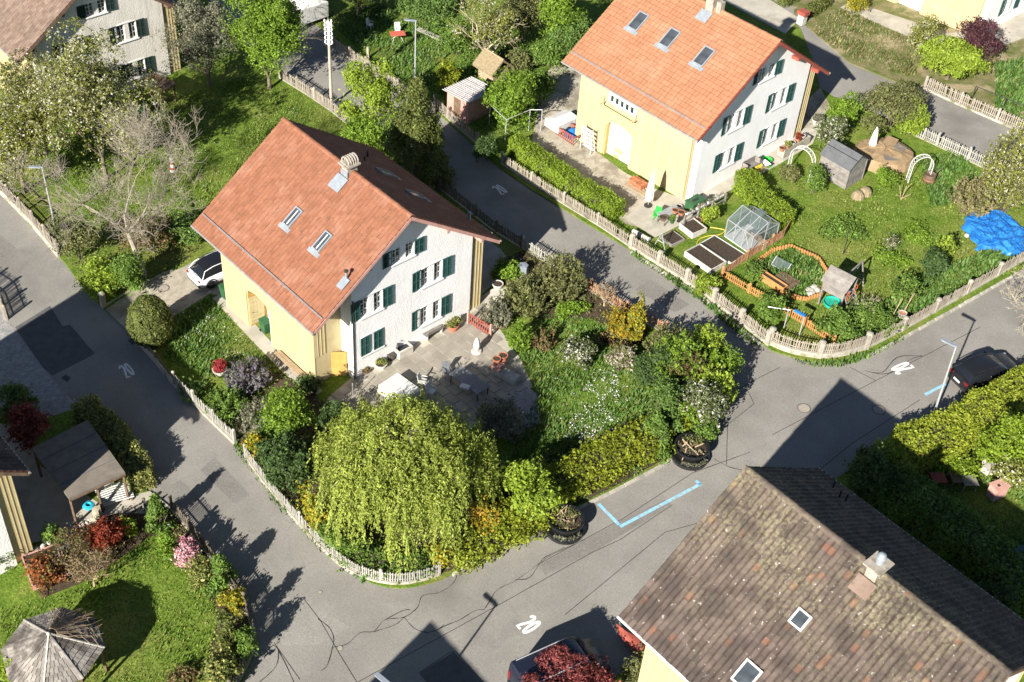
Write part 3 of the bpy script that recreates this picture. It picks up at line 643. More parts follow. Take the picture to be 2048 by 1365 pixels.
# ---- the house in the middle
hA, rA, dA = house('terracotta_house', 'white gabled house with terracotta tiled roof in the centre, yellow boarded side', (-10.9, 64.19, -0.78), -0.785, 12.95, 14.3, tile_A, plaster,
    dict(wins=WINS+[(2.2, 1.70, 1.5, False), (-2.48, 1.78, 1.45, True)], left=-3.9, aisle=4.55, recess=(-2.8, -0.3, 1.4, 3.2), annex=True, amp=.02, porch=2.25, purlin=wood_pink))
dd = dA
MB().box(4.30, 4.53, -5.15, -3.91, 2.3, 7.5).build('set_back_wall', plaster, hA); MB().box(3.9, 4.1, -5.9, -3.91, -1, 2.3).build('porch_back_wall', plaster, hA)
MB().box(4.24, 4.54, -5.88, -5.74, -1.2, 2.25).build('corner_post', yellow, hA)
dr = MB().box(0, .06, -.95, 0, -.2, 2.1).box(.06, .075, -.88, -.07, .0, .12).box(.06, .075, -.88, -.07, 1.7, 1.82).build('porch_door', orange_y, hA); dr.location = (4.6, -4.75, 0); dr.rotation_euler = (0, 0, 2.5)
st = MB()
for i in range(5): st.box(3.2-.25*i, 4.3-.25*i, -5.7, -4.1, -.6+.18*i, -.42+.18*i)
st.build('porch_steps', concrete, hA)
MB().tube([(5.73, -3.82, 6.5), (5.73, -3.82, .1)], .055, 8).build('downpipe', dark_metal, hA)
# recessed entrance on the yellow side
MB().box(-2.8, -.3, -4.55, -4.5, -1.4, 3.2).build('recess_wall', plaster, hA)
MB().box(-2.81, -2.74, -5.88, -4.55, -1.4, 3.0).build('recess_cheek', orange_y, hA); MB().box(-.36, -.29, -5.88, -4.55, -1.4, 3.0).build('recess_cheek', plaster, hA)
d_ = MB()
for i in range(4): d_.box(-.02, .02, -1.15+.26*i+.004, -.89+.26*i-.004, .02, 2.25)
d_.box(.02, .045, -1.1, -.16, .3, .42).box(.02, .045, -1.1, -.16, 1.8, 1.92)
d_ = d_.build('entrance_door', yellow, hA); d_.location = (-2.66, -4.72, -.1); d_.rotation_euler = (0, 0, -.05)
MB().tube([(0, 0, 0), (.09, 0, 0), (.09, .12, 0)], .012, 5).build('handle', dark_metal, d_, loc=(.04, -1.02, 1.05))
fr = MB()
for a, b in (((-3.3, -5.93, 4.55), (.2, -5.93, 4.55)), ((-3.3, -5.93, 4.0), (.2, -5.93, 4.0)), ((-3.3, -5.93, 4.0), (-3.3, -5.93, 4.55)), ((.2, -5.93, 4.0), (.2, -5.93, 4.55))): fr.beam(a, b, .05, .06)
fr.build('hatch_frame', yellow, hA)
for x in (-.42, 2.6): skylight(rA, x, -3.6, .68, 1.35, 6.32, 11.38, 14.3, zinc)
for x in (-.9, 2.1): skylight(rA, x, 3.8, .82, 1.45, 6.32, 11.38, 14.3, gutter_m)
stack_m = mat('chimney_stack', (0.28, 0.245, 0.20), (0.38, 0.34, 0.285), scale=3, rough=0.9, bump=0.02, bscale=12, c3=(0.22, 0.19, 0.15), c3scale=2, c3lo=.55)
ch = MB().box(.28, .86, -.42, .3, 10.6, 11.85).build('chimney', stack_m, rA)
MB().box(.12, 1.02, -.58, .46, 11.85, 11.97).build('slab', stack_m, ch)
hd = MB()
for k in range(5):
    yy = -.34+.17*k; hd.tube([(.24, yy, 11.97), (.24, yy, 12.2), (.36, yy, 12.36), (.57, yy, 12.42), (.78, yy, 12.36), (.90, yy, 12.2), (.90, yy, 11.97)], .055, 6)
hd.tube([(.57, -.42, 12.38), (.57, .42, 12.38)], .06, 6); hd.box(.2, .94, -.45, .4, 11.97, 12.05)
hd.build('hood', stack_m, ch); MB().box(.14, 1.0, -1.15, -.42, 10.62, 10.68).build('flashing_base', zinc, ch)
fl = MB().cbox((.57, -.95, 10.87), (1.0, 1.0, .04), rx=math.atan2(5.06, 7.15)).cbox((.57, -.45, 11.15), (.66, .06, .75)); fl.build('flashing', zinc, ch)
vp = MB().tube([(5.85, -4.3, 8.2), (5.85, -4.3, 9.1)], .075, 8).build('vent_pipe', zinc, rA); MB().lathe([(.13, 0), (.13, .09), (.02, .16)], 8, (5.85, -4.3, 9.05)).build('cowl', dark_metal, vp)
MB().cbox((5.85, -4.55, 8.33), (.55, .75, .04), rx=math.atan2(5.06, 7.15)).build('flashing', zinc, vp)
vp = MB().tube([(-3.6, 4.4, 8.1), (-3.6, 4.4, 8.75)], .07, 8).build('vent_pipe', dark_metal, rA); vp2 = MB().tube([(4.2, 6.5, 6.6), (4.2, 6.5, 7.5)], .10, 8).build('vent_pipe', zinc, rA); MB().tube([(-2.3, 3.2, 9.0), (-2.3, 3.2, 9.5)], .06, 6).build('vent_pipe', dark_metal, rA)
sr = MB()
for k in range(3): x = 5.0+.42*k; sr.tube([(x, 6.8, 6.65), (x, 6.8, 6.85), (x+.3, 6.8, 6.85)], .02, 5)
sr.build('snow_hook', zinc, rA)

# ---- the neighbour at the upper right
hB, rB, dB = house('orange_roofed_house', 'white gabled house with bright orange roof at the upper right, three roof windows', (12.07, 85.42, 0.95), -0.771, 13.3, 15.0, tile_B, plaster,
    dict(wins=[(2.68, 4.85, 1.45, False), (-2.32, 4.85, 1.45, False), (0.35, 8.0, 1.08, False), (2.55, 1.85, 1.45, False), (-2.47, 1.75, 1.45, False)], recess=(-2.7, -.1, 1.4, 2.95), amp=.014, barge=wood_red, purlin=wood_red, tw=.33, te=.38))
MB().box(-2.7, -.1, -4.72, -4.66, -1.4, 3.0).build('recess_wall', plaster, hB); MB().box(-2.71, -2.64, -6.2, -4.72, -1.4, 2.9).build('recess_cheek', orange_y, hB); MB().box(-.17, -.09, -6.2, -4.72, -1.4, 2.9).build('recess_cheek', plaster, hB)
MB().box(-2.3, -.5, -4.66, -4.60, -1.4, 2.3).build('recess_door', frame_m, hB)
for x in (-1.9, -1.0): MB().box(x-.3, x+.3, -4.60, -4.585, .9, 1.9).build('door_pane', glass_m, hB)
fr = MB()
for a, b in (((-3.0, -6.95, 4.25), (.2, -6.95, 4.25)), ((-3.0, -6.95, 4.25), (-3.0, -6.27, 4.25)), ((.2, -6.95, 4.25), (.2, -6.27, 4.25)), ((-3.0, -6.9, 4.25), (-3.0, -6.9, 4.9)), ((.2, -6.9, 4.25), (.2, -6.9, 4.9))): fr.beam(a, b, .05, .05)
fr.build('drying_rail', yellow, hB); MB().box(-2.8, 0, -6.31, -6.285, 4.35, 5.25).build('hatch_band', frame_m, hB)
for i in range(5): MB().box(-2.55+.5*i, -2.3+.5*i, -6.33, -6.31, 4.55, 5.0).build('hatch_pane', shutter_d, hB)
for x in (-3.68, -.6, 2.65): skylight(rB, x, -3.0, .95, 1.55, 6.32, 11.38, 15.0, zinc, blind=False)
ch = MB().box(.1, .75, -.4, .35, 10.5, 12.4).build('chimney', stack_m, rB); MB().box(-.05, .9, -.55, .5, 12.4, 12.52).build('slab', stack_m, ch); MB().cbox((.42, -.85, 10.95), (1.0, .9, .04), rx=math.atan2(5.06, 7.5)).build('flashing', zinc, ch)
ch = MB().box(.95, 1.35, -.25, .2, 10.8, 12.1).build('chimney', stack_m, rB)

# ---- weathered roof, lower right
hC, rC, dC = house('weathered_house', 'house under a dark weathered tile roof spotted with lichen, lower right', (15.93, 35.35, 0.91), -0.7985, 14.05, 14.47, tile_C, plaster, dict(wins=[], key='g', amp=.034, prof='wave', jit=.016, tw=.30, te=.37, barge=wood_dark, guard=False, gutter=frame_m))
skylight(rC, -.68, -3.05, .72, .8, 6.32, 11.38, 14.47, frame_m, blind=False, apron=False); skylight(rC, -.9, -5.75, .9, 1.15, 6.32, 11.38, 14.47, frame_m, blind=False, apron=False)
ch = MB().box(.18, .72, -.45, .25, 10.5, 11.85).build('chimney', stack_m, rC); MB().box(0, .9, -.62, .42, 11.85, 11.93).build('slab', stack_m, ch)
MB().lathe([(.17, 0), (.17, .12), (.2, .12), (.2, .3), (.23, .3), (.23, .38), (.19, .42), (.19, .5), (.12, .58), (0, .6)], 14, (.45, -.05, 11.93)).build('flue_cap', zinc, ch, smooth=True)
MB().cbox((.45, -.85, 10.93), (.95, .8, .05), rx=math.atan2(5.06, 7.23)).build('flashing', tile_D, ch)
for x, y in ((-5.4, 5.9), (-4.6, 5.2), (-4.3, 5.35)): MB().tube([(x, y, roof_point(y, 6.32, 11.38, 14.47)-.1), (x, y, roof_point(y, 6.32, 11.38, 14.47)+.55)], .05, 6).build('vent_pipe', dark_metal, rC)

# ---- old house, upper left
hD, rD, dD = house('brown_roofed_house', 'grey-white gabled house with brown tiled roof behind blossom, upper left', (-38.04, 93.15, -2.17), -0.785, 12.95, 14.3, tile_D, plaster_old,
    dict(wins=WINS+[(2.5, 1.4, 1.45, False), (-2.1, 1.4, 1.45, False)], key='d', amp=.02, barge=wood_dark, guard=False))
# ---- upper right corner
hE, rE, dE = house('yellow_sided_house', 'yellow boarded house with white gable cut by the upper right corner', (38.0, 109.98, 3.05), -0.785, 12.95, 14.3, tile_B, plaster,
    dict(wins=WINS+[(2.5, 1.4, 1.45, False), (-2.1, 1.4, 1.45, False)], recess=(-2.75, -.3, 1.4, 3.1), guard=False, barge=wood_red))
MB().box(-2.75, -.3, -4.6, -4.54, -1.4, 3.2).build('recess_wall', plaster, hE); MB().box(-2.3, -.8, -4.54, -4.5, -.6, 2.1).build('recess_door', frame_m, hE)
# ---- left edge
hF, rF, dF = house('corner_house', 'house corner with dark tile eave, white wall and yellow boarded strip, left edge', (-33.59, 42.40, -1.26), -0.785, 12.95, 14.3, tile_C, plaster, dict(wins=[(2.5, 4.52, 1.45, False)], barge=wood_dark, amp=.034, prof='wave', guard=False))
# ---- below the frame (its ridge throws the pointed shadow on the road)
hG, rG, dG = house('roadside_house', 'house standing below the picture, throwing a pointed shadow on the road', (-7.81, 16.85, -1.05), -0.785, 12.95, 14.3, tile_D, plaster, dict(wins=[], barge=wood_dark, amp=.02, guard=False, single=0))
# ------------------------------------------------------------------ fences, walls and street furniture
picket_m = mat('fence_wood_grey', (0.24, 0.21, 0.165), (0.33, 0.29, 0.235), scale=3, rough=0.9, vary=0.16, coord='World')
picket_w = mat('fence_white', (0.36, 0.345, 0.30), (0.27, 0.26, 0.225), scale=3, rough=0.85, vary=0.12, coord='World')
picket_b = mat('fence_brown', (0.27, 0.14, 0.075), (0.36, 0.20, 0.11), scale=3, rough=0.85, vary=0.15, coord='World')
picket_d = mat('fence_dark', (0.10, 0.085, 0.065), (0.17, 0.145, 0.11), scale=3, rough=0.9, vary=0.15, coord='World')
picket_o = mat('fence_orange', (0.42, 0.21, 0.07), (0.34, 0.16, 0.055), scale=3, rough=0.8, vary=0.12, coord='World')
wall_stone = mat('fence_plinth', (0.30, 0.275, 0.225), (0.40, 0.37, 0.31), scale=2, rough=0.92, bump=0.03, bscale=9, c3=(0.14, 0.15, 0.06), c3scale=1.2, c3lo=.56, c3hi=.7, coord='World', detail=8)
post_stone = mat('fence_post_stone', (0.27, 0.245, 0.20), (0.36, 0.33, 0.275), scale=3, rough=0.9, bump=0.02, bscale=12, coord='World')
def polyline(px, sm=0):
    pts = [G(x, y) for x, y in (smooth_px(px, sm) if sm else px)]; cum = [0.0]
    for a, b in zip(pts, pts[1:]): cum.append(cum[-1]+math.hypot(b.x-a.x, b.y-a.y))
    def at(s):
        for i in range(len(pts)-1):
            if s <= cum[i+1] or i == len(pts)-2:
                t = (s-cum[i])/max(1e-6, cum[i+1]-cum[i]); q = pts[i].lerp(pts[i+1], t); return q.x, q.y, math.atan2(pts[i+1].y-pts[i].y, pts[i+1].x-pts[i].x)
    return at, cum[-1], pts
def picket_fence(name, label, px, h=0.85, pitch=0.14, pw=0.055, m=None, pm=None, base=0.0, plinth=0.0, post_every=2.6, post_h=None, sm=0, post_w=0.14, lean=0.0, gaps=()):
    """boundary fence: plinth wall, posts, two rails and every picket a piece of its own"""
    m = m or picket_m; at, L, pts = polyline(px, sm); x0, y0, _ = at(0); z0 = gz(x0, y0)
    t = thing(name, label, 'fence', (x0, y0, z0))
    def loc(s, hh, off=0.0): x, y, a = at(s); return (x-x0-math.sin(a)*off, y-y0+math.cos(a)*off, gz(x, y)-z0+hh)
    n = max(2, int(L/0.8)); b = base+plinth
    if plinth:
        mb = MB(); w = .11
        for i in range(n+1):
            s = L*i/n; jz = random.uniform(-.015, .015)
            mb.v += [loc(s, -.25, -w), loc(s, b+jz, -w+.015), loc(s, b+jz, w-.015), loc(s, -.25, w)]
        for i in range(n):
            a = 4*i; mb.f += [(a, a+1, a+5, a+4), (a+1, a+2, a+6, a+5), (a+2, a+3, a+7, a+6)]
        mb.f += [(0, 3, 2, 1), (4*n, 4*n+1, 4*n+2, 4*n+3)]; mb.build('plinth', wall_stone, t)
    for hz in (.24, .78):
        mb = MB(); k = 0
        for i in range(n): mb.beam(loc(L*i/n, b+h*hz), loc(L*(i+1)/n, b+h*hz), .035, .06)
        mb.build('rail', m, t)
    np_ = max(1, int(round(L/post_every))); ph = post_h or h+.12; pmsh = None
    for i in range(np_+1):
        s = L*i/np_; x, y, a = at(min(max(s, .01), L-.01))
        if pmsh is None:
            w = post_w/2; q = MB().box(-w, w, -w, w, -.3, b+ph-.05).lathe([(w*1.414*1.12, b+ph-.05), (w*1.414*1.05, b+ph), (w*.5, b+ph+.06), (0, b+ph+.07)], 4 if pm is None else 8).build('post', pm or m, t); pmsh = q.data
        else: q = link('post', pmsh, t)
        q.location = loc(s, 0); q.rotation_euler = (0, 0, a)
    npk = int(L/pitch); me = None; V = []
    cnt = 0; rest = MB()
    for i in range(npk):
        s = (i+.5)*pitch; x, y, a = at(s)
        if any(g0 < s < g1 for g0, g1 in gaps) or (me is not None and random.random() < .03): continue
        hh = h*random.uniform(.985, 1.015)
        if me is None:
            w = pw/2; pr = [(-w, 0), (w, 0), (w, h-.05), (0, h), (-w, h-.05)]; mb = MB()
            mb.v = [(xx, -.012, zz) for xx, zz in pr]+[(xx, .012, zz) for xx, zz in pr]; mb.f = [(0,1,2,3,4), (9,8,7,6,5)]+[(k, k+5, (k+1) % 5+5, (k+1) % 5) for k in range(5)]
            q = mb.build('picket', m, t); me = q.data
        elif cnt < 300: q = link('picket', me, t)
        else:
            q = link('picket', me, t)
        cnt += 1
        q.location = loc(s, b+.04, -.032); q.rotation_euler = (random.gauss(lean, .035), random.gauss(0, .03), a+random.gauss(0, .05)); q.scale = (random.uniform(.85, 1.15), 1, random.uniform(.95, 1.03))
    return t
picket_fence('picket_fence', 'grey weathered picket fence with stone posts along the right side of the middle lane', [(1262, 498), (1335, 543), (1400, 586), (1470, 640), (1535, 692)], .80, .135, .07, picket_m, post_stone, .08, .25, 2.75, .92, post_w=.26)
picket_fence('picket_fence', 'curved grey picket fence on a stone plinth round the junction corner', [(1538, 690), (1575, 706), (1625, 716), (1672, 716), (1730, 700)], .82, .125, .07, picket_m, post_stone, .05, .42, 4.0, .95, sm=5, post_w=.30)
picket_fence('picket_fence', 'long grey picket fence beside the lane climbing to the right edge', [(1732, 699), (1800, 665), (1900, 608), (1990, 556), (2110, 485)], .85, .13, .07, picket_m, post_stone, .05, .2, 3.3, .95, post_w=.24)
picket_fence('picket_fence', 'grey picket fence in front of the clipped bright green hedge', [(1003, 330), (1060, 368), (1130, 412), (1200, 455), (1262, 497)], .85, .13, .07, picket_m, post_stone, .08, .1, 3.2, .95)
picket_fence('picket_fence', 'rust-brown picket gate section left of the stone gate post', [(1235, 483), (1262, 500)], .85, .11, .06, picket_b, picket_b, .08, .05, 1.2, .9) if False else None
picket_fence('picket_fence', 'short pale picket fence behind the yew at the middle lane', [(868, 213), (910, 252), (955, 290)], .85, .14, .07, picket_m, picket_m, .08, .05, 2.6)
picket_fence('picket_fence', 'pale picket fence with grey posts across the lane beside the utility pole', [(668, 98), (720, 132), (790, 178), (868, 230)], .9, .15, .08, picket_m, picket_m, .08, .08, 2.5)
picket_fence('picket_fence', 'pale picket fence at the foot of the utility pole', [(560, 158), (612, 190), (660, 222), (705, 258), (770, 300)], .9, .15, .08, picket_m, picket_m, .08, .08, 2.4)
picket_fence('picket_fence', 'dark weathered picket fence between the yew and the corner of the terracotta roof', [(870, 372), (930, 418), (985, 462), (1042, 497)], .85, .15, .08, picket_d, picket_d, .08, .05, 2.6)
picket_fence('picket_fence', 'short cream picket fence at the lane beside the grey compost bin', [(1045, 498), (1075, 517), (1110, 538)], .85, .14, .075, picket_w, picket_w, .08, .05, 2.6)
picket_fence('picket_fence', 'orange-brown picket fence behind the bare shrub along the lane', [(1115, 541), (1160, 570), (1200, 596), (1260, 632), (1330, 668)], .80, .15, .075, picket_b, picket_b, .08, .05, 2.8)
picket_fence('picket_fence', 'cream picket fence on a plinth at the left front of the central garden', [(350, 772), (385, 806), (430, 850), (470, 888)], .85, .13, .07, picket_w, picket_w, .06, .18, 2.4)
picket_fence('picket_fence', 'cream picket fence curving round the willow at the lower street corner', [(492, 916), (530, 968), (580, 1028), (630, 1082), (672, 1122), (715, 1152), (770, 1168), (822, 1168), (878, 1152)], .75, .13, .07, picket_w, picket_w, .06, .20, 2.9, sm=3)
picket_fence('picket_fence', 'weathered dark picket fence throwing striped shadows at the upper left lane', [(-60, 335), (0, 385), (60, 446), (118, 515)], .95, .16, .06, picket_m, picket_m, .06, .45, 2.2)
picket_fence('picket_fence', 'low mossy fence between clipped conifer and the shaded lane', [(275, 683), (310, 722), (350, 772)], .40, .16, .06, picket_d, picket_d, .06, .42, 2.4)
picket_fence('picket_fence', 'short slatted fence end at the left edge above the gravel yard', [(-60, 555), (-5, 590), (14, 640)], 1.0, .14, .08, picket_m, picket_m, .0, .1, 1.6)
picket_fence('picket_fence', 'grey picket fence of the lower left garden along the lane', [(345, 1022), (385, 1070), (440, 1140), (490, 1215)], .95, .14, .06, picket_d, picket_d, .06, .12, 2.2)
picket_fence('picket_fence', 'dark curved fence round the lower left garden corner', [(490, 1215), (508, 1265), (507, 1300), (490, 1340), (462, 1390)], .95, .12, .06, picket_d, picket_d, .06, .12, 2.4, sm=3)
picket_fence('picket_fence', 'cream picket fence in front of the bright tree at the far upper lane', [(1848, 178), (1910, 207), (1985, 240), (2070, 276)], .95, .17, .09, picket_m, post_stone, .08, .08, 3.2, 1.0)
picket_fence('picket_fence', 'cream picket fence behind the brown tarpaulin by the upper lane', [(1812, 265), (1880, 297), (1960, 335), (2060, 385)], .95, .17, .08, picket_w, picket_w, .08, .06, 3.0)
picket_fence('picket_fence', 'thin wooden fence of upright sticks below the greenhouse', [(1443, 556), (1480, 530), (1520, 505), (1565, 478), (1578, 455)], .75, .10, .05, picket_b, picket_b, .1, 0, 2.6)
picket_fence('picket_fence', 'low orange stick fence inside the corner garden behind the curved fence', [(1443, 556), (1500, 590), (1555, 622), (1610, 655), (1665, 692)], .65, .16, .08, picket_o, picket_o, .1, 0, 2.2)
picket_fence('picket_fence', 'low dark picket fence on the path behind the red shrub', [(60, 1145), (150, 1095), (230, 1050), (290, 1015)], .5, .16, .06, picket_d, picket_d, .1, 0, 2.4)
def kerb_stones(px, label, sm=4):
    at, L, pts = polyline(px, sm); x0, y0, _ = at(0); z0 = gz(x0, y0); t = thing('kerb', label, 'kerb', (x0, y0, z0)); s = 0
    while s < L-.5:
        l = random.uniform(.45, .9); x, y, a = at(s+l/2)
        q = MB().box(-l/2+.01, l/2-.01, -.09, .09, -.2, random.uniform(.12, .17)).build('kerb_stone', stone_m, t, bevel=.015); q.location = (x-x0, y-y0, gz(x, y)-z0); q.rotation_euler = (0, 0, a+random.uniform(-.03, .03)); s += l
kerb_stones([(905, 1152), (980, 1107), (1100, 1047), (1250, 972), (1345, 919), (1420, 855), (1453, 792)], 'pale stone kerb in front of the golden hedge and planters')
kerb_stones([(1262, 506), (1335, 552), (1400, 594), (1468, 650), (1530, 698)], 'stone kerb under the picket fence of the middle lane')
kerb_stones([(1735, 714), (1800, 681), (1900, 625), (2048, 541)], 'mossy stone kerb at the foot of the long right-hand fence')
kerb_stones([(205, 617), (280, 573), (350, 540)], 'low stone edging of the gravel driveway beside the bare tree')
for px, py, lab in ((208, 615, 'square stone gate post at the driveway mouth'), (1535, 690, 'stone gate post with rounded top at the bend of the fence')):
    single('gate_post', MB().box(-.16, .16, -.16, .16, -.2, 1.15).lathe([(.24, 1.15), (.22, 1.2), (.1, 1.3), (0, 1.32)], 8), post_stone, lab, 'post', G(px, py), GRID)

galv = mat('galvanised', (0.62, 0.64, 0.66), (0.52, 0.54, 0.56), scale=2, rough=0.4, metal=0.5)
lamp_head = mat('lamp_head', (0.34, 0.38, 0.42), rough=0.4, metal=0.4)
def street_lamp(px, py, h, ang, label, group='street lamps', dark=False):
    t = thing('street_lamp', label, 'street lamp', G(px, py), ang, group)
    MB().tube([(0, 0, -.3), (0, 0, 1.2)], .085, 10).build('base_sleeve', gutter_m if dark else galv, t, smooth=True)
    MB().tube([(0, 0, 1.2), (0, 0, h)], [.07, .05], 10).build('pole', galv, t, smooth=True)
    hd = MB(); hd.cbox((.50, 0, h+.03), (.85, .26, .07), ry=-.04); hd.cbox((.05, 0, h), (.28, .13, .12)); hd.build('lamp_head', lamp_head, t, bevel=.02)
    MB().cbox((.55, 0, h-.012), (.55, .2, .012)).build('lens', frame_m, t)
    return t
street_lamp(1862, 846, 5.9, 2.45, 'white street lamp post rising from the bright hedge at right').rotation_euler = (0.02, 0.05, 2.45)
street_lamp(110, 452, 5.0, math.pi*1.02, 'galvanised street lamp beside the left lane fence', dark=True)
lt = thing('loudspeaker', 'dark box fixed beside the head of the left lane lamp', 'loudspeaker', G(110, 452, 4.55) + Vector((.62, .1, 0)), .3)
MB().cbox((0, 0, 0), (.45, .3, .4), rx=.5).build('housing', dark_metal, lt, bevel=.03); MB().beam((-.25, 0, .05), (-.6, 0, .1), .05, .05).build('bracket', dark_metal, lt)
street_lamp(830, 168, 5.7, math.pi*1.0, 'slim street lamp in the garden behind the red table')
street_lamp(782, 1505, 5.6, 2.5, 'street lamp whose head reaches in at the bottom edge')
wood_pole = mat('pole_wood', (0.36, 0.30, 0.23), (0.45, 0.39, 0.31), scale=2, rough=0.85); porc = mat('porcelain', (0.80, 0.80, 0.78), rough=0.3)
up = thing('utility_pole', 'wooden utility pole with rows of white insulators', 'utility pole', G(663, 212), 0.02)
MB().tube([(0, 0, -.3), (0, 0, 4.2), (0, 0, 7.6)], [.13, .115, .10], 10).build('pole', wood_pole, up, smooth=True)
MB().box(-.10, .10, -.12, -.09, 5.5, 7.55).build('plate', porc, up)
for s in (-1, 1):
    for k in range(6):
        z = 5.6+.36*k; q = MB().tube([(0, -.1, z), (s*.26, -.1, z), (s*.26, -.1, z+.12)], .022, 6).build('bracket', galv, up); MB().lathe([(.0, .1), (.07, .1), (.085, .16), (.05, .2), (.07, .24), (.045, .3), (0, .32)], 8, (s*.26, -.1, z)).build('insulator', porc, q, smooth=True)

# ---- cars
paint_w = mat('car_white', (0.78, 0.79, 0.80), rough=0.25, spec=0.6); paint_k = mat('car_black', (0.012, 0.012, 0.014), rough=0.18, spec=0.7)
car_glass = mat('car_glass', (0.012, 0.014, 0.018), rough=0.06, spec=0.9); tyre_m = mat('tyre', (0.018, 0.018, 0.018), rough=0.85); rim_m = mat('rim', (0.06, 0.065, 0.065), rough=0.35, metal=0.7); plast = mat('black_plastic', (0.025, 0.025, 0.027), rough=0.6)
red_lens = mat('tail_lens', (0.22, 0.012, 0.012), rough=0.2); lens_w = mat('head_lens', (0.6, 0.62, 0.65), rough=0.1); plate_m = mat('number_plate', (0.75, 0.75, 0.73), rough=0.6)
def car(label, loc, rz, paint, name='parked_car', suv=True, roofm=None):
    """x forward; body shell lofted from sections with wheel arches, greenhouse, glazing, lamps, wheels"""
    t = thing(name, label, 'car', loc, rz); Lc = 4.5; W = .92
    xs = [-2.25, -2.15, -1.9, -1.2, -.3, .6, 1.25, 1.8, 2.15, 2.25]; top = [.72, .93, .98, .97, .96, .95, .94, .86, .74, .58]; wid = [.72, .84, .90, .92, .92, .92, .91, .88, .80, .62]; bot = [.42, .30, .26, .22, .22, .22, .22, .25, .28, .36]
    b = MB(); prof = 9
    for x, zt, w, zb in zip(xs, top, wid, bot):
        for y, z in ((-w*.86, zb), (-w*.97, zb+.12), (-w, (zt+zb)/2), (-w*.97, zt-.12), (-w*.84, zt), (0, zt+.02), (w*.84, zt), (w*.97, zt-.12), (w, (zt+zb)/2), (w*.97, zb+.12), (w*.86, zb)): b.v.append((x, y, z))
    n = 11
    for i in range(len(xs)-1):
        for j in range(n-1): a = i*n+j; b.f.append((a, a+1, a+n+1, a+n))
    b.f.append(tuple(range(n-1, -1, -1))[::-1]); b.f.append(tuple((len(xs)-1)*n+j for j in range(n))[::-1])
    b.build('body', paint, t, smooth=True)
    h = 1.58 if suv else 1.44; c = MB()
    cx = [(-2.02, .95, .72), (-1.55, h-.16, .66), (-1.0, h-.02, .65), (-.2, h, .65), (.35, h-.06, .64), (1.15, .94, .70)]
    low = [.93, .95, .95, .94, .94, .93]
    for (x, z, w), zl in zip(cx, low):
        for y, zz in ((-w-.16, zl), (-w-.04, (zl+z)/2+.05 if z > 1.0 else z), (-w+.06, z-.03 if z > 1.0 else z), (0, z), (w-.06, z-.03 if z > 1.0 else z), (w+.04, (zl+z)/2+.05 if z > 1.0 else z), (w+.16, zl)): c.v.append((x, y, zz))
    for i in range(5):
        for j in range(6): a = i*7+j; c.f.append((a, a+1, a+8, a+7))
    c.build('cabin', car_glass, t, smooth=True)
    r = MB(); rp = [(-1.62, h-.15, .64), (-1.0, h+.0, .65), (-.2, h+.018, .65), (.36, h-.045, .635)]
    for x, z, w in rp:
        for y, dz in ((-w+.02, -.035), (-w*.6, .0), (w*.6, .0), (w-.02, -.035)): r.v.append((x, y, z+dz))
    for i in range(3):
        for j in range(3): a = i*4+j; r.f.append((a, a+1, a+5, a+4))
    r.build('roof', roofm or paint, t, smooth=True)
    for s in (-1, 1):
        MB().tube([(1.12, s*.84, .95), (.36, s*.655, h-.06), (-1.0, s*.67, h-.03), (-1.66, s*.68, h-.16), (-2.0, s*.86, .95)], .03, 6).build('pillar', paint, t, smooth=True)
        MB().tube([(-.35, s*.85, .95), (-.28, s*.665, h-.03)], .028, 5).build('pillar', paint, t)
        MB().tube([(-1.35, s*.63, h-.02), (-.9, s*.63, h+.05), (.05, s*.63, h+.05), (.3, s*.62, h-.0)], .018, 5).build('roof_rail', plast, t)
        MB().cbox((.72, s*1.0, 1.02), (.16, .2, .13)).build('mirror', paint, t, bevel=.03)
        MB().cbox((2.13, s*.62, .66), (.16, .32, .12), rz=-s*.3).build('headlight', lens_w, t, bevel=.02)
        MB().cbox((-2.17, s*.64, .82), (.12, .36, .13), rz=s*.22).build('tail_light', red_lens, t, bevel=.02)
        MB().box(-1.0, 1.0, s*.90-.03, s*.90+.03, .2, .32).build('sill', plast, t)
        for x in (-1.38, 1.38):
            w = link('wheel', None, t); w.location = (x, s*.83, .33); w.rotation_euler = (math.pi/2, 0, 0)
            MB().lathe([(.20, -.1), (.31, -.1), (.335, -.06), (.335, .06), (.31, .1), (.20, .1)], 20).build('tyre', tyre_m, w, smooth=True)
            k = MB().lathe([(.0, -.1), (.2, -.1), (.2, .1), (.0, .1)], 16)
            for q in range(5): a = 2*math.pi*q/5; k.beam((0, 0, -s*.11), (.18*math.cos(a), .18*math.sin(a), -s*.11), .05, .03)
            k.build('rim', rim_m, w)
            MB().tube([(x+.40*math.cos(a), s*.905, .33+.40*math.sin(a)) for a in [math.pi*q/10 for q in range(11)]], .045, 6).build('wheel_arch', plast, t, smooth=True)
    MB().cbox((-2.26, 0, .62), (.03, .5, .12)).build('number_plate', plate_m, t)
    MB().box(-2.24, -2.12, -.78, .78, .28, .46).build('bumper', plast, t); MB().box(2.12, 2.25, -.7, .7, .34, .46).build('bumper', plast, t)
    MB().tube([(-2.1, -.35, 1.0), (-2.1, .25, 1.02)], .012, 5).build('wiper', plast, t)
    return t
car('white car with black roof half hidden behind the yellow boarded house', G(446, 548, .11), 0.62+.15, paint_w, roofm=paint_k)
car('black car parked under the hedge beside the right-hand street lamp', G(1964, 756), 0.50, paint_k, suv=False)

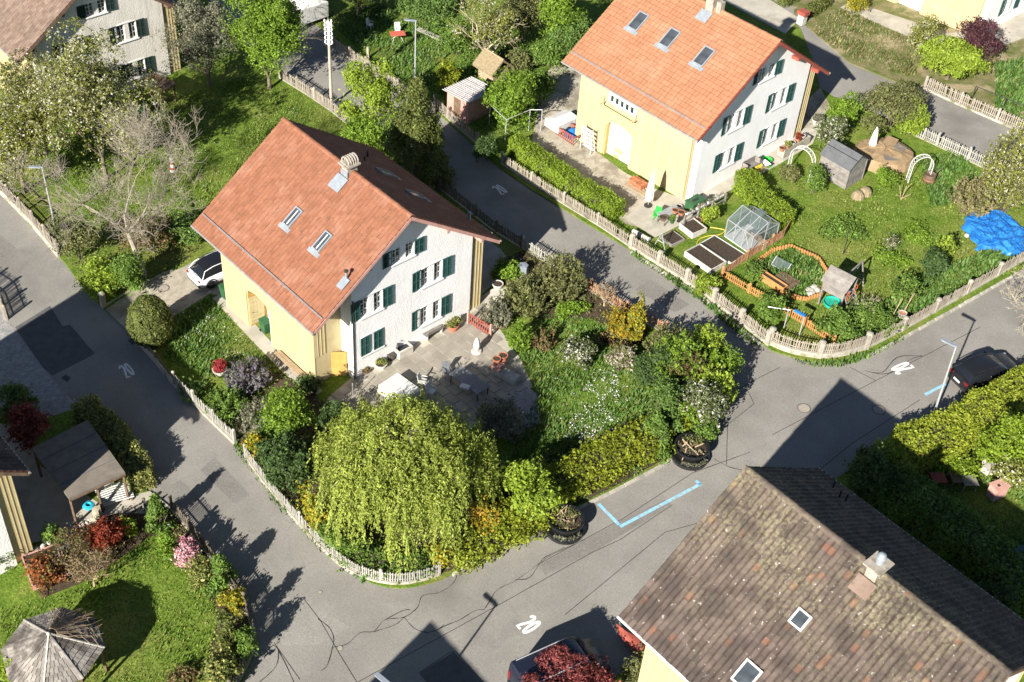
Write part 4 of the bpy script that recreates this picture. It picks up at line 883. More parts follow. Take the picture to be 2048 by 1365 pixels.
def van(label, loc, rz):
    t = thing('parked_van', label, 'van', loc, rz); navy = mat('van_navy', (0.012, 0.016, 0.030), rough=0.25, spec=0.6); b = MB(); W = .95
    sec = [(-2.4, .35, 1.95, .86), (-2.3, .3, 2.08, .90), (0.6, .3, 2.1, .90), (1.15, .3, 2.0, .88), (1.75, .3, 1.25, .86), (2.3, .32, 1.05, .80), (2.42, .4, .8, .7)]
    for x, zb, zt, w in sec:
        for y, z in ((-W*.95, zb), (-W, zb+.35), (-W, min(1.15, zt-.1)), (-w, zt-.06), (-w*.85, zt), (w*.85, zt), (w, zt-.06), (W, min(1.15, zt-.1)), (W, zb+.35), (W*.95, zb)): b.v.append((x, y, z))
    n = 10
    for i in range(len(sec)-1):
        for j in range(n-1): a = i*n+j; b.f.append((a, a+1, a+n+1, a+n))
    b.f += [tuple(range(n)), tuple((len(sec)-1)*n+j for j in range(n))[::-1]]; b.build('body', navy, t, smooth=True)
    MB().add([(1.2, -.72, 1.96), (1.72, -.74, 1.30), (1.72, .74, 1.30), (1.2, .72, 1.96)], [(0, 1, 2, 3)]).build('windscreen', car_glass, t, loc=(.03, 0, .03))
    for s in (-1, 1):
        for x0, x1 in ((-2.1, -1.0), (-.9, .1), (.2, 1.05)): MB().add([(x0, s*.965, 1.2), (x1, s*.965, 1.2), (x1, s*.925, 1.8), (x0, s*.925, 1.8)], [(0, 1, 2, 3)]).build('side_window', car_glass, t)
        MB().tube([(-2.1, s*.78, 2.13), (.6, s*.78, 2.16)], .03, 6).build('roof_rail', galv, t); MB().cbox((1.35, s*1.12, 1.3), (.12, .26, .2)).build('mirror', plast, t, bevel=.03)
        MB().cbox((2.3, s*.6, .8), (.16, .34, .16)).build('headlight', lens_w, t); MB().cbox((-2.4, s*.8, 1.1), (.06, .14, .6)).build('tail_light', red_lens, t)
        for x in (-1.5, 1.55): w = link('wheel', None, t); w.location = (x, s*.86, .34); w.rotation_euler = (math.pi/2, 0, 0); MB().lathe([(.2, -.11), (.34, -.11), (.34, .11), (.2, .11)], 18).build('tyre', tyre_m, w); MB().lathe([(0, -.1), (.2, -.1), (.2, .1), (0, .1)], 14).build('rim', rim_m, w)
    MB().box(-.9, .3, -.45, .45, 2.105, 2.13).build('roof_hatch', car_glass, t); MB().box(-2.46, -2.38, -.85, .85, .32, .55).build('bumper', plast, t); MB().cbox((2.44, 0, .6), (.03, .5, .12)).build('number_plate', plate_m, t)
van('dark navy van with roof hatch behind the red maple at the bottom edge', G(1116, 1362), 0.56)
# ------------------------------------------------------------------ vegetation
bark = mat('bark', (0.115, 0.09, 0.065), (0.20, 0.165, 0.12), scale=6, rough=0.95, bump=0.02, bscale=20); bark_pale = mat('bark_pale', (0.34, 0.29, 0.20), (0.46, 0.40, 0.28), scale=4, rough=0.9); bark_tan = mat('twig_tan', (0.30, 0.215, 0.13), (0.38, 0.29, 0.19), scale=4, rough=0.9); bark_dark = mat('twig_dark', (0.05, 0.045, 0.03), (0.085, 0.07, 0.045), scale=4, rough=0.95)
LM = {
 'bright': leafmat('leaf_bright', (0.087, 0.163, 0.014), (0.240, 0.360, 0.042)), 'green': leafmat('leaf_green', (0.072, 0.138, 0.024), (0.202, 0.310, 0.054)),
 'mid': leafmat('leaf_mid', (0.067, 0.126, 0.027), (0.175, 0.271, 0.061)), 'dark': leafmat('leaf_dark', (0.032, 0.065, 0.020), (0.102, 0.162, 0.044)),
 'yew': leafmat('leaf_yew', (0.045, 0.070, 0.015), (0.210, 0.232, 0.060)), 'olive': leafmat('leaf_olive', (0.092, 0.105, 0.035), (0.246, 0.254, 0.094)),
 'grey': leafmat('leaf_grey', (0.111, 0.116, 0.072), (0.273, 0.273, 0.182)), 'gold': leafmat('leaf_gold', (0.15, 0.195, 0.014), (0.31, 0.345, 0.03)),
 'lime': leafmat('leaf_lime', (0.159, 0.234, 0.019), (0.341, 0.440, 0.055)), 'willow': leafmat('leaf_willow', (0.19, 0.245, 0.030), (0.40, 0.46, 0.095)),
 'hedge': leafmat('leaf_hedge', (0.112, 0.181, 0.014), (0.270, 0.368, 0.034)), 'hedge2': leafmat('leaf_hedge_yellow', (0.163, 0.214, 0.016), (0.384, 0.432, 0.048)),
 'blossom': leafmat('leaf_blossom', (0.084, 0.103, 0.017), (0.286, 0.297, 0.066), (0.50, 0.48, 0.37), 0.2), 'pear': leafmat('leaf_pear', (0.12, 0.14, 0.02), (0.30, 0.31, 0.06), (0.55, 0.53, 0.42), 0.16),
 'white': leafmat('leaf_white_bloom', (0.06, 0.085, 0.022), (0.16, 0.19, 0.06), (0.55, 0.54, 0.48), 0.2), 'yellowbloom': leafmat('yellow_bloom', (0.30, 0.24, 0.015), (0.50, 0.40, 0.03), (0.17, 0.22, 0.03), 0.38),
 'orangebloom': leafmat('orange_bloom', (0.34, 0.20, 0.015), (0.48, 0.33, 0.03), (0.17, 0.20, 0.03), 0.42),
 'pink': leafmat('pink_bloom', (0.50, 0.19, 0.24), (0.68, 0.38, 0.42), (0.75, 0.6, 0.6), 0.2), 'pinkwhite': leafmat('pinkwhite_bloom', (0.30, 0.24, 0.20), (0.58, 0.48, 0.44), (0.16, 0.19, 0.05), 0.5),
 'red': leafmat('leaf_red', (0.122, 0.021, 0.011), (0.330, 0.068, 0.033)), 'maple': leafmat('leaf_maple', (0.112, 0.022, 0.022), (0.348, 0.098, 0.090)), 'purple': leafmat('leaf_purple', (0.045, 0.017, 0.022), (0.13, 0.055, 0.062)),
 'rust': leafmat('leaf_rust', (0.20, 0.065, 0.02), (0.36, 0.135, 0.045), (0.13, 0.14, 0.03), 0.15), 'ruby': leafmat('leaf_ruby', (0.22, 0.018, 0.022), (0.45, 0.06, 0.065)),
 'lavender': leafmat('leaf_lavender', (0.098, 0.098, 0.086), (0.257, 0.243, 0.236), (0.2, 0.17, 0.26), 0.15), 'varieg': leafmat('leaf_variegated', (0.071, 0.101, 0.024), (0.238, 0.266, 0.070), (0.42, 0.40, 0.12), 0.25),
 'brown': leafmat('leaf_brown', (0.116, 0.075, 0.035), (0.272, 0.192, 0.088), (0.14, 0.16, 0.04), 0.25), 'tan': leafmat('leaf_tan', (0.22, 0.18, 0.09), (0.36, 0.31, 0.17), (0.2, 0.22, 0.05), 0.3)}
def unit(n, rng): v = rng.normal(size=(n, 3)); return v/np.linalg.norm(v, axis=1)[:, None]
def leaf_quads(P, D, size, asp, rng, spread=0.9, along=None):
    """diamond leaves at P, facing roughly along D"""
    n = len(P); N = D + unit(n, rng)*spread; N /= np.linalg.norm(N, axis=1)[:, None]+1e-9
    A = along + unit(n, rng)*.35 if along is not None else unit(n, rng)
    T = A - N*np.sum(A*N, 1)[:, None]; T /= np.linalg.norm(T, axis=1)[:, None]+1e-9; B = np.cross(N, T)
    s = size*(.45+1.05*rng.random(n)**1.4)[:, None]; V = np.stack([P-T*s*.5, P+B*s*asp*.5+N*s*.06, P+T*s*.5, P-B*s*asp*.5+N*s*.06], 1).reshape(-1, 3)
    return V, np.arange(4*n).reshape(-1, 4)
def cluster(C, D, k, rad, rng):
    n = len(C); P = np.repeat(C, k, 0) + rng.normal(size=(n*k, 3))*rad; return P, np.repeat(D, k, 0)
def seed_of(px, py): return int(abs(px)*7919+abs(py)*104729) % 2**31
def ppm(p):
    d = Vector(p) - Vector((0, 0, CAM_H)); return FPX/d.dot(_fw)
def from_box(x0, y0, x1, y1):
    """crown outline in the photo -> foot on the hillside, radius and height in metres"""
    cx = (x0+x1)/2; by = (y0+y1)/2
    for _ in range(6):
        k = ppm(G(cx, by)); r = (x1-x0)/2/k; H = (y1-y0)/2/k; h = math.sqrt(max(H*H-(.67*r)**2, (.30*r)**2))/.37; by = (y0+y1)/2+.37*h*k
    bx = cx-(cx-725)/(3080-by)*23*h*.5
    return G(bx, by, .1), r, h
def lump_points(r, h, n, rng, lumps, z0=0.0, shape='dome', tight=.42, ry=None):
    """points near the surface of a crown made of overlapping lumps"""
    ry = ry or r; hz = (h-z0)/2; c = unit(lumps, rng)
    rad = rng.uniform(.25, .82, lumps)[:, None]; c = c*rad*rng.uniform(.8, 1.15, (lumps, 3))
    if shape == 'cone':
        t = rng.uniform(0, 1, lumps)**1.3; a = rng.uniform(0, 6.28, lumps); w = (1-t)*.75+.05; c = np.stack([np.cos(a)*w*.8, np.sin(a)*w*.8, t*2-1], 1)
    elif shape == 'column':
        t = rng.uniform(0, 1, lumps); a = rng.uniform(0, 6.28, lumps); w = .5*np.sqrt(np.clip(1.05-t**3, 0, 1)); c = np.stack([np.cos(a)*w, np.sin(a)*w, t*1.7-.85], 1)
    idx = rng.integers(0, lumps, n); D = unit(n, rng); D[:, 2] = np.where(D[:, 2] < -.35, -D[:, 2], D[:, 2])
    lr = tight*rng.uniform(.45, 1.15, lumps)
    if shape == 'cone': lr = lr*(.45+.55*(1-(c[:, 2]+1)/2))
    rr = rng.uniform(.55, 1.0, n)**.6
    P = c[idx] + D*(lr[idx]*rr)[:, None]; P = P*np.array([r, ry, hz]); P[:, 2] += z0+hz; D = D/np.array([1, 1, max(.4, hz/r)]); D /= np.linalg.norm(D, axis=1)[:, None]
    k = P[:, 2] > .04; return P[k], D[k]
def stems(r, h, rng, n=7, rad=.03, base=.08):
    mb = MB()
    for i in range(n):
        a = rng.uniform(0, 6.28); q = rng.uniform(.25, .7)*r; x, y = math.cos(a), math.sin(a); z = h*rng.uniform(.5, .85)
        mb.tube([(x*base, y*base, -.1), (x*q*.45, y*q*.45, z*.5), (x*q, y*q, z)], [rad, rad*.7, rad*.3], 4, cap=False)
    return mb
def plant(name, label, cat, box, m, kind='dome', leaf=.17, asp=.6, lai=1.0, lumps=18, tight=.42, group=None, stem_m=None, z0f=0.0, clus=7, ground=None, part='foliage', sq=1.0):
    p, r, h = from_box(*box) if len(box) == 4 else (G(box[0], box[1], .1), box[2], box[3])
    h *= sq; rng = np.random.default_rng(seed_of(box[0], box[1])); t = thing(name, label, cat, p, 0, group)
    area = 4*math.pi*((r*r + 2*r*h/2)/3) ; n = int(lai*area*2.6/(.5*leaf*leaf*asp)); n = min(n, 42000); nc = max(20, n//clus)
    m = LM[m] if isinstance(m, str) else m
    if kind in ('dome', 'cone', 'column'):
        C, D = lump_points(r, h, nc, rng, lumps, z0f*h, kind, tight)
        if kind == 'dome' and tight > .31:
            k = rng.random(len(C)) < .20; C[k] = C[k]*np.array([1, 1, 1.02])+D[k]*rng.uniform(.05, .42, (k.sum(), 1))*min(1, r)*np.array([1, 1, .8]); C[:, 0] += .12*r*np.sin(C[:, 2]*2.3+box[0]); C[:, 1] += .12*r*np.cos(C[:, 2]*1.9+box[1]); C[:, :2] *= rng.uniform(.82, 1.2, 2)
        P, D = cluster(C, D, clus, leaf*.55, rng); V, F = leaf_quads(P, D, leaf, asp, rng)
    elif kind == 'egg':
        D = unit(nc, rng); f = 1-.05*rng.random(nc)+.05*np.sin(D[:, 0]*7+D[:, 2]*5)*np.sin(D[:, 1]*6); C = D*f[:, None]*np.array([r, r, h/2]); C[:, :2] *= (1-.12*C[:, 2:3]/(h/2)); C[:, 2] += h/2; P, D = cluster(C, D, clus, leaf*.4, rng); V, F = leaf_quads(P, D+np.array([0, 0, .25]), leaf, asp, rng, .7)
    elif kind in ('upright', 'fan'):
        ns = max(12, int(nc/9)); V_, F_, off = [], [], 0; a = rng.uniform(0, 6.28, ns); rr = np.sqrt(rng.uniform(0, 1, ns)); tp = np.stack([np.cos(a)*rr*r, np.sin(a)*rr*r, h*(1-.45*rr**2)*rng.uniform(.8, 1.08, ns)], 1); bs = tp*np.array([.45, .45, 0])
        u = rng.uniform(.22, 1, (ns, 9)); P = bs[:, None, :]*(1-u[..., None]**.8)+tp[:, None, :]*u[..., None]**np.array([.8, .8, 1.]); D = np.repeat((tp-bs)/np.linalg.norm(tp-bs, axis=1)[:, None], 9, 0); P = P.reshape(-1, 3)
        P, D2 = cluster(P, D, max(2, clus-2), leaf*.42, rng); V, F = leaf_quads(P, D2*.2+np.array([0, 0, .5]), leaf, asp, rng, 1.0, along=D2)
        mb = MB()
        for i in range(0, ns, 3): mb.tube([tuple(bs[i]*.6), tuple((bs[i]*.5+tp[i]*.5)), tuple(tp[i])], [.02, .014, .006], 3, cap=False)
        mb.build('stem', stem_m or bark, t)
    V[:, 2] = np.maximum(V[:, 2], .01)
    np_mesh(part, V, F, m, t)
    if kind not in ('upright', 'fan'): stems(r, h, rng, 6, .02+.012*r).build('stem', stem_m or bark, t)
    return t
def grow(mb, rng, p, d, l, r, depth, tips, segs=3, spread=.55, up=.12, kids=(2, 3), sides=5, shrink=.68, minr=.006):
    pts = [p]; rad = [r]; q = p.copy(); dd = d.copy()
    for i in range(segs):
        dd = (dd + Vector(rng.normal(size=3))*.16 + Vector((0, 0, up*.3))).normalized(); q = q + dd*(l/segs); pts.append(q.copy()); rad.append(max(minr, r*(1-.42*(i+1)/segs)))
    mb.tube(pts, rad, sides if depth > 1 else 3, cap=False)
    if depth <= 0: tips.append((q, dd)); return
    for k in range(int(rng.integers(kids[0], kids[1]+1))):
        a = Vector(rng.normal(size=3)); a = (a - dd*a.dot(dd)).normalized(); nd = (dd + a*rng.uniform(spread*.6, spread*1.4) + Vector((0, 0, up))).normalized()
        grow(mb, rng, pts[-1 - (k % 2 if segs > 1 else 0)], nd, l*shrink*rng.uniform(.8, 1.15), rad[-1]*.72, depth-1, tips, segs, spread, up, kids, sides, shrink, minr)
    if depth >= 2: tips.append((pts[-2], dd))
def tree(name, label, box, m, trunk_h=1.6, leaf=.17, asp=.6, clus=26, cr=.34, bark_m=None, depth=4, lean=(0, 0), kids=(2, 3), spread=.62, group=None, lumps=26, lai=.8, tr=.16, inner=True):
    """trunk with limbs; leaves sit in clumps on the limb ends and over the lumps of the crown"""
    p, r, h = from_box(*box) if len(box) == 4 else (G(box[0], box[1], .1), box[2], box[3]); rng = np.random.default_rng(seed_of(box[0], box[1])); t = thing(name, label, 'tree', p, 0, group)
    mb = MB(); tips = []; l0 = (h-trunk_h)*.36; top = Vector((lean[0], lean[1], trunk_h)); mb.tube([(0, 0, -.2), (lean[0]*.4, lean[1]*.4, trunk_h*.5), tuple(top)], [tr*1.25, tr, tr*.85], 8, cap=False)
    for k in range(5):
        a = 2*math.pi*k/5+rng.uniform(-.4, .4); d = Vector((math.cos(a)*r/h*1.5, math.sin(a)*r/h*1.5, 1)).normalized(); grow(mb, rng, top, d, l0, tr*.6, depth-1, tips, 3, spread, .1, kids)
    mb.build('trunk', bark_m or bark, t)
    if m is not None:
        m = LM[m] if isinstance(m, str) else m; T = np.array([tuple(q[0]) for q in tips]); Dt = np.array([tuple(q[1]) for q in tips])
        s = np.array([r, r, h]); e = np.sqrt((T[:, 0]/r)**2+(T[:, 1]/r)**2); T[:, :2] *= np.where(e > .95, .95/np.maximum(e, 1e-6), 1)[:, None]; T[:, 2] = np.minimum(T[:, 2], h*.99)
        P1, D1 = cluster(T, Dt, clus, cr, rng); area = 4*math.pi*(r*r+r*(h-trunk_h))/3; nc = int(lai*area*2.2/(.5*leaf*leaf*asp))//8
        C, D = lump_points(r, h, min(nc, 5200), rng, lumps, trunk_h*.75, 'dome', .36); P2_, D2 = cluster(C, D, 8, leaf*.6, rng); V, F = leaf_quads(np.concatenate([P1, P2_]), np.concatenate([D1, D2]), leaf, asp, rng); np_mesh('crown', V, F, m, t)
    return t
def hedge(name, label, px, w, h, m, leaf=.13, group=None, jitter=.10, core=True, lai=1.0, taper=.12):
    """clipped hedge along a line: leaves over its top and faces, twigs inside"""
    at, L, pts = polyline(px); x0, y0, _ = at(0); z0 = gz(x0, y0)+.1; rng = np.random.default_rng(seed_of(*px[0])); t = thing(name, label, 'hedge', (x0, y0, z0), 0, group); m = LM[m] if isinstance(m, str) else m
    per = w+2*h; n = min(60000, int(lai*L*per*2.4/(.5*leaf*leaf*.6)))//6; s = rng.uniform(0, L, n); u = rng.uniform(0, per, n); P = np.zeros((n, 3)); D = np.zeros((n, 3))
    for i in range(n):
        x, y, a = at(s[i]); nx, ny = -math.sin(a), math.cos(a)
        wv = 1+.10*math.sin(s[i]*1.7+px[0][0])+.06*math.sin(s[i]*4.1)
        if u[i] < h: o, z, dn, dz = w/2*(1-taper*u[i]/h), u[i], 1, .25
        elif u[i] < h+w: o, z, dn, dz = (u[i]-h-w/2)*(1-taper), h, .1, 1
        else: z = u[i]-h-w; o, dn, dz = -w/2*(1-taper*z/h), -1, .25
        if s[i] < .25 or s[i] > L-.25: o *= .9
        o *= wv; z *= .96+.08*math.sin(s[i]*2.3+1)*math.cos(s[i]*.9)
        P[i] = (x-x0+nx*o, y-y0+ny*o, gz(x, y)+.1-z0+z); D[i] = (nx*dn, ny*dn, dz)
    for se in (0.02, L-.02):
        x, y, a = at(se); ne = int(n*w/max(1, L*per)*h*1.1); uo = rng.uniform(-.5, .5, ne)*w*(1-taper); zz = rng.uniform(0, h, ne); sg = -1 if se < 1 else 1
        P = np.concatenate([P, np.stack([x-x0-math.sin(a)*uo, y-y0+math.cos(a)*uo, gz(x, y)+.1-z0+zz], 1)]); D = np.concatenate([D, np.tile([[math.cos(a)*sg, math.sin(a)*sg, .3]], (ne, 1))])
    P += rng.normal(size=P.shape)*jitter*.5
    P, D = cluster(P, D, 6, leaf*.5, rng); V, F = leaf_quads(P, D, leaf, .6, rng); V[:, 2] = np.maximum(V[:, 2], -2.0); np_mesh('foliage', V, F, m, t)
    if core:
        mb = MB(); k = max(2, int(L/.7))
        for i in range(k+1):
            x, y, a = at(min(L-.35, max(.35, L*i/k))); nx, ny = -math.sin(a)*w*.40, math.cos(a)*w*.40; b = (x-x0, y-y0, gz(x, y)+.1-z0)
            mb.v += [(b[0]+nx, b[1]+ny, b[2]-.05), (b[0]+nx*.85, b[1]+ny*.85, b[2]+h*.86), (b[0]-nx*.85, b[1]-ny*.85, b[2]+h*.86), (b[0]-nx, b[1]-ny, b[2]-.05)]
        for i in range(k): a = 4*i; mb.f += [(a, a+1, a+5, a+4), (a+1, a+2, a+6, a+5), (a+2, a+3, a+7, a+6)]
        mb.f += [(0, 3, 2, 1), (4*k, 4*k+1, 4*k+2, 4*k+3)]; mb.build('twigs', bark_dark, t)
    return t

# ---- the weeping willow
def willow():
    p = G(808, 1018, .1); rng = np.random.default_rng(5); t = thing('willow_tree', 'large yellow-green weeping willow on the street corner', 'tree', p); R, Hh = 4.35, 6.9
    mb = MB(); mb.tube([(0, 0, -.2), (.1, 0, 1.2), (0, .1, 2.6)], [.34, .28, .24], 9, cap=False); SP = []; 
    for k in range(110):
        a = 2*math.pi*k/110*7.03+rng.uniform(-.2, .2); q = math.sqrt(rng.uniform(.03, 1))*R*.98; zt = Hh*(1-.42*(q/R)**2.2)*rng.uniform(.88, 1.03); d = Vector((math.cos(a), math.sin(a), 0)); b = Vector((0, .1, 2.5))
        pts = [b, b+d*q*.25+Vector((0, 0, (zt-2.5)*.6)), b+d*q*.6+Vector((0, 0, zt-2.5)), d*q+Vector((0, 0, zt-.25)), d*q*1.07+Vector((0, 0, zt-.9))]
        mb.tube(pts, [.10, .07, .04, .022, .01], 4, cap=False)
        for s in range(38):
            u = rng.uniform(.35, 1.0); i = min(3, int(u*4)); f = u*4-i; o = pts[i].lerp(pts[i+1], f); SP.append((o + Vector(rng.normal(size=3))*Vector((.34, .34, .12)).length*.55, d, q/R))
    mb.build('trunk', bark, t); P = []; A = []
    for o, d, q in SP:
        e = Vector((d.x, d.y, 0))*rng.uniform(0, .22)+Vector(rng.normal(size=3))*.12; l = min(o.z-.35, rng.uniform(.5, 1.6)+3.4*q*q*rng.uniform(.1, 1)); n = max(5, int(l/.055)); c = o.copy(); w = rng.uniform(0, 6.28)
        for i in range(n):
            f = i/n; dirv = Vector((e.x*(1-f)*1.4+.10*math.cos(w+f*5), e.y*(1-f)*1.4+.10*math.sin(w+f*5), .25*(1-f*4) if f < .25 else -1)).normalized(); c = c+dirv*(l/n); P.append(tuple(c)); A.append(tuple(dirv))
    P = np.array(P); A = np.array(A); P += rng.normal(size=P.shape)*.035; Dn = np.stack([P[:, 0]/R, P[:, 1]/R, np.full(len(P), .55)], 1); P[:, 2] = np.maximum(P[:, 2], .15)
    P += rng.normal(size=P.shape)*.05; V, F = leaf_quads(P, Dn, .165, .40, rng, 1.0, along=A*.7); np_mesh('crown', V, F, LM['willow'], t)
willow()

# ---- trees
def bare_tree(label, px, py, h, r, m, depth=6, trunk=1.8, lean=(0, 0), tr=.17, seedn=0, kids=(2, 3), name='bare_tree', buds=None, cat_spread=.6, up=.06, twigs=0):
    p = G(px, py, .1); rng = np.random.default_rng(seed_of(px, py)+seedn); t = thing(name, label, 'tree', p); mb = MB(); tips = []; top = Vector((lean[0], lean[1], trunk)); mb.tube([(0, 0, -.2), (lean[0]*.5, lean[1]*.5, trunk*.55), tuple(top)], [tr*1.3, tr, tr*.85], 8, cap=False)
    for k in range(6):
        a = 2*math.pi*k/6+rng.uniform(-.4, .4); d = Vector((math.cos(a)*r/h*1.4, math.sin(a)*r/h*1.4, .75)).normalized(); grow(mb, rng, top, d, (h-trunk)*(.34 if not twigs else .30), tr*.5, depth-1, tips, 3, cat_spread, up, kids, 5, .74, .010)
    for q, dd in (tips if twigs else ()):
        for _ in range(twigs): e = (dd*.7+Vector(rng.normal(size=3))*.55+Vector((0, 0, .15))).normalized(); f_ = q+e*rng.uniform(.3, .8); mb.tube([q, q.lerp(f_, .5)+Vector(rng.normal(size=3))*.05, f_], [.010, .008, .005], 3, cap=False)
    mb.build('branches', m, t)
    if buds:
        T = np.array([tuple(q[0]) for q in tips]); P, D = cluster(T, np.array([tuple(q[1]) for q in tips]), 5, .16, rng); V, F = leaf_quads(P, D, .10, .6, rng); np_mesh('buds', V, F, LM[buds], t)
    return t
bare_tree('bare branching tree with pale twigs left of the terracotta roof', 290, 552, 14.0, 6.4, mat('bark_grey', (0.22, 0.19, 0.145), (0.31, 0.275, 0.21), scale=4, rough=.9), 7, 3.2, (-.9, .6), .19, kids=(2, 3), up=.20, twigs=3)
tree('blossoming_tree', 'white-blossoming pear tree in front of the old house, upper left', (60, 90, 310, 385), 'blossom', 2.0, .17, clus=20, lumps=46, lai=.42, cr=.4)
tree('blossoming_tree', 'blossoming tree in front of the yellow boards of the old house', (-30, 120, 170, 330), 'blossom', 1.8, .17, clus=20, lumps=40, lai=.42)
tree('blossoming_tree', 'blossoming tree leaning over the lane at the left edge', (-70, 210, 125, 410), 'pear', 1.8, .17, clus=20, lumps=40, lai=.45)
plant('conifer', 'yellowish upright conifer in front of the brown roof at the upper left', 'conifer', (20, 75, 75, 175), 'gold', 'upright', .17)
plant('conifer', 'small yellowish conifer beside the old white gable, upper left', 'conifer', (115, 70, 155, 160), 'gold', 'upright', .16)
tree('dark_leaved_tree', 'small dark-twigged tree below the brown roof edge', (70, 55, 150, 170), 'olive', 1.2, .16, clus=16, lai=.3, depth=3)
tree('grey_tree', 'grey-green bushy tree right of the old white gable', (330, 15, 490, 190), 'grey', 1.1, .16, clus=20, lumps=26, lai=.55)
tree('leafy_tree', 'dense bright green tree at the top beside the lane', (455, -30, 607, 190), 'bright', 1.0, .17, clus=22, lumps=34, lai=1.15)
tree('leafy_tree', 'light green young tree beside the utility pole', (668, 130, 805, 300), 'lime', 1.2, .18, clus=22, lumps=20, lai=.5)
plant('yew_tree', 'broad dark yew with golden tips above the middle lane', 'tree', (745, 180, 922, 385), 'yew', 'cone', .17, lumps=60, tight=.36, lai=1.1)
plant('leafy_shrub', 'bright green shrub spilling round the roof edge below the young tree', 'shrub', (690, 225, 790, 330), 'bright', 'dome', .16, lai=.7)
tree('blossoming_tree', 'pale blossoming tree at the top edge above the lane', (640, -60, 790, 60), 'blossom', 1.6, .18, clus=20, lai=.5, lean=(.3, 0))
tree('pollarded_tree', 'knotty pollarded tree with yellow-green shoots at the top centre', (905, -20, 1045, 150), 'pear', 1.5, .15, clus=10, lai=.2, bark_m=bark_pale)
for i, (b, m, lab) in enumerate((((1000, -20, 1100, 95), 'olive', 'olive green thicket left of the orange roof at the top edge'), ((1070, -30, 1180, 100), 'bright', 'bright yellow-green bush touching the orange roof'), ((1060, 75, 1150, 150), 'green', 'green bush below the orange eave'),
     ((960, 135, 1085, 265), 'bright', 'bright green bush over the corrugated shed roof'), ((1000, 100, 1075, 160), 'olive', 'olive bush behind the thatched hut'), ((880, 40, 960, 120), 'green', 'low green bush behind the red table'), ((870, 130, 920, 190), 'gold', 'yellow-green bush left of the thatched hut'),
     ((1100, 40, 1200, 130), 'mid', 'deep green bush against the orange roof verge'), ((790, -30, 920, 40), 'mid', 'deep green bush at the top edge beside the garden path'))):
    plant('thicket_bush', lab, 'shrub', b, m, 'dome', .17, lai=.9, lumps=22)
bare_tree('tan pruned tree with bare forked boughs at the top centre', 985, 128, 4.2, 2.2, bark_pale, 5, 1.2, (0, .1), .13)
# ---- hedges
hedge('clipped_hedge', 'clipped bright green hedge beside the house with the orange roof', [(1028, 305), (1085, 345), (1150, 390), (1235, 440)], 1.35, 1.35, 'hedge')
hedge('clipped_hedge', 'clipped green hedge block behind the greenhouse', [(1478, 400), (1512, 392)], 2.3, 1.7, 'hedge')
hedge('clipped_hedge', 'lower clipped hedge running from the greenhouse to the lawn', [(1508, 420), (1568, 462)], 1.9, 1.45, 'hedge')
hedge('clipped_hedge', 'long sunlit thuja hedge beside the black car', [(1760, 965), (1885, 897), (1970, 848), (2110, 768)], 2.5, 1.9, 'hedge2', .15)
hedge('clipped_hedge', 'rounded yellow-green hedge end at the foot of the lamp post', [(1790, 915), (1845, 895)], 1.9, 1.5, 'hedge2', .14)
hedge('clipped_hedge', 'dark shaded hedge along the right side of the weathered roof', [(1712, 958), (1790, 1010), (1880, 1075), (1990, 1160), (2080, 1240)], 2.4, 2.0, 'green', .16)
hedge('clipped_hedge', 'clipped variegated hedge curving round the carport', [(172, 838), (222, 880), (268, 940), (285, 985)], 1.5, 1.5, 'varieg', .13)
hedge('clipped_hedge', 'golden thuja hedge along the front kerb between the planters', [(1095, 1000), (1180, 955), (1240, 922), (1315, 885)], 2.0, 1.5, 'gold', .15, jitter=.4)
hedge('low_hedge', 'low loose green hedge along the kerb below the willow', [(905, 1125), (960, 1098), (1020, 1065), (1085, 1035)], 1.9, 1.1, 'hedge2', .15, jitter=.35)
hedge('low_hedge', 'ivy-green low hedge behind the cream fence below the willow', [(690, 1108), (740, 1138), (800, 1148), (860, 1138)], 1.2, .7, 'green', .14, jitter=.3)
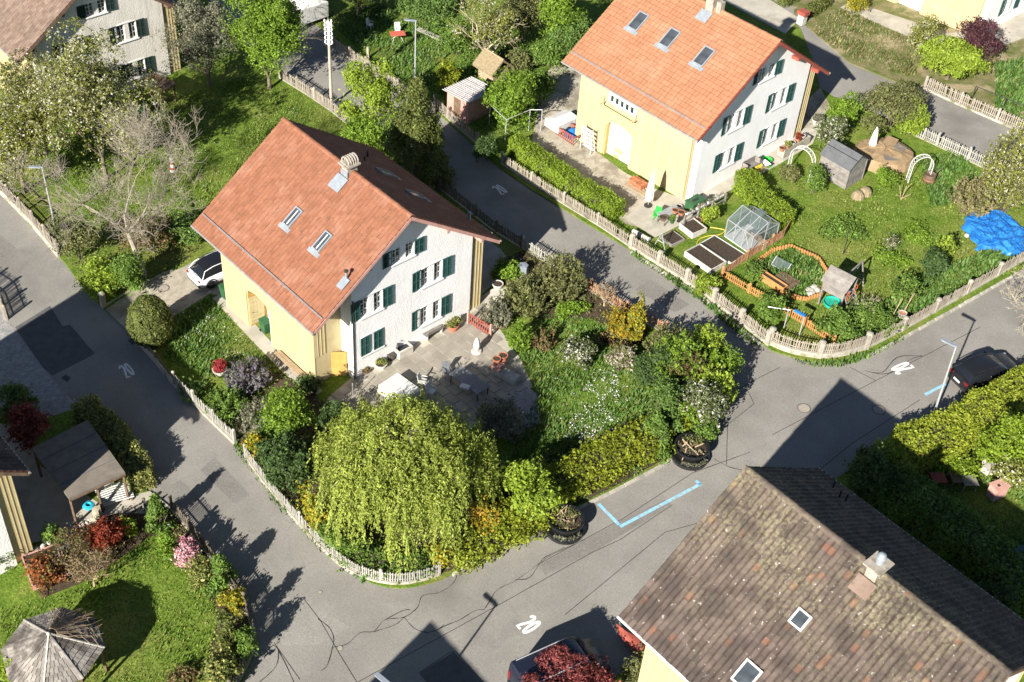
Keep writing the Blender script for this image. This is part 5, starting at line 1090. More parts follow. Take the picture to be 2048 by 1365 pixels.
# ---- shrubs of the central garden
for b, m, kind, lab, kw in (
  ((1290, 640, 1400, 740), 'olive', 'upright', 'olive shrub with brown shoots at the top of the right-hand thicket', {}), ((1370, 642, 1460, 740), 'lime', 'upright', 'yellow-green shrub with upright shoots overhanging the shaded lane', {}),
  ((1405, 690, 1475, 775), 'bright', 'dome', 'small bright green bush at the lane bend', {}), ((1270, 690, 1350, 790), 'dark', 'dome', 'dark glossy evergreen in the right-hand thicket', {}),
  ((1335, 695, 1425, 800), 'brown', 'dome', 'brownish budding bush in the middle of the right-hand thicket', {}), ((1350, 750, 1465, 875), 'white', 'dome', 'white-flowering evergreen bush at the corner above the planter', dict(lai=1.0)),
  ((1285, 760, 1370, 870), 'mid', 'dome', 'deep green bush between the flower lawn and the white-flowering bush', {}), ((1335, 790, 1410, 865), 'gold', 'upright', 'golden spiky shrub above the upper planter', {}),
  ((1265, 815, 1360, 915), 'green', 'cone', 'spreading green juniper behind the upper planter', {}), ((1380, 840, 1440, 890), 'green', 'dome', 'low green shrub beside the upper planter', {}),
  ((1300, 660, 1420, 790), 'bright', 'upright', 'feathery spring-green shrub filling the top of the right-hand thicket', {}), ((1380, 720, 1480, 830), 'lime', 'upright', 'bright yellow-green shrub bulging over the lane bend', dict(lai=.8)), ((1300, 740, 1420, 850), 'bright', 'dome', 'spring-green shrub in the lower part of the right-hand thicket', dict(lai=.7)), ((1010, 560, 1090, 630), 'lime', 'upright', 'yellow-green tufts behind the grey-leaved shrub', dict(lai=.6)),
  ((960, 1000, 1060, 1085), 'gold', 'dome', 'yellow-green border shrub at the kerb right of the willow', dict(lai=.7)), ((905, 1060, 985, 1120), 'lime', 'dome', 'lime border shrub at the kerb below the willow', dict(lai=.6)), ((420, 770, 500, 840), 'green', 'upright', 'green tufted plants inside the cream front fence', dict(lai=.7)), ((470, 790, 560, 880), 'grey', 'upright', 'silvery tufted plants in the front corner bed', dict(lai=.6)),
  ((1010, 915, 1125, 1045), 'lime', 'dome', 'bright lime-green shrub left of the lower planter', dict(leaf=.2)), ((1120, 665, 1205, 745), 'white', 'dome', 'white-blossoming shrub beside the shaded lawn', dict(lai=.8)),
  ((1210, 690, 1275, 750), 'pinkwhite', 'dome', 'pink and white blossoming shrub above the flower patch', dict(lai=.7)), ((1200, 610, 1290, 690), 'orangebloom', 'dome', 'orange-yellow forsythia shrub near the lane', dict(lai=.6)),
  ((1258, 590, 1296, 690), 'yellowbloom', 'upright', 'tall yellow forsythia spray by the lane', {}), ((1190, 660, 1270, 705), 'brown', 'upright', 'rusty brown shrub below the forsythia', dict(lai=.4)),
  ((1000, 545, 1110, 640), 'olive', 'upright', 'olive feathery shrub left of the garden lawn', {}), ((1070, 500, 1180, 610), 'olive', 'upright', 'spreading grey-olive shrub in front of the lane fence', dict(lai=.8)),
  ((1100, 590, 1170, 640), 'bright', 'dome', 'low green shrub below the spreading olive shrub', dict(lai=.6, sq=.6)), ((985, 520, 1050, 570), 'bright', 'dome', 'bright green plants round the grey compost bin', {}),
  ((960, 590, 1030, 660), 'grey', 'upright', 'grey-leaved shrub beside the trellis gate', {}), ((1010, 640, 1070, 705), 'bright', 'upright', 'soft green shrub behind the terracotta pots', dict(lai=.7)), ((1060, 650, 1120, 705), 'brown', 'upright', 'reddish brown shrub left of the white blossom', dict(lai=.4)),
  ((950, 800, 1065, 880), 'grey', 'dome', 'grey heath-like shrub at the rocky edge of the patio', dict(lai=.7)),
  ((520, 770, 625, 885), 'bright', 'dome', 'bright green shrub by the open porch door', {}), ((500, 820, 590, 900), 'green', 'dome', 'green shrub with pale flowers behind the front fence', {}), ((515, 850, 640, 985), 'dark', 'dome', 'dark green evergreen left of the willow', {}),
  ((595, 975, 665, 1060), 'yellowbloom', 'dome', 'yellow flowering shrub between the willow and the fence', dict(lai=.7)), ((490, 862, 530, 925), 'yellowbloom', 'dome', 'small yellow bush at the garden gate corner', dict(lai=.7)),
  ((850, 1075, 920, 1140), 'yellowbloom', 'dome', 'yellow flowering bush at the right foot of the willow', dict(lai=.5)), ((930, 985, 1015, 1080), 'orangebloom', 'dome', 'orange-yellow bush right of the willow', dict(lai=.5)), ((640, 1030, 720, 1110), 'green', 'dome', 'green shrub at the lower left foot of the willow', {}),
  ((445, 710, 545, 790), 'lavender', 'upright', 'grey lavender mound in the front bed', {}), ((405, 765, 495, 835), 'green', 'upright', 'tufted ground shrub inside the front fence', dict(lai=.6, sq=.6)), ((340, 745, 410, 795), 'mid', 'dome', 'low green shrub inside the low mossy fence', dict(lai=.6, sq=.5)),
  ((625, 800, 705, 880), 'dark', 'dome', 'dark leafy plants beside the porch path', dict(lai=.6)), ((600, 745, 650, 785), 'dark', 'dome', 'small dark conifer at the yellow house corner', {}),
  ((560, 880, 640, 950), 'green', 'dome', 'green bush on the left side of the willow', {}), ((940, 920, 1030, 1000), 'dark', 'dome', 'shaded dark bush right behind the willow', dict(lai=.7)),
  ((140, 520, 260, 600), 'lime', 'dome', 'yellow-green bush at the driveway mouth under the bare tree', dict(lai=.8)), ((215, 505, 300, 590), 'green', 'dome', 'green bush at the trunk of the bare tree', dict(lai=.7)), ((110, 440, 200, 530), 'olive', 'dome', 'olive brush inside the left lane fence', dict(lai=.5)),
  ((330, 420, 450, 500), 'mid', 'dome', 'green hedge plants above the white car', dict(lai=.8)), ((240, 430, 350, 520), 'brown', 'dome', 'brown undergrowth beneath the bare tree', dict(lai=.5))):
    plant('garden_shrub', lab, 'shrub', b, m, kind, kw.pop('leaf', .16), **kw)
plant('clipped_conifer', 'egg-shaped clipped golden-green conifer at the lane', 'conifer', (257, 592, 341, 693), 'yew', 'egg', .13, lai=1.5)
bare_tree('pale bare tuft of twigs by the orange-brown fence', 1208, 612, 1.7, .7, bark_tan, 5, .3, (0, 0), .07, kids=(3, 3), name='bare_shrub')
# ---- lower left garden
for b, m, kind, lab, kw in (
  ((172, 1035, 246, 1105), 'red', 'dome', 'dark red round maple shrub above the lower left lawn', dict(lai=1.0)), ((52, 1110, 128, 1168), 'rust', 'dome', 'rust-orange spreading shrub at the lower left path', {}), ((345, 1072, 398, 1135), 'pink', 'dome', 'pink blossoming shrub by the lower left fence', {}),
  ((310, 1062, 358, 1128), 'bright', 'dome', 'round bright green bush beside the pink blossom', dict(lai=1.4, tight=.3, lumps=40)), ((395, 1100, 485, 1185), 'green', 'cone', 'green young conifer over the lower left fence', {}), ((435, 1175, 500, 1228), 'yellowbloom', 'dome', 'yellow shrub on the lower left fence corner', dict(lai=.8)),
  ((428, 1205, 475, 1300), 'yew', 'column', 'dark columnar conifer at the lower left lawn edge', dict(lai=1.3)), ((402, 1292, 478, 1370), 'varieg', 'dome', 'round variegated evergreen at the bottom of the lower left lawn', dict(lai=1.2)), ((285, 985, 345, 1065), 'green', 'cone', 'feathery green juniper by the fence of the lower left garden', {}),
  ((365, 1110, 440, 1180), 'varieg', 'dome', 'low yellow-green border plants below the pink blossom', dict(lai=.7)), ((470, 1240, 512, 1320), 'green', 'dome', 'green climber inside the curved dark fence', dict(lai=.8)), ((90, 1045, 130, 1085), 'green', 'dome', 'small leafy plant at the yellow corner strip', {}),
  ((240, 1035, 272, 1075), 'lime', 'dome', 'little lime plant by the garden path of the lower left', dict(lai=.8)), ((330, 1330, 400, 1380), 'brown', 'dome', 'brownish bush at the bottom edge of the lower left garden', dict(lai=.6)), ((0, 1290, 40, 1380), 'lime', 'dome', 'pale yellow bush left of the shingled gazebo', {}),
  ((-20, 770, 75, 850), 'mid', 'dome', 'green bush at the left edge above the dark eave', {}), ((10, 790, 90, 905), 'maple', 'dome', 'shaded dark red bush beside the carport', {}), ((-30, 1080, 30, 1140), 'green', 'dome', 'climbing green plant at the white wall of the corner house', dict(lai=.6))):
    plant('border_shrub', lab, 'shrub', b, m, kind, kw.pop('leaf', .15), **kw)
bare_tree('thin olive bare tree on the lower left lawn edge', 190, 1172, 2.6, 1.4, bark_tan, 5, .5, (0, 0), .07, buds='brown')
bare_tree('small bare brown tree behind the lower left lawn', 150, 1130, 2.4, 1.3, bark_dark, 5, .5, (0, 0), .06, buds='brown')
# ---- the garden of the orange-roofed house and beyond
tree('leafy_tree', 'bright green spreading tree in front of the yellow house, upper right', (1828, 65, 1990, 190), 'lime', .9, .18, clus=20, lumps=30, lai=.9)
tree('purple_tree', 'dark purple-leaved tree behind the bright tree, upper right', (1905, 38, 2015, 140), 'purple', 1.0, .16, clus=20, lumps=20, lai=.8)
plant('garden_shrub', 'light green loose shrub in front of the yellow boards, upper right', 'shrub', (1815, 35, 1880, 120), 'pear', 'dome', .16, lai=.5)
plant('garden_shrub', 'yellow flowering bush at the yellow house entrance', 'shrub', (1690, -15, 1738, 35), 'yellowbloom', 'dome', .15, lai=.6)
for b, m, kind, lab, kw in (
  ((1665, 190, 1728, 262), 'bright', 'dome', 'bright green bush at the house corner path', {}), ((1730, 165, 1860, 275), 'olive', 'dome', 'broad grey-olive bush behind the brown tarpaulin', dict(lai=.7)), ((1790, 200, 1865, 275), 'lime', 'upright', 'yellow-green bush leaning over the upper lane', {}),
  ((1640, 235, 1700, 310), 'white', 'dome', 'white flowering shrub beside the garden arch', dict(lai=.6)), ((1610, 335, 1660, 392), 'green', 'dome', 'leafy shrub at the front of the grey shed', {}), ((1560, 330, 1610, 370), 'olive', 'dome', 'small yellowish shrub between the hedge and the garden arch', {}),
  ((1748, 338, 1800, 385), 'bright', 'dome', 'small bright green shrub beside the dry flower stalks', {}), ((1975, 250, 2100, 430), 'pear', 'upright', 'tall yellow-green bamboo-like bush at the right edge', dict(lai=.55)), ((1900, 350, 2000, 440), 'tan', 'upright', 'heap of dry tan stalks above the blue tarpaulin', dict(lai=.6)),
  ((1780, 545, 1850, 610), 'green', 'upright', 'leafy bush beside the tripod stakes', dict(lai=.7)), ((1845, 500, 1900, 560), 'dark', 'dome', 'small dark bush in the raised grass strip', {}), ((1870, 470, 1915, 525), 'lime', 'upright', 'light green shoots above the right-hand lawn strip', dict(lai=.6)),
  ((1640, 610, 1720, 680), 'green', 'dome', 'leafy bush in front of the play tower', {}), ((1690, 600, 1790, 668), 'green', 'dome', 'low grassy clump at the corner of the right garden', dict(lai=.6)), ((1640, 425, 1740, 480), 'green', 'dome', 'low rounded flower clump on the right lawn', dict(sq=.45)),
  ((1740, 480, 1820, 530), 'bright', 'dome', 'low grassy mound with white flowers on the right lawn', dict(sq=.4)), ((1800, 440, 1870, 490), 'bright', 'dome', 'low grassy mound left of the blue tarpaulin', dict(sq=.4)), ((1480, 505, 1545, 560), 'green', 'dome', 'green herbs along the orange stick fence', dict(lai=.6, sq=.6)),
  ((1390, 545, 1450, 600), 'lime', 'dome', 'lime green herbs inside the middle lane fence', dict(lai=.7, sq=.7)), ((1505, 585, 1570, 650), 'green', 'dome', 'climbing plants on the orange stick fence', dict(lai=.6)), ((1405, 415, 1435, 450), 'lime', 'dome', 'small lime plant beside the raised bed', {}),
  ((1060, 140, 1110, 215), 'green', 'dome', 'green bush behind the white trailer cover', dict(lai=.7)), ((940, 270, 1010, 330), 'dark', 'dome', 'dark ground cover under the washing line', dict(lai=.6))):
    plant('garden_shrub', lab, 'shrub', b, m, kind, kw.pop('leaf', .15), **kw)
bare_tree('bare fruit tree with white blossom tips on the right lawn', 1775, 510, 1.6, .6, bark_pale, 4, .7, (0, 0), .04, name='fruit_tree', buds='white')
bare_tree('small bare bush beside the play tower', 1728, 630, 1.8, 1.0, bark_pale, 4, .3, (0, 0), .05, kids=(3, 3), name='bare_shrub')
bare_tree('bare tangled tree reaching in from the right edge above the black car', 2075, 660, 4.5, 3.8, bark_pale, 6, 1.2, (-.5, 0), .14)
# ---- right of the weathered roof
for b, m, kind, lab, kw in (
  ((1680, 890, 1790, 1010), 'dark', 'dome', 'dark leafy bush at the road corner by the weathered roof', {}), ((1960, 820, 2080, 960), 'hedge', 'dome', 'sunlit green bush at the right edge beside the hedge', {}), ((1860, 890, 1960, 960), 'hedge', 'dome', 'sunlit green bush behind the thuja hedge', {}),
  ((1985, 905, 2060, 990), 'pear', 'dome', 'flowering pale shrub at the right edge', dict(lai=.6)), ((1930, 1150, 2050, 1260), 'dark', 'dome', 'dark bush in the shade at the lower right edge', {}), ((1780, 950, 1850, 1020), 'mid', 'dome', 'shaded bush behind the dark hedge', {})):
    plant('garden_shrub', lab, 'shrub', b, m, kind, kw.pop('leaf', .16), **kw)
tree('maple_tree', 'dark red Japanese maple at the bottom edge', (1030, 1285, 1250, 1460), 'maple', .9, .13, asp=.5, clus=24, lumps=36, lai=.9)
plant('garden_shrub', 'green bush below the gutter of the weathered roof', 'shrub', (1240, 1290, 1320, 1380), 'olive', 'dome', .13, lai=.4)

# ---- grass, weeds and flowers
def inside(poly, x, y):
    c = np.zeros(len(x), bool); n = len(poly)
    for i in range(n):
        x1, y1 = poly[i]; x2, y2 = poly[(i+1) % n]; k = ((y1 > y) != (y2 > y)) & (x < (x2-x1)*(y-y1)/(y2-y1+1e-12)+x1); c ^= k
    return c
def scatter(px, dens, rng):
    poly = [P2(*q) for q in px]; a = np.array(poly); lo, hi = a.min(0), a.max(0); n = int(dens*np.prod(hi-lo)); x = rng.uniform(lo[0], hi[0], n); y = rng.uniform(lo[1], hi[1], n); k = inside(poly, x, y); x, y = x[k], y[k]; return x, y, gz(x, y)+.10
def grass(label, px, dens=90, h=.11, m=None, seed=1, name='grass'):
    rng = np.random.default_rng(seed); x, y, z = scatter(px, dens, rng); n = len(x); B = np.stack([x, y, z], 1); a = rng.uniform(0, 6.28, n); s = h*rng.uniform(.5, 1.4, n)
    pat = .6+.5*np.sin(x*.9+2*np.sin(y*.5))*np.sin(y*.8); s = s*np.clip(pat+.5, .4, 1.5); T = np.stack([np.cos(a), np.sin(a), np.zeros(n)], 1); tip = B+np.stack([np.cos(a+1.3)*s*.6, np.sin(a+1.3)*s*.6, s], 1); w = (s*.30)[:, None]
    V = np.stack([B-T*w, B+T*w, tip], 1).reshape(-1, 3); o = np_mesh(name, V, np.arange(3*n).reshape(-1, 3), m or LM['grass'], None); return tag(o, label, 'grass', kind='stuff')
LM['grass'] = leafmat('grass_blade', (0.065, 0.125, 0.014), (0.18, 0.25, 0.035), (0.25, 0.25, 0.07), 0.14, .25); LM['longgrass'] = leafmat('grass_long', (0.05, 0.115, 0.02), (0.12, 0.21, 0.04), (0.17, 0.2, 0.06), 0.1, .25); LM['dry'] = leafmat('grass_dry', (0.10, 0.10, 0.03), (0.27, 0.23, 0.10), (0.09, 0.14, 0.03), 0.35, .2)
grass('mown lawn between the blossom trees and the terracotta roof', [(-50, 330), (130, 400), (300, 470), (420, 470), (560, 250), (700, 260), (640, 210), (560, 165), (480, 160), (250, 230), (60, 330)], 70, .10, seed=11)
grass('sunny front lawn with white flowers left of the yellow boards', [(345, 640), (420, 598), (515, 700), (560, 740), (480, 770), (400, 750), (330, 720)], 110, .17, LM['longgrass'], seed=12)
grass('shaded garden lawn right of the patio', [(1040, 720), (1090, 630), (1190, 640), (1290, 690), (1310, 800), (1260, 880), (1060, 950), (1000, 900), (1075, 800)], 110, .15, LM['longgrass'], seed=13)
grass('large lawn of the corner garden on the right', [(1460, 570), (1560, 480), (1600, 370), (1720, 395), (1860, 340), (2050, 460), (2040, 535), (1730, 700), (1640, 690), (1560, 610)], 60, .10, seed=14)
grass('tall green grass strips along the right-hand fence', [(1690, 690), (1720, 640), (1840, 560), (1990, 500), (2045, 520), (1740, 690)], 120, .26, LM['longgrass'], seed=15)
grass('long grass between the garden arch and the barrel', [(1840, 330), (1900, 300), (1960, 350), (1960, 400), (1860, 420)], 120, .25, LM['longgrass'], seed=16)
grass('dry weedy grass at the far upper lane', [(1600, 50), (1690, 20), (1840, 90), (1830, 160), (1720, 130)], 60, .16, LM['dry'], seed=17)
grass('lawn of the lower left garden', [(0, 1220), (160, 1180), (300, 1080), (350, 1110), (430, 1200), (430, 1320), (350, 1380), (0, 1400)], 80, .10, seed=18)
grass('rough garden grass at the top centre', [(640, 30), (760, 10), (1050, 90), (1070, 150), (900, 200), (760, 140)], 70, .18, LM['longgrass'], seed=19)
grass('grass of the garden right of the thuja hedge', [(1850, 920), (2060, 840), (2100, 1100), (1990, 1120), (1850, 1000)], 70, .14, LM['longgrass'], seed=20)
grass('green field with bare earth at the upper right edge', [(1990, 130), (2100, 110), (2100, 280), (1990, 230)], 90, .25, LM['longgrass'], seed=21)
grass('weeds along the kerb of the middle lane', smooth_px([(1262, 507), (1335, 553), (1400, 596), (1468, 651), (1520, 697), (1515, 703), (1460, 660), (1395, 603), (1330, 560), (1258, 512)], 1), 90, .22, LM['longgrass'], seed=22, name='weeds')
grass('weeds at the foot of the curved corner fence', [(1570, 718), (1630, 728), (1680, 726), (1740, 708), (1800, 678), (1805, 684), (1740, 718), (1680, 737), (1620, 738)], 120, .2, LM['longgrass'], seed=23, name='weeds')
grass('weeds along the kerb under the cream fence', [(470, 888), (560, 1005), (640, 1088), (740, 1165), (730, 1175), (630, 1097), (550, 1014), (462, 895)], 80, .18, LM['longgrass'], seed=24, name='weeds')
LM['whiteflower'] = leafmat('white_petals', (0.62, 0.62, 0.60), (0.80, 0.79, 0.76), (0.7, 0.55, 0.45), 0.08, .2)
def flowers(label, px, dens, m='whiteflower', size=.10, seed=3, clump=.25):
    rng = np.random.default_rng(seed); x, y, z = scatter(px, dens, rng); C = np.stack([x, y, z+.16], 1); P, D = cluster(C, np.tile([[0, 0, 1.]], (len(C), 1)), 6, clump*.5, rng); P[:, 2] = np.maximum(P[:, 2], gz(P[:, 0], P[:, 1])+.16); V, F = leaf_quads(P, D, size, .7, rng, .5); return tag(np_mesh('flowers', V, F, LM[m]), label, 'flowers', kind='stuff')
flowers('drift of white flowers on the upper garden lawn', [(1180, 750), (1235, 750), (1260, 790), (1200, 810), (1165, 790)], 7, seed=31)
flowers('drift of white flowers on the lower garden lawn', [(1140, 830), (1210, 810), (1240, 850), (1180, 890), (1130, 880)], 6, seed=32)
flowers('scattered white flowers in the sunny front lawn', [(350, 640), (420, 605), (510, 700), (470, 740), (350, 720)], 1.1, seed=33, size=.08)
flowers('white daisies scattered over the shaded lawn', [(1090, 740), (1270, 740), (1270, 880), (1090, 900)], .8, seed=34, size=.07)
flowers('pale flowers in the mown upper lawn', [(330, 330), (520, 220), (610, 200), (560, 300), (420, 420)], .25, seed=35, size=.07)
flowers('pink and red flowers at the foot of the utility pole', [(620, 200), (690, 230), (720, 290), (660, 260)], 1.2, 'pink', .09, 36)

# ---- ground cover in the beds
def cover(label, px, dens, ms, seed, size=.13, h=.28):
    rng = np.random.default_rng(seed); x, y, z = scatter(px, dens, rng); n = len(x); hh = h*(.3+.7*np.abs(np.sin(x*1.3+1.7*np.sin(y*.9))))*rng.uniform(.4, 1.2, n); C = np.stack([x, y, z+hh*.6], 1); P, D = cluster(C, np.tile([[0, 0, 1.]], (n, 1)), 7, .10, rng); P[:, 2] = np.maximum(P[:, 2], gz(P[:, 0], P[:, 1])+.12)
    V, F = leaf_quads(P, D, size, .55, rng, 1.0); return tag(np_mesh('ground_cover', V, F, LM[ms]), label, 'ground cover', kind='stuff')
bedA = [(480, 760), (560, 745), (640, 800), (700, 850), (690, 900), (600, 980), (520, 930), (470, 880), (430, 830)]; bedB = [(520, 935), (700, 890), (980, 960), (990, 1085), (900, 1145), (800, 1170), (690, 1130), (560, 1000)]; bedC = [(985, 1090), (960, 1020), (1060, 930), (1290, 830), (1330, 700), (1455, 760), (1420, 848), (1345, 912), (1250, 965), (1100, 1040)]; bedD = [(1010, 520), (1050, 502), (1200, 597), (1300, 660), (1280, 690), (1180, 640), (1080, 640), (1000, 620)]
cover('low green ground cover in the bed left of the willow', bedA, 16, 'mid', 51); cover('dark ground cover beneath the willow', bedB, 14, 'green', 52); cover('ivy ground cover along the front kerb bed', bedC, 14, 'mid', 53); cover('olive ground cover behind the lane fence', bedD, 16, 'olive', 54); cover('brown leaf litter and sprigs in the lower left bed', [(85, 1200), (40, 1110), (230, 1030), (340, 1030), (380, 1080), (300, 1075), (240, 1120), (160, 1170)], 10, 'brown', 55); cover('low green plants along the lower left fence', [(340, 1025), (420, 1112), (488, 1212), (508, 1280), (500, 1330), (430, 1365), (420, 1300), (440, 1230), (400, 1160), (345, 1080)], 14, 'varieg', 56)
cover('shaded undergrowth between the dark hedge and the weathered roof', [(1690, 950), (1800, 1000), (1990, 1140), (2090, 1240), (2090, 1330), (1700, 1010)], 10, 'green', 57); cover('rough undergrowth behind the yew along the middle lane', [(760, 300), (900, 390), (880, 400), (800, 370), (740, 330)], 16, 'dark', 58); cover('undergrowth under the bare tree beside the lane fence', [(80, 460), (130, 520), (210, 610), (350, 540), (430, 480), (330, 430), (200, 420)], 9, 'olive', 59, .13, .4); cover('leafy undergrowth between the top thicket and the corrugated shed', [(880, 160), (1000, 90), (1120, 60), (1140, 130), (1060, 260), (980, 300), (940, 250)], 10, 'green', 60, .15, .5)
# ------------------------------------------------------------------ things in the gardens and yards
terracotta = mat('terracotta', (0.42, 0.165, 0.09), (0.34, 0.125, 0.07), scale=5, rough=0.85); soil_pot = mat('potting_soil', (0.035, 0.025, 0.018), (0.07, 0.05, 0.035), scale=9, rough=0.95, bump=0.02)
white_m = mat('white_plastic', (0.62, 0.62, 0.60), (0.54, 0.54, 0.52), scale=3, rough=0.5); cloth_w = mat('white_cloth', (0.62, 0.61, 0.58), (0.52, 0.51, 0.48), scale=2, rough=0.9, bump=0.02, bscale=5); grey_wood = mat('grey_wood', (0.17, 0.155, 0.14), (0.25, 0.23, 0.205), scale=3, rough=0.9, vary=0.15, bump=0.006, bscale=25)
bin_green = mat('bin_green', (0.025, 0.085, 0.035), (0.035, 0.11, 0.045), scale=3, rough=0.55); toy_green = mat('toy_green', (0.03, 0.36, 0.05), rough=0.4); toy_yellow = mat('toy_yellow', (0.62, 0.45, 0.05), rough=0.45); blue_tarp = mat('blue_tarp', (0.012, 0.11, 0.38), (0.03, 0.19, 0.52), scale=1.5, rough=0.35, bump=0.05, bscale=3)
stone_pale = mat('pale_stone', (0.40, 0.375, 0.32), (0.52, 0.49, 0.43), scale=3, rough=0.9, bump=0.02, vary=0.15); black_gloss = mat('black_gloss', (0.012, 0.013, 0.014), rough=0.15, spec=0.7); table_grey = mat('table_grey', (0.14, 0.15, 0.165), (0.19, 0.2, 0.215), scale=2, rough=0.5)
tarp_brown = mat('brown_tarp', (0.23, 0.16, 0.085), (0.30, 0.21, 0.12), scale=2, rough=0.8, bump=0.03, bscale=4); felt = mat('roofing_felt', (0.085, 0.09, 0.095), (0.12, 0.125, 0.13), scale=3, rough=0.9, bump=0.006, bscale=40); felt_tan = mat('carport_felt', (0.14, 0.122, 0.10), (0.19, 0.165, 0.135), scale=2, rough=0.92, bump=0.008, bscale=25, coord='World')
gh_glass = mat('greenhouse_glass', (0.16, 0.20, 0.21), rough=0.1, alpha=0.38, spec=0.6); corr = mat('corrugated', (0.50, 0.47, 0.46), (0.38, 0.35, 0.34), scale=4, rough=0.6); thatch = mat('thatch', (0.20, 0.155, 0.09), (0.29, 0.23, 0.14), scale=6, rough=0.95, bump=0.04, bscale=14)
brick_m = mat('brick', (0.42, 0.165, 0.085), (0.34, 0.13, 0.065), scale=6, rough=0.9, vary=0.2); card = mat('cardboard', (0.44, 0.29, 0.15), rough=0.85); orange_c = mat('orange_cloth', (0.42, 0.07, 0.02), rough=0.8); shingle_m = mat('wood_shingle', (0.19, 0.17, 0.15), (0.29, 0.265, 0.235), scale=3, rough=0.92, vary=0.35, bump=0.01, bscale=20, coord='World', c3=(0.10, 0.085, 0.075), c3scale=0.8, c3lo=.5, c3hi=.62)
bbq = mat('wicker_dark', (0.045, 0.04, 0.036), (0.08, 0.072, 0.065), scale=8, rough=0.8); teal = mat('teal_plastic', (0.02, 0.36, 0.26), rough=0.4)
def pot(label, px, py, r=.28, h=.35, m=None, leafm=None, lr=None, lh=.4, name='flower_pot', base=.11, cat='flower pot'):
    t = thing(name, label, cat, G(px, py, base)); MB().lathe([(r*.72, 0), (r*.95, h*.85), (r*1.08, h*.86), (r*1.08, h), (r*.9, h), (r*.88, h*.9), (0, h*.88)], 16).build('pot', m or terracotta, t, smooth=True)
    MB().lathe([(r*.88, h*.905), (0, h*.915)], 12).build('soil', soil_pot, t)
    if leafm:
        rng = np.random.default_rng(seed_of(px, py)); lr = lr or r*1.5; C, D = lump_points(lr, lh, int(240*lr*lr/.1), rng, 9, 0, 'dome', .5); P, D = cluster(C, D, 3, .05, rng); P[:, 2] += h*.8; V, F = leaf_quads(P, D, .10, .6, rng); np_mesh('foliage', V, F, LM[leafm], t)
    return t
def wheelie(label, px, py, rz, m=None, h=1.0):
    t = thing('wheelie_bin', label, 'bin', G(px, py, .11), rz, 'wheelie bins'); m = m or bin_green; b = MB(); v = []
    for z, a, d in ((.06, .22, .24), (h*.88, .28, .34)): v += [(-a, -d, z), (a, -d, z), (a, d, z), (-a, d, z)]
    b.add(v, [(3,2,1,0), (4,5,6,7), (0,1,5,4), (1,2,6,5), (2,3,7,6), (3,0,4,7)]); b.build('body', m, t, bevel=.02)
    MB().add([(-.3, -.38, h*.9), (.3, -.38, h*.9), (.3, .36, h*.98), (-.3, .36, h*.98), (-.28, -.36, h*.95), (.28, -.36, h*.95), (.28, .34, h*1.04), (-.28, .34, h*1.04)], [(3,2,1,0), (4,5,6,7), (0,1,5,4), (1,2,6,5), (2,3,7,6), (3,0,4,7)]).build('lid', m, t)
    MB().tube([(-.22, .40, h*.93), (.22, .40, h*.93)], .02, 6).build('handle', plast, t)
    for s in (-1, 1): w = MB().lathe([(.03, -.03), (.1, -.03), (.1, .03), (.03, .03)], 12).build('wheel', tyre_m, t); w.location = (s*.25, .26, .1); w.rotation_euler = (0, math.pi/2, 0)
    return t
wheelie('green wheelie bin in front of the yellow boards', 532, 664, GRID+math.pi/2); wheelie('green wheelie bin beside the white car', 452, 596, GRID+math.pi/2)
# ---- the two big planters on the road
for px, py, lab, lf in ((1129, 1060, 'big round black planter at the blue parking line, the lower of two', 'olive'), (1379, 915, 'big round black planter by the white-flowering bush, the upper of two', 'grey')):
    t = thing('round_planter', lab, 'planter', G(px, py), 0, 'planters on the road'); MB().lathe([(.98, 0), (1.12, .05), (1.16, .30), (1.05, .36), (.9, .30), (0, .28)], 28).build('base_bowl', black_gloss, t, smooth=True); MB().lathe([(.80, .28), (.96, .9), (1.04, .92), (1.04, 1.0), (.93, 1.0), (.88, .72), (0, .70)], 28).build('pot', black_gloss, t, smooth=True); MB().lathe([(.88, .73), (.5, .78), (0, .80)], 20).build('soil', soil_pot, t)
    rng = np.random.default_rng(int(px)); 
    for k, (a0, a1, z, m_, n) in enumerate(((.4, 2.4, .85, 'olive', 420), (2.6, 5.9, .80, lf, 240), (-2.2, -.6, .36, 'grey', 260))):
        a = rng.uniform(a0, a1, n); q = rng.uniform(.25, .88, n) if k < 2 else rng.uniform(.95, 1.12, n); P = np.stack([np.cos(a)*q, np.sin(a)*q, z+rng.uniform(-.03, .22, n)], 1); V, F = leaf_quads(P, np.tile([[0, 0, 1.]], (n, 1)), .13, .45, rng, .9); np_mesh('foliage', V, F, LM[m_], t)
    br = MB()
    for k in range(10):
        a = rng.uniform(0, 6.28); q = rng.uniform(.1, .6); c = Vector((math.cos(a)*q, math.sin(a)*q, .82)); br.tube([c, c+Vector(rng.normal(size=3))*.22+Vector((0, 0, .08)), c+Vector(rng.normal(size=3))*.35+Vector((0, 0, .02))], .035, 5)
    br.build('driftwood', bark_tan, t)
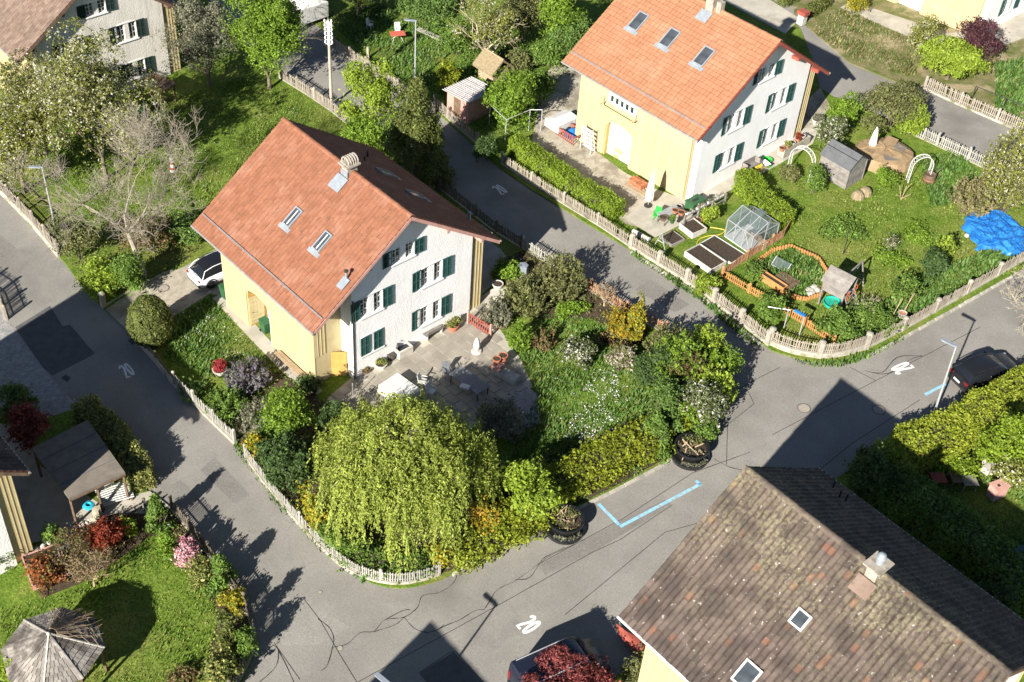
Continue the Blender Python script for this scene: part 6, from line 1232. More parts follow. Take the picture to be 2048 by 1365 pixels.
# ---- patio of the central house
t = thing('garden_table', 'long dark grey table on the patio', 'table', G(938, 778, .11), GRID+.08); MB().box(-1.25, 1.25, -.55, .55, .70, .76).build('table_top', table_grey, t, bevel=.01)
for x in (-1.15, 1.15):
    for y in (-.45, .45): MB().box(x-.03, x+.03, y-.03, y+.03, 0, .7).build('leg', dark_metal, t)
tag(MB().cbox((0, 0, .06), (.62, .45, .12)).build('cushion', cloth_w, bevel=.05), 'white cushion lying on the long grey table', 'cushion').location = G(930, 775, .87); bpy.data.objects['cushion'].rotation_euler = (0, 0, -.3)
def garden_chair(label, px, py, rz, m, name='garden_chair', group=None):
    t = thing(name, label, 'chair', G(px, py, .11), rz, group); MB().box(-.24, .24, -.24, .24, .40, .45).build('seat', m, t, bevel=.015); b = MB().cbox((0, .25, .70), (.48, .04, .55), rx=-.18); b.build('backrest', m, t, bevel=.015)
    for x in (-.2, .2):
        for y in (-.2, .2): MB().beam((x, y, 0), (x*.95, y*.95, .41), .04, .04, (1, 0, 0)).build('leg', m, t)
    for x in (-.25, .25): MB().cbox((x, 0, .62), (.05, .48, .03)).build('armrest', m, t)
    return t
t = thing('draped_table', 'table under a white cloth behind the willow top', 'table', G(800, 792, .11), GRID+.1); cl = MB(); 
for z, g in ((.78, 0), (.74, .03), (.15, .10)): cl.v += [(-1.0-g, -.75-g, z), (1.0+g, -.75-g, z), (1.0+g, .75+g, z), (-1.0-g, .75+g, z)]
cl.f = [(0, 1, 2, 3)] + [(a+i, a+4+i, a+4+(i+1) % 4, a+(i+1) % 4) for a in (0, 4) for i in range(4)]; cl.build('cloth', cloth_w, t)
for x in (-.9, .9):
    for y in (-.65, .65): MB().box(x-.03, x+.03, y-.03, y+.03, 0, .76).build('leg', grey_wood, t)
garden_chair('white garden chair beside the draped table, nearer the house', 845, 772, GRID+2.2, white_m, group='white patio chairs'); garden_chair('white garden chair between the draped table and the grey table', 862, 792, GRID+1.9, white_m, group='white patio chairs'); garden_chair('grey garden chair at the head of the long grey table', 893, 752, GRID+1.2, table_grey)
def bench(label, px, py, rz, m, L=1.5, name='garden_bench'):
    t = thing(name, label, 'bench', G(px, py, .11), rz)
    for k in range(3): MB().box(-L/2, L/2, -.22+k*.15, -.09+k*.15, .42, .46).build('slat', m, t)
    for k in range(2): MB().cbox((0, .27+.03*k, .58+.17*k), (L, .03, .13), rx=-.2).build('back_slat', m, t)
    for x in (-L/2+.15, L/2-.15): MB().box(x-.05, x+.05, -.2, .2, 0, .42).build('leg', stone_pale, t); MB().beam((x, .2, .3), (x, .33, .85), .05, .04, (1, 0, 0)).build('post', m, t)
    return t
bench('weathered wooden bench against the white gable', 866, 672, GRID+math.pi/2+math.pi, grey_wood)
t = thing('stone_fountain', 'stone trough fountain with column on the patio', 'fountain', G(806, 708, .11), GRID+math.pi/2); tr = MB(); tr.box(-.55, .55, -.35, .35, 0, .12)
for q in ((-.55, .55, -.35, -.24), (-.55, .55, .24, .35), (-.55, -.44, -.24, .24), (.44, .55, -.24, .24)): tr.box(*q, .12, .62)
tr.build('trough', stone_pale, t, bevel=.02); MB().box(-.15, .15, .40, .70, 0, 1.35).box(-.2, .2, .36, .74, 1.35, 1.45).lathe([(.16, 1.45), (.1, 1.58), (0, 1.62)], 8, (0, .55, 0)).build('column', stone_pale, t, bevel=.015); MB().tube([(0, .4, 1.0), (0, .2, 1.0), (0, .14, .92)], .022, 6).build('spout', dark_metal, t); MB().box(-.42, .42, -.22, .22, .12, .5).build('water', car_glass, t)
t = thing('wicker_chair', 'dark round-backed wicker chair beside the fountain', 'chair', G(783, 716, .11), GRID+.9); ck = MB(); n = 14
for z, r_ in ((.0, .30), (.4, .36), (.42, .36), (1.0, .46)): ck.v += [(r_*math.cos(a), r_*math.sin(a), z) for a in [math.pi*(.1+.8*k/(n-1)) for k in range(n)]]
ck.f = [(i*n+j, i*n+j+1, (i+1)*n+j+1, (i+1)*n+j) for i in range(3) for j in range(n-1)]; ck.build('shell', bbq, t); MB().lathe([(.36, .36), (.36, .44), (0, .45)], 16).build('seat', bbq, t); MB().lathe([(.28, 0), (.34, .36)], 14).build('base', bbq, t)
pot('stone bowl planter with yellow-green plant beside the wicker chair', 762, 735, .38, .35, stone_pale, 'varieg', .36, .3); pot('low brown planter near the downpipe', 731, 745, .3, .25, wood_dark, 'brown', .25, .2); pot('large terracotta pot with yellow-green flowers at the gable end', 906, 660, .38, .45, terracotta, 'varieg', .5, .55)
t = thing('trellis_gate', 'reddish wooden trellis gate beside the gable end', 'gate', G(958, 662, .11), GRID+.12)
for k in range(10): MB().box(-.9+k*.19, -.84+k*.19, -.015, .015, .1, 1.0).build('slat', wood_red, t)
for z in (.2, .85): MB().box(-.95, .95, .016, .05, z, z+.07).build('rail', wood_red, t)
for x in (-.98, .98): MB().box(x-.06, x+.06, -.06, .06, 0, 1.15).build('post', picket_m if x < 0 else wood_pink, t)
t = thing('pergola_frame', 'fallen red-brown slatted frame behind the trellis gate', 'trellis', G(985, 645, .12), GRID+.5)
for k in range(8): MB().cbox((-.7+.2*k, 0, .25+.04*(k % 3)), (.07, 1.3, .04), rx=.15).build('slat', wood_red, t)
for y in (-.5, .5): MB().cbox((0, y, .22), (1.6, .06, .06)).build('rail', wood_red, t)
t = thing('stone_sculpture', 'white egg-shaped stone sculpture at the patio edge', 'sculpture', G(953, 705, .11)); MB().lathe([(.32, 0), (.36, .1), (.3, .2)], 14).build('plinth', stone_pale, t); MB().lathe([(.12, .2), (.27, .45), (.28, .7), (.2, 1.0), (.08, 1.2), (0, 1.24)], 14, sx=.8).build('figure', cloth_w, t, smooth=True)
t = thing('stone_bench', 'stepped reddish stone bench at the patio edge', 'bench', G(1012, 755, .11), GRID+.25); MB().box(-.9, .9, -.35, .35, 0, .42).build('seat', stone_pale, t, bevel=.04); MB().box(-1.0, -.3, -.32, .32, .42, .75).build('block', wood_pink, t, bevel=.04)
pot('terracotta pot standing on the stepped stone bench', 993, 727, .26, .42, terracotta, None, base=.85); pot('orange terracotta jar beside the stone bench', 1006, 722, .28, .5, terracotta, None, base=.7)
pot('round white stone planter at the side yard corner', 995, 577, .36, .42, stone_pale, None, base=.3); single('flagstone', MB().prism([(-.8, -.4), (.5, -.55), (.9, .1), (.2, .6), (-.7, .4)], 0, .22), stone_pale, 'rough stone block under the round white planter', 'stone', G(1003, 590, .11), .3)
t = thing('compost_bin', 'light grey compost bin at the lane fence', 'compost bin', G(1045, 550, .11), .2); MB().lathe([(.42, 0), (.34, .75)], 6).build('body', zinc, t); MB().lathe([(.38, .75), (.36, .84), (0, .88)], 6).build('lid', zinc, t)
t = thing('plank_bench', 'low plank bench along the yellow boarded wall', 'bench', G(580, 737, .11), GRID)
for y in (-.12, .12): MB().box(-1.4, 1.4, y-.1, y+.1, .38, .43).build('plank', bark_tan, t)
for x in (-1.1, 1.1): MB().box(x-.06, x+.06, -.2, .2, 0, .38).build('leg', grey_wood, t)
pot('white pot with ruby-red maple on the front lawn', 440, 748, .42, .4, stone_pale, 'ruby', .55, .7)
single('garden_stake', MB().tube([(0, 0, 0), (0, 0, 1.3)], .025, 6).lathe([(.05, 1.3), (.03, 1.38), (0, 1.4)], 6), zinc, 'thin metal stake above the dark plants by the porch', 'stake', G(706, 800, .11))
# ---- yard of the orange-roofed house
t = thing('brick_pallet', 'stack of orange bricks on a pallet by the yellow boards', 'bricks', G(1277, 372, .12), GRID); 
for k in range(4): MB().box(-.75, .75, -.5+k*.3, -.38+k*.3, 0, .1).build('pallet_board', bark_tan, t)
bk = MB().box(0, .235, 0, .115, 0, .07).build('brick', brick_m, t); bme = bk.data; bk.location = (-.65, -.42, .11)
for i in range(5):
    for j in range(6):
        for k in range(5):
            if (i, j, k) == (0, 0, 0) or (k == 4 and (i > 2 or j > 3)): continue
            o = link('brick', bme, t); o.location = (-.65+i*.25+random.uniform(-.01, .01), -.42+j*.135, .11+k*.078); o.rotation_euler = (0, 0, random.uniform(-.04, .04))
for k in range(5): single('plank', MB().box(-1.4, 1.4, -.06, .06, 0, .05), bark_tan, 'loose timber planks lying below the brick pallet', 'plank', G(1287-k*2.5, 381+k*1.3, .12+.01*k), GRID+.04*k-.08, 'loose planks')
def parasol_closed(label, px, py, h, m, band=None, lean=.0):
    t = thing('closed_parasol', label, 'parasol', G(px, py, .11)); t.rotation_euler = (lean, -lean*.4, 0); MB().lathe([(.3, 0), (.3, .08), (.06, .1)], 12).build('base', dark_metal, t); MB().tube([(0, 0, .08), (0, 0, h)], .025, 6).build('pole', galv, t); c = MB(); n = 16
    for z, r_ in ((.55, .24), (.9, .26), (h*.6, .20), (h*.85, .13), (h, .03)): c.v += [(r_*(1+.22*(k % 2))*math.cos(2*math.pi*k/n), r_*(1+.22*(k % 2))*math.sin(2*math.pi*k/n), z) for k in range(n)]
    c.f = [(i*n+j, i*n+(j+1) % n, (i+1)*n+(j+1) % n, (i+1)*n+j) for i in range(4) for j in range(n)]; c.build('canopy', m, t)
    if band: MB().lathe([(.27, .5), (.29, .62), (.27, .75)], 16).build('hem', band, t)
parasol_closed('tall closed white parasol in front of the yellow boards', 1296, 412, 3.0, cloth_w); parasol_closed('closed orange and white parasol behind the grey shed', 1738, 313, 2.6, cloth_w, orange_c)
t = thing('potting_table', 'grey potting table on the paved walk', 'table', G(1336, 440, .12), GRID+math.pi/2); MB().box(-.9, .9, -.4, .4, .68, .73).build('table_top', zinc, t)
for x in (-.8, .8):
    for y in (-.32, .32): MB().box(x-.03, x+.03, y-.03, y+.03, 0, .68).build('leg', grey_wood, t)
garden_chair('bright green chair beside the potting table', 1312, 440, GRID+.4, toy_green)
for x, y, l_, m_, lf, r_ in ((1326, 440, 'dark wide bowl on the potting table', wood_dark, None, .28), (1350, 426, 'round terracotta pot on the potting table', terracotta, None, .24), (1358, 418, 'white pot behind the potting table', white_m, None, .2), (1344, 446, 'green pot at the front of the potting table', bin_green, 'green', .18), (1362, 430, 'terracotta trough at the end of the potting table', terracotta, None, .26), (1394, 445, 'pinkish clay pot beside the raised bed', terracotta, None, .32)):
    pot(l_, x, y, r_, .26, m_, lf, base=.85 if 'table' in l_ and 'behind' not in l_ else .12)
t = thing('compost_box', 'green plastic compost box at the house corner', 'compost bin', G(1388, 417, .12), GRID+math.pi/2); MB().box(-.65, .65, -.4, .4, 0, .7).build('body', bin_green, t, bevel=.03); MB().box(-.68, .68, -.43, .43, .7, .76).build('lid', bin_green, t); MB().box(-.3, .3, -.1, .1, .76, .78).build('slot', plast, t)
t = thing('flower_rail', 'wooden rail hung with white and pink flower boxes', 'railing', G(1408, 432, .12), GRID+math.pi/2)
for x in (-2.2, -.75, .75, 2.2): MB().box(x-.06, x+.06, -.06, .06, 0, 1.0).build('post', grey_wood, t)
for z in (.45, .85): MB().box(-2.3, 2.3, -.03, .03, z, z+.08).build('rail', grey_wood, t)
for k, x in enumerate((-1.5, -.4, .8, 1.7)):
    b_ = MB().box(x-.4, x+.4, .06, .26, .75, .92).build('flower_box', white_m, t); rng = np.random.default_rng(k); n = 90; P = np.stack([rng.uniform(x-.4, x+.4, n), rng.uniform(.04, .3, n), rng.uniform(.93, 1.12, n)], 1); V, F = leaf_quads(P, np.tile([[0, 0, 1.]], (n, 1)), .1, .7, rng); np_mesh('blossom', V, F, LM['pinkwhite' if k % 2 else 'white'], b_)
def raised_bed(label, P0, P1, P2_, h, m, soil=True, name='raised_bed'):
    a, b, c = G(*P0), G(*P1), G(*P2_); ex = (b-a); ey = (c-b); L, W_ = ex.length, ey.length; rz = math.atan2(ex.y, ex.x); t = thing(name, label, 'raised bed', (a+c)/2+Vector((0, 0, .1)), rz); k = .07
    for q in ((-L/2, L/2, -W_/2, -W_/2+k), (-L/2, L/2, W_/2-k, W_/2), (-L/2, -L/2+k, -W_/2+k, W_/2-k), (L/2-k, L/2, -W_/2+k, W_/2-k)): MB().box(*q, 0, h).build('board', m, t)
    MB().box(-L/2+k, L/2-k, -W_/2+k, W_/2-k, 0, h*.82).build('soil', soil_pot, t)
raised_bed('white raised bed with dark soil beside the clay pot', (1358, 462), (1385, 482), (1411, 466), .45, stone_pale); raised_bed('low dark-framed seed bed inside the middle lane fence', (1320, 482), (1344, 499), (1368, 483), .22, grey_wood); raised_bed('long white raised bed nearest the middle lane fence', (1366, 517), (1420, 552), (1452, 534), .45, stone_pale); raised_bed('black-edged vegetable bed beside the greenhouse', (1398, 495), (1462, 533), (1492, 513), .15, white_m)
t = thing('white_trough', 'long white trough on its side by the lane fence', 'trough', G(1281, 476, .12), GRID+.1); MB().tube([(-.7, 0, .2), (.7, 0, .2)], .2, 12).build('barrel', stone_pale, t, smooth=True); MB().tube([(.7, 0, .2), (.74, 0, .2)], .22, 12).build('rim', white_m, t)
t = thing('metal_trestle', 'leaning metal trestle inside the lane fence', 'trestle', G(1318, 500, .12), GRID)
for a, b in (((-.5, 0, 0), (0, 0, 1.5)), ((.5, .1, 0), (0, 0, 1.5)), ((0, .5, 0), (0, 0, 1.5)), ((-.25, 0, .7), (.25, .05, .7))): MB().tube([a, b], .025, 6).build('strut', galv, t)
ghA, ghB, ghC = G(1450, 480), G(1501, 513), G(1548, 480); ex = ghB-ghA; L = ex.length; W_ = (ghC-ghB).length; t = thing('greenhouse', 'small glass greenhouse with aluminium frame in the corner garden', 'greenhouse', (ghA+ghC)/2+Vector((0, 0, .1)), math.atan2(ex.y, ex.x)); he_, hr_ = 1.5, 2.15
MB().box(-L/2, L/2, -W_/2, W_/2, 0, .06).build('base_frame', white_m, t)
def ghp(a, b): MB().beam(a, b, .045, .045).build('bar', galv, t)
for k in range(4):
    x = -L/2+L*k/3
    for s in (-1, 1): ghp((x, s*W_/2, 0), (x, s*W_/2, he_)); ghp((x, s*W_/2, he_), (x, 0, hr_))
for s in (-1, 1): ghp((-L/2, s*W_/2, he_), (L/2, s*W_/2, he_)); ghp((s*L/2, 0, 0), (s*L/2, 0, hr_)); ghp((s*L/2, -W_/2, he_), (s*L/2, W_/2, he_))
ghp((-L/2, 0, hr_), (L/2, 0, hr_)); ghp((-L/2, -W_/2, .05), (-L/6, -W_/2, he_)); ghp((L/2, -W_/2, .05), (L/6, -W_/2, he_))
for k in range(3):
    x0_, x1_ = -L/2+L*k/3+.03, -L/2+L*(k+1)/3-.03
    for s in (-1, 1): MB().ngon([(x0_, s*W_/2, .06), (x1_, s*W_/2, .06), (x1_, s*W_/2, he_), (x0_, s*W_/2, he_)]).build('pane', gh_glass, t); MB().ngon([(x0_, s*W_/2, he_+.02), (x1_, s*W_/2, he_+.02), (x1_, s*.02, hr_+.02), (x0_, s*.02, hr_+.02)]).build('pane', gh_glass, t)
for s in (-1, 1):
    for q in (-1, 1): MB().ngon([(s*L/2, 0, .06), (s*L/2, q*W_/2, .06), (s*L/2, q*W_/2, he_), (s*L/2, 0, hr_)]).build('pane', gh_glass, t)
vt = MB().box(-.35, .35, 0, .6, 0, .03).build('roof_vent', gh_glass, t); vt.location = (L*.05, .05, hr_); vt.rotation_euler = (.15, 0, 0)
single('staging', MB().box(-.9, .9, -.25, .25, .55, .6).box(-.85, -.8, -.2, .2, 0, .55).box(.8, .85, -.2, .2, 0, .55).lathe([(.1, .6), (.14, .8)], 8, (-.4, 0, 0)).lathe([(.1, .6), (.14, .8)], 8, (.3, 0, 0)), bark_tan, 'wooden staging with pots inside the greenhouse', 'staging', G(1510, 488, .15), math.atan2(ex.y, ex.x))
single('garden_hose', MB().tube([tuple(G(x, y, .15)-G(1410, 478, 0)) for x, y in smooth_px([(1398, 500), (1394, 488), (1400, 478), (1418, 472), (1438, 470), (1450, 462), (1440, 458), (1420, 455)], 5)], .03, 6), toy_yellow, 'yellow garden hose curling beside the raised beds', 'hose', G(1410, 478, 0))
t = thing('plant_rack', 'white tiered plant rack against the yellow boards', 'rack', G(1178, 300, .12), GRID+math.pi)
for k in range(5): MB().box(-.55, .55, -.1+.09*k, .18+.09*k, .25+.42*k, .29+.42*k).build('shelf', white_m, t)
for x in (-.55, .55): MB().beam((x, -.1, 0), (x, .42, 2.2), .04, .05, (1, 0, 0)).build('side_rail', white_m, t); MB().beam((x, .42, 0), (x, .42, 2.2), .04, .04, (1, 0, 0)).build('side_rail', white_m, t)
t = thing('white_bench', 'white bench in the arched recess of the orange-roofed house', 'bench', G(1240, 306, .12), GRID); MB().box(-.7, .7, -.2, .2, .42, .47).build('seat', white_m, t)
for x in (-.55, .55): MB().box(x-.04, x+.04, -.18, .18, 0, .42).build('leg', white_m, t)
single('cardboard_box', MB().box(-.4, .4, -.2, .2, 0, .28).cbox((0, -.2, .33), (.8, .25, .02), rx=.5), card, 'open cardboard box on the white bench', 'box', G(1240, 305, .60), GRID); single('cardboard_box', MB().box(-.28, .28, -.2, .2, 0, .26), card, 'cardboard box on the ground under the white bench', 'box', G(1234, 314, .12), GRID+.2)
t = thing('covered_trailer', 'white covered trailer left of the yellow boards', 'trailer', G(1122, 258, .12), GRID+math.pi/2); MB().box(-1.1, 1.1, -.75, .75, .35, 1.0).add([(-1.1, -.75, 1.0), (1.1, -.75, 1.0), (1.1, .75, 1.0), (-1.1, .75, 1.0), (-.8, 0, 1.25), (.9, 0, 1.25)], [(0,1,5,4), (2,3,4,5), (1,2,5), (3,0,4)]).build('cover', cloth_w, t)
for s in (-1, 1): w = MB().lathe([(.1, -.08), (.28, -.08), (.28, .08), (.1, .08)], 14).build('wheel', tyre_m, t); w.location = (0, s*.8, .28); w.rotation_euler = (math.pi/2, 0, 0)
t = thing('slatted_pen', 'reddish brown slatted pen beside the covered trailer', 'pen', G(1138, 275, .12), GRID)
for k in range(11): MB().box(-1.0+.2*k, -.93+.2*k, -.62, -.59, .05, .8).build('slat', wood_red, t); MB().box(-1.0+.2*k, -.93+.2*k, .59, .62, .05, .8).build('slat', wood_red, t)
for y in (-.6, .6): MB().box(-1.05, 1.1, y-.03, y+.03, .72, .82).build('rail', wood_red, t)
for x in (-1.05, 1.1): MB().box(x-.03, x+.03, -.57, .57, .68, .78).build('rail', wood_red, t)
single('folded_tarp', MB().lathe([(.55, 0), (.6, .2), (.4, .4), (.15, .55), (0, .58)], 9, sx=1.3), blue_tarp, 'crumpled blue tarpaulin lying in the slatted pen', 'tarpaulin', G(1147, 270, .12), .4)
t = thing('washing_line', 'metal washing line frame behind the clipped hedge', 'washing line', G(1045, 275, .12))
wp = [G(1010, 282, .12), G(1057, 262, .12), G(1081, 262, .12), G(978, 252, .12)]; wp = [q-Vector(t.location) for q in wp]
for q in wp: MB().tube([q, q+Vector((0, 0, 1.9))], .035, 6).build('post', galv, t)
for a, b in ((0, 1), (1, 2), (0, 3)): MB().tube([wp[a]+Vector((0, 0, 1.9)), wp[b]+Vector((0, 0, 1.9))], .03, 6).build('crossbar', galv, t)
# clutter at the white gable
t = thing('outdoor_sink', 'grey outdoor shelf unit against the white gable', 'shelf unit', G(1497, 352, .12), GRID+math.pi/2)
for z in (.1, .5, .9): MB().box(-.75, .75, -.25, .25, z, z+.05).build('shelf', grey_wood, t)
for x in (-.72, .72): MB().box(x-.03, x+.03, -.25, .25, 0, 1.35).build('side', grey_wood, t)
MB().box(-.75, .75, .2, .25, 0, 1.4).build('back', grey_wood, t)
pot('orange clay bowl on the grey shelf unit', 1489, 345, .3, .2, terracotta, None, base=1.05)
t = thing('wheelbarrow', 'green and white wheelbarrow on the paved walk', 'wheelbarrow', G(1522, 342, .12), .6); v = []
for z, a, d in ((.35, .3, .2), (.65, .55, .36)): v += [(-a, -d, z), (a, -d, z), (a, d, z), (-a, d, z)]
MB().add(v, [(3,2,1,0), (0,1,5,4), (1,2,6,5), (2,3,7,6), (3,0,4,7)]).build('tray', white_m, t); w = MB().lathe([(.05, -.04), (.2, -.04), (.2, .04), (.05, .04)], 12).build('wheel', toy_green, t); w.location = (.75, 0, .2); w.rotation_euler = (math.pi/2, 0, 0)
for s in (-1, 1): MB().tube([(.75, s*.06, .2), (.2, s*.22, .36), (-1.0, s*.3, .6)], .025, 6).build('handle', toy_yellow, t); MB().tube([(-.35, s*.25, .4), (-.4, s*.27, 0)], .025, 6).build('leg', dark_metal, t)
single('toy_tub', MB().lathe([(.3, 0), (.38, .3), (.34, .3), (.28, .05), (0, .05)], 14), toy_green, 'bright green tub beside the wheelbarrow', 'tub', G(1534, 325, .12)); single('cable_reel', MB().lathe([(.36, 0), (.36, .06), (.16, .06), (.16, .3), (.36, .3), (.36, .36), (0, .36)], 16), toy_yellow, 'black and yellow cable reel by the shelf unit', 'cable reel', G(1514, 338, .5), 0)
t = thing('stone_ledge', 'stone ledge carrying pots at the far end of the white gable', 'ledge', G(1586, 300, .12), GRID+math.pi/2); MB().box(-1.6, 1.6, -.3, .3, 0, .75).build('wall', wall_stone, t, bevel=.02)
for i, (x, y, l_, m_, lf) in enumerate(((1563, 302, 'yellowish clay pot at the near end of the stone ledge', terracotta, None), (1574, 296, 'wide orange clay pot on the stone ledge', terracotta, 'varieg'), (1584, 290, 'pale pot in the middle of the stone ledge', stone_pale, None), (1595, 283, 'small reddish pot towards the end of the stone ledge', terracotta, 'red'), (1604, 277, 'white pot at the far end of the stone ledge', white_m, None))): pot(l_, x, y, .22, .28, m_, lf, base=.87)
pot('round white planter on the walk behind the house corner', 1633, 248, .45, .45, stone_pale, 'grey', .5, .3); single('grey_watering_can', MB().lathe([(.15, 0), (.15, .3), (.05, .33)], 12).tube([(.14, 0, .1), (.4, 0, .32)], .025, 6).tube([(-.14, 0, .05), (-.25, 0, .2), (-.1, 0, .34)], .015, 6), dark_metal, 'dark watering can at the corner of the white gable', 'watering can', G(1420, 398, .12), .5)
# ---- the corner garden
A_, B_ = G(1639, 312, 1.9), G(1700, 344.5, 1.9); yaw = math.atan2(B_.y-A_.y, B_.x-A_.x); Ls = (B_-A_).length; Ws = 2.0; c = G(1689, 382) ; ux = Vector((math.cos(yaw), math.sin(yaw), 0)); vx = Vector((-ux.y, ux.x, 0)); ctr = c-ux*(Ls/2-.1)+vx*(Ws/2)
t = thing('garden_shed', 'grey timber shed with black felt roof in the corner garden', 'shed', Vector((ctr.x, ctr.y, gz(ctr.x, ctr.y)+.1)), yaw); a = Ls/2-.12
bw = .22; n = 8
for k in range(n):
    z0_ = .0+k*.23
    for s in (-1, 1): MB().box(-a, a, s*Ws/2-.02, s*Ws/2+.02, z0_+.004, z0_+.226).build('plank', grey_wood, t); MB().box(s*a-.02, s*a+.02, -Ws/2+.03, Ws/2-.03, z0_+.004, z0_+.226).build('plank', grey_wood, t)
for s in (-1, 1): MB().add([(s*a-.02, -Ws/2, 1.84), (s*a-.02, Ws/2, 1.84), (s*a-.02, 0, 2.5), (s*a+.02, -Ws/2, 1.84), (s*a+.02, Ws/2, 1.84), (s*a+.02, 0, 2.5)], [(0,2,1), (3,4,5), (0,1,4,3), (1,2,5,4), (2,0,3,5)]).build('gable', grey_wood, t)
for s in (-1, 1):
    for q in (-1, 1): MB().box(s*(a+.025)-.02, s*(a+.025)+.02, q*(Ws/2)-.05, q*(Ws/2)+.05, 0, 1.86).build('corner_trim', grey_wood, t)
for s in (-1, 1): MB().add([(-Ls/2, s*(Ws/2+.2), 1.72), (Ls/2, s*(Ws/2+.2), 1.72), (Ls/2, 0, 2.56), (-Ls/2, 0, 2.56), (-Ls/2, s*(Ws/2+.2), 1.78), (Ls/2, s*(Ws/2+.2), 1.78), (Ls/2, 0, 2.62), (-Ls/2, 0, 2.62)], [(0,1,2,3), (7,6,5,4), (0,4,5,1), (1,5,6,2), (2,6,7,3), (3,7,4,0)]).build('roof', felt, t); MB().beam((-Ls/2+.02, s*.45, 2.31), (Ls/2-.02, s*.45, 2.31), .06, .025).build('batten', tar, t)
t = thing('tarpaulin_heap', 'round heap covered with brown tarpaulin sheets behind the shed', 'tarpaulin', G(1765, 318, .1)); rng = np.random.default_rng(3); n = 20; tp = MB(); R_ = 2.3
for z, f in ((0, 1.03), (.35, 1.0), (.75, .9), (.95, .55), (1.0, 0.02)): tp.v += [(R_*f*(1+rng.uniform(-.04, .04))*math.cos(2*math.pi*k/n), R_*f*(1+rng.uniform(-.04, .04))*.9*math.sin(2*math.pi*k/n), z*(1+rng.uniform(-.08, .08))) for k in range(n)]
tp.f = [(i*n+j, i*n+(j+1) % n, (i+1)*n+(j+1) % n, (i+1)*n+j) for i in range(4) for j in range(n)]; tp.build('sheet', tarp_brown, t)
for x, y, z, rz, sx, sy, m_ in ((-.9, .6, .98, .3, 1.2, .8, tarp_brown), (.4, .7, 1.02, -.5, .9, 1.5, tarp_brown), (1.1, .2, .98, -.7, .8, .8, felt_tan), (.2, -1.2, .9, .2, 1.1, .6, felt_tan), (-1.2, -.4, .95, .9, 1.0, .7, tarp_brown)): MB().cbox((x, y, z), (sx, sy, .04), rz=rz, rx=random.uniform(-.15, .15), ry=random.uniform(-.1, .1)).build('panel', m_, t)
def arch(label, px, py, rz, r, h, m):
    t = thing('garden_arch', label, 'garden arch', G(px, py, .1), rz); 
    def pts(y): return [(-r, y, 0), (-r, y, h)]+[(-r*math.cos(a), y, h+r*math.sin(a)) for a in [math.pi*k/10 for k in range(1, 10)]]+[(r, y, h), (r, y, 0)]
    for y in (-.22, .22): MB().tube(pts(y), .025, 6).build('hoop', m, t)
    q0, q1 = pts(-.22), pts(.22); lt = MB()
    for i in range(len(q0)-1):
        for u in ((0,) if 1 <= i < len(q0)-2 else (0, .2, .4, .6, .8)):
            p_, q_ = Vector(q0[i]).lerp(Vector(q0[i+1]), u), Vector(q1[i]).lerp(Vector(q1[i+1]), min(1, u+.2) if i in (0, len(q0)-2) else 1); lt.tube([p_, q_], .012, 4); lt.tube([Vector((p_.x, .22, p_.z)), Vector((q_.x, -.22, q_.z))], .012, 4)
    lt.build('lattice', m, t)
arch('thin white metal garden arch beside the grey shed', 1597, 352, GRID+.1, .95, 1.5, white_m); arch('white lattice garden arch beside the barrel', 1834, 362, GRID+1.0, .8, 1.4, white_m)
t = thing('rain_barrel', 'rusty rain barrel beside the lattice arch', 'barrel', G(1856, 365, .1)); MB().lathe([(.38, 0), (.46, .35), (.42, .75), (.38, .75), (.36, .6), (0, .6)], 18).build('barrel', wood_dark, t); MB().lathe([(.46, .3), (.47, .33), (.46, .36)], 18).build('hoop', terracotta, t); MB().tube([(.3, 0, .7), (.8, .2, 1.3)], .02, 5).build('pump_handle', dark_metal, t)
t = thing('blue_tarpaulin', 'crumpled bright blue tarpaulin over a heap at the right edge', 'tarpaulin', G(1990, 468, .1)); bt = MB(); rng = np.random.default_rng(8); n = 34
gx, gy = np.meshgrid(np.linspace(-1, 1, n), np.linspace(-1, 1, n), indexing='ij'); ph = rng.uniform(0, 6.28, 12); hz = np.zeros_like(gx)
for k in range(12): a_ = rng.uniform(0, 3.14); f_ = rng.uniform(4, 16); hz += np.abs(np.sin((gx*math.cos(a_)+gy*math.sin(a_))*f_+ph[k]))*.10
hz = hz*.40+.22*np.clip(1-(gx*.9)**2-(gy*.8+.1)**2, 0, 1)+rng.uniform(-.05, .05, gx.shape); ed = np.maximum(np.abs(gx), np.abs(gy)); hz = np.where(ed > .98, 0.02, hz); ex_ = 1+.10*np.sin(gy*5+1)+.06*np.sin(gy*13); ey_ = 1+.12*np.sin(gx*4)+.05*np.sin(gx*11)
for i_ in range(n):
    for j_ in range(n): x_, y_ = gx[i_, j_], gy[i_, j_]; q_ = 1-.18*(x_*x_*y_*y_); bt.v.append((2.0*x_*ex_[i_, j_]*q_, 2.4*y_*ey_[i_, j_]*q_, float(hz[i_, j_])))
bt.f = [(i_*n+j_, (i_+1)*n+j_, (i_+1)*n+j_+1, i_*n+j_+1) for i_ in range(n-1) for j_ in range(n-1)]; bt.build('sheet', blue_tarp, t)
for a, q in ((3.4, 2.2), (4.0, 2.3), (5.2, 2.2)): MB().lathe([(.16, 0), (.15, .14), (0, .2)], 7, (q*math.cos(a), q*math.sin(a), 0)).build('weight_stone', stone_pale, t)
t = thing('bed_edging', 'octagonal bed edged with orange log palisade', 'bed edging', G(1580, 552, .1)); oct_ = [(1508, 530), (1512, 545), (1562, 590), (1610, 602), (1642, 592), (1652, 545), (1637, 520), (1580, 495), (1545, 503)]; ob = [G(x, y, .1)-Vector(t.location) for x, y in oct_]; me_ = None
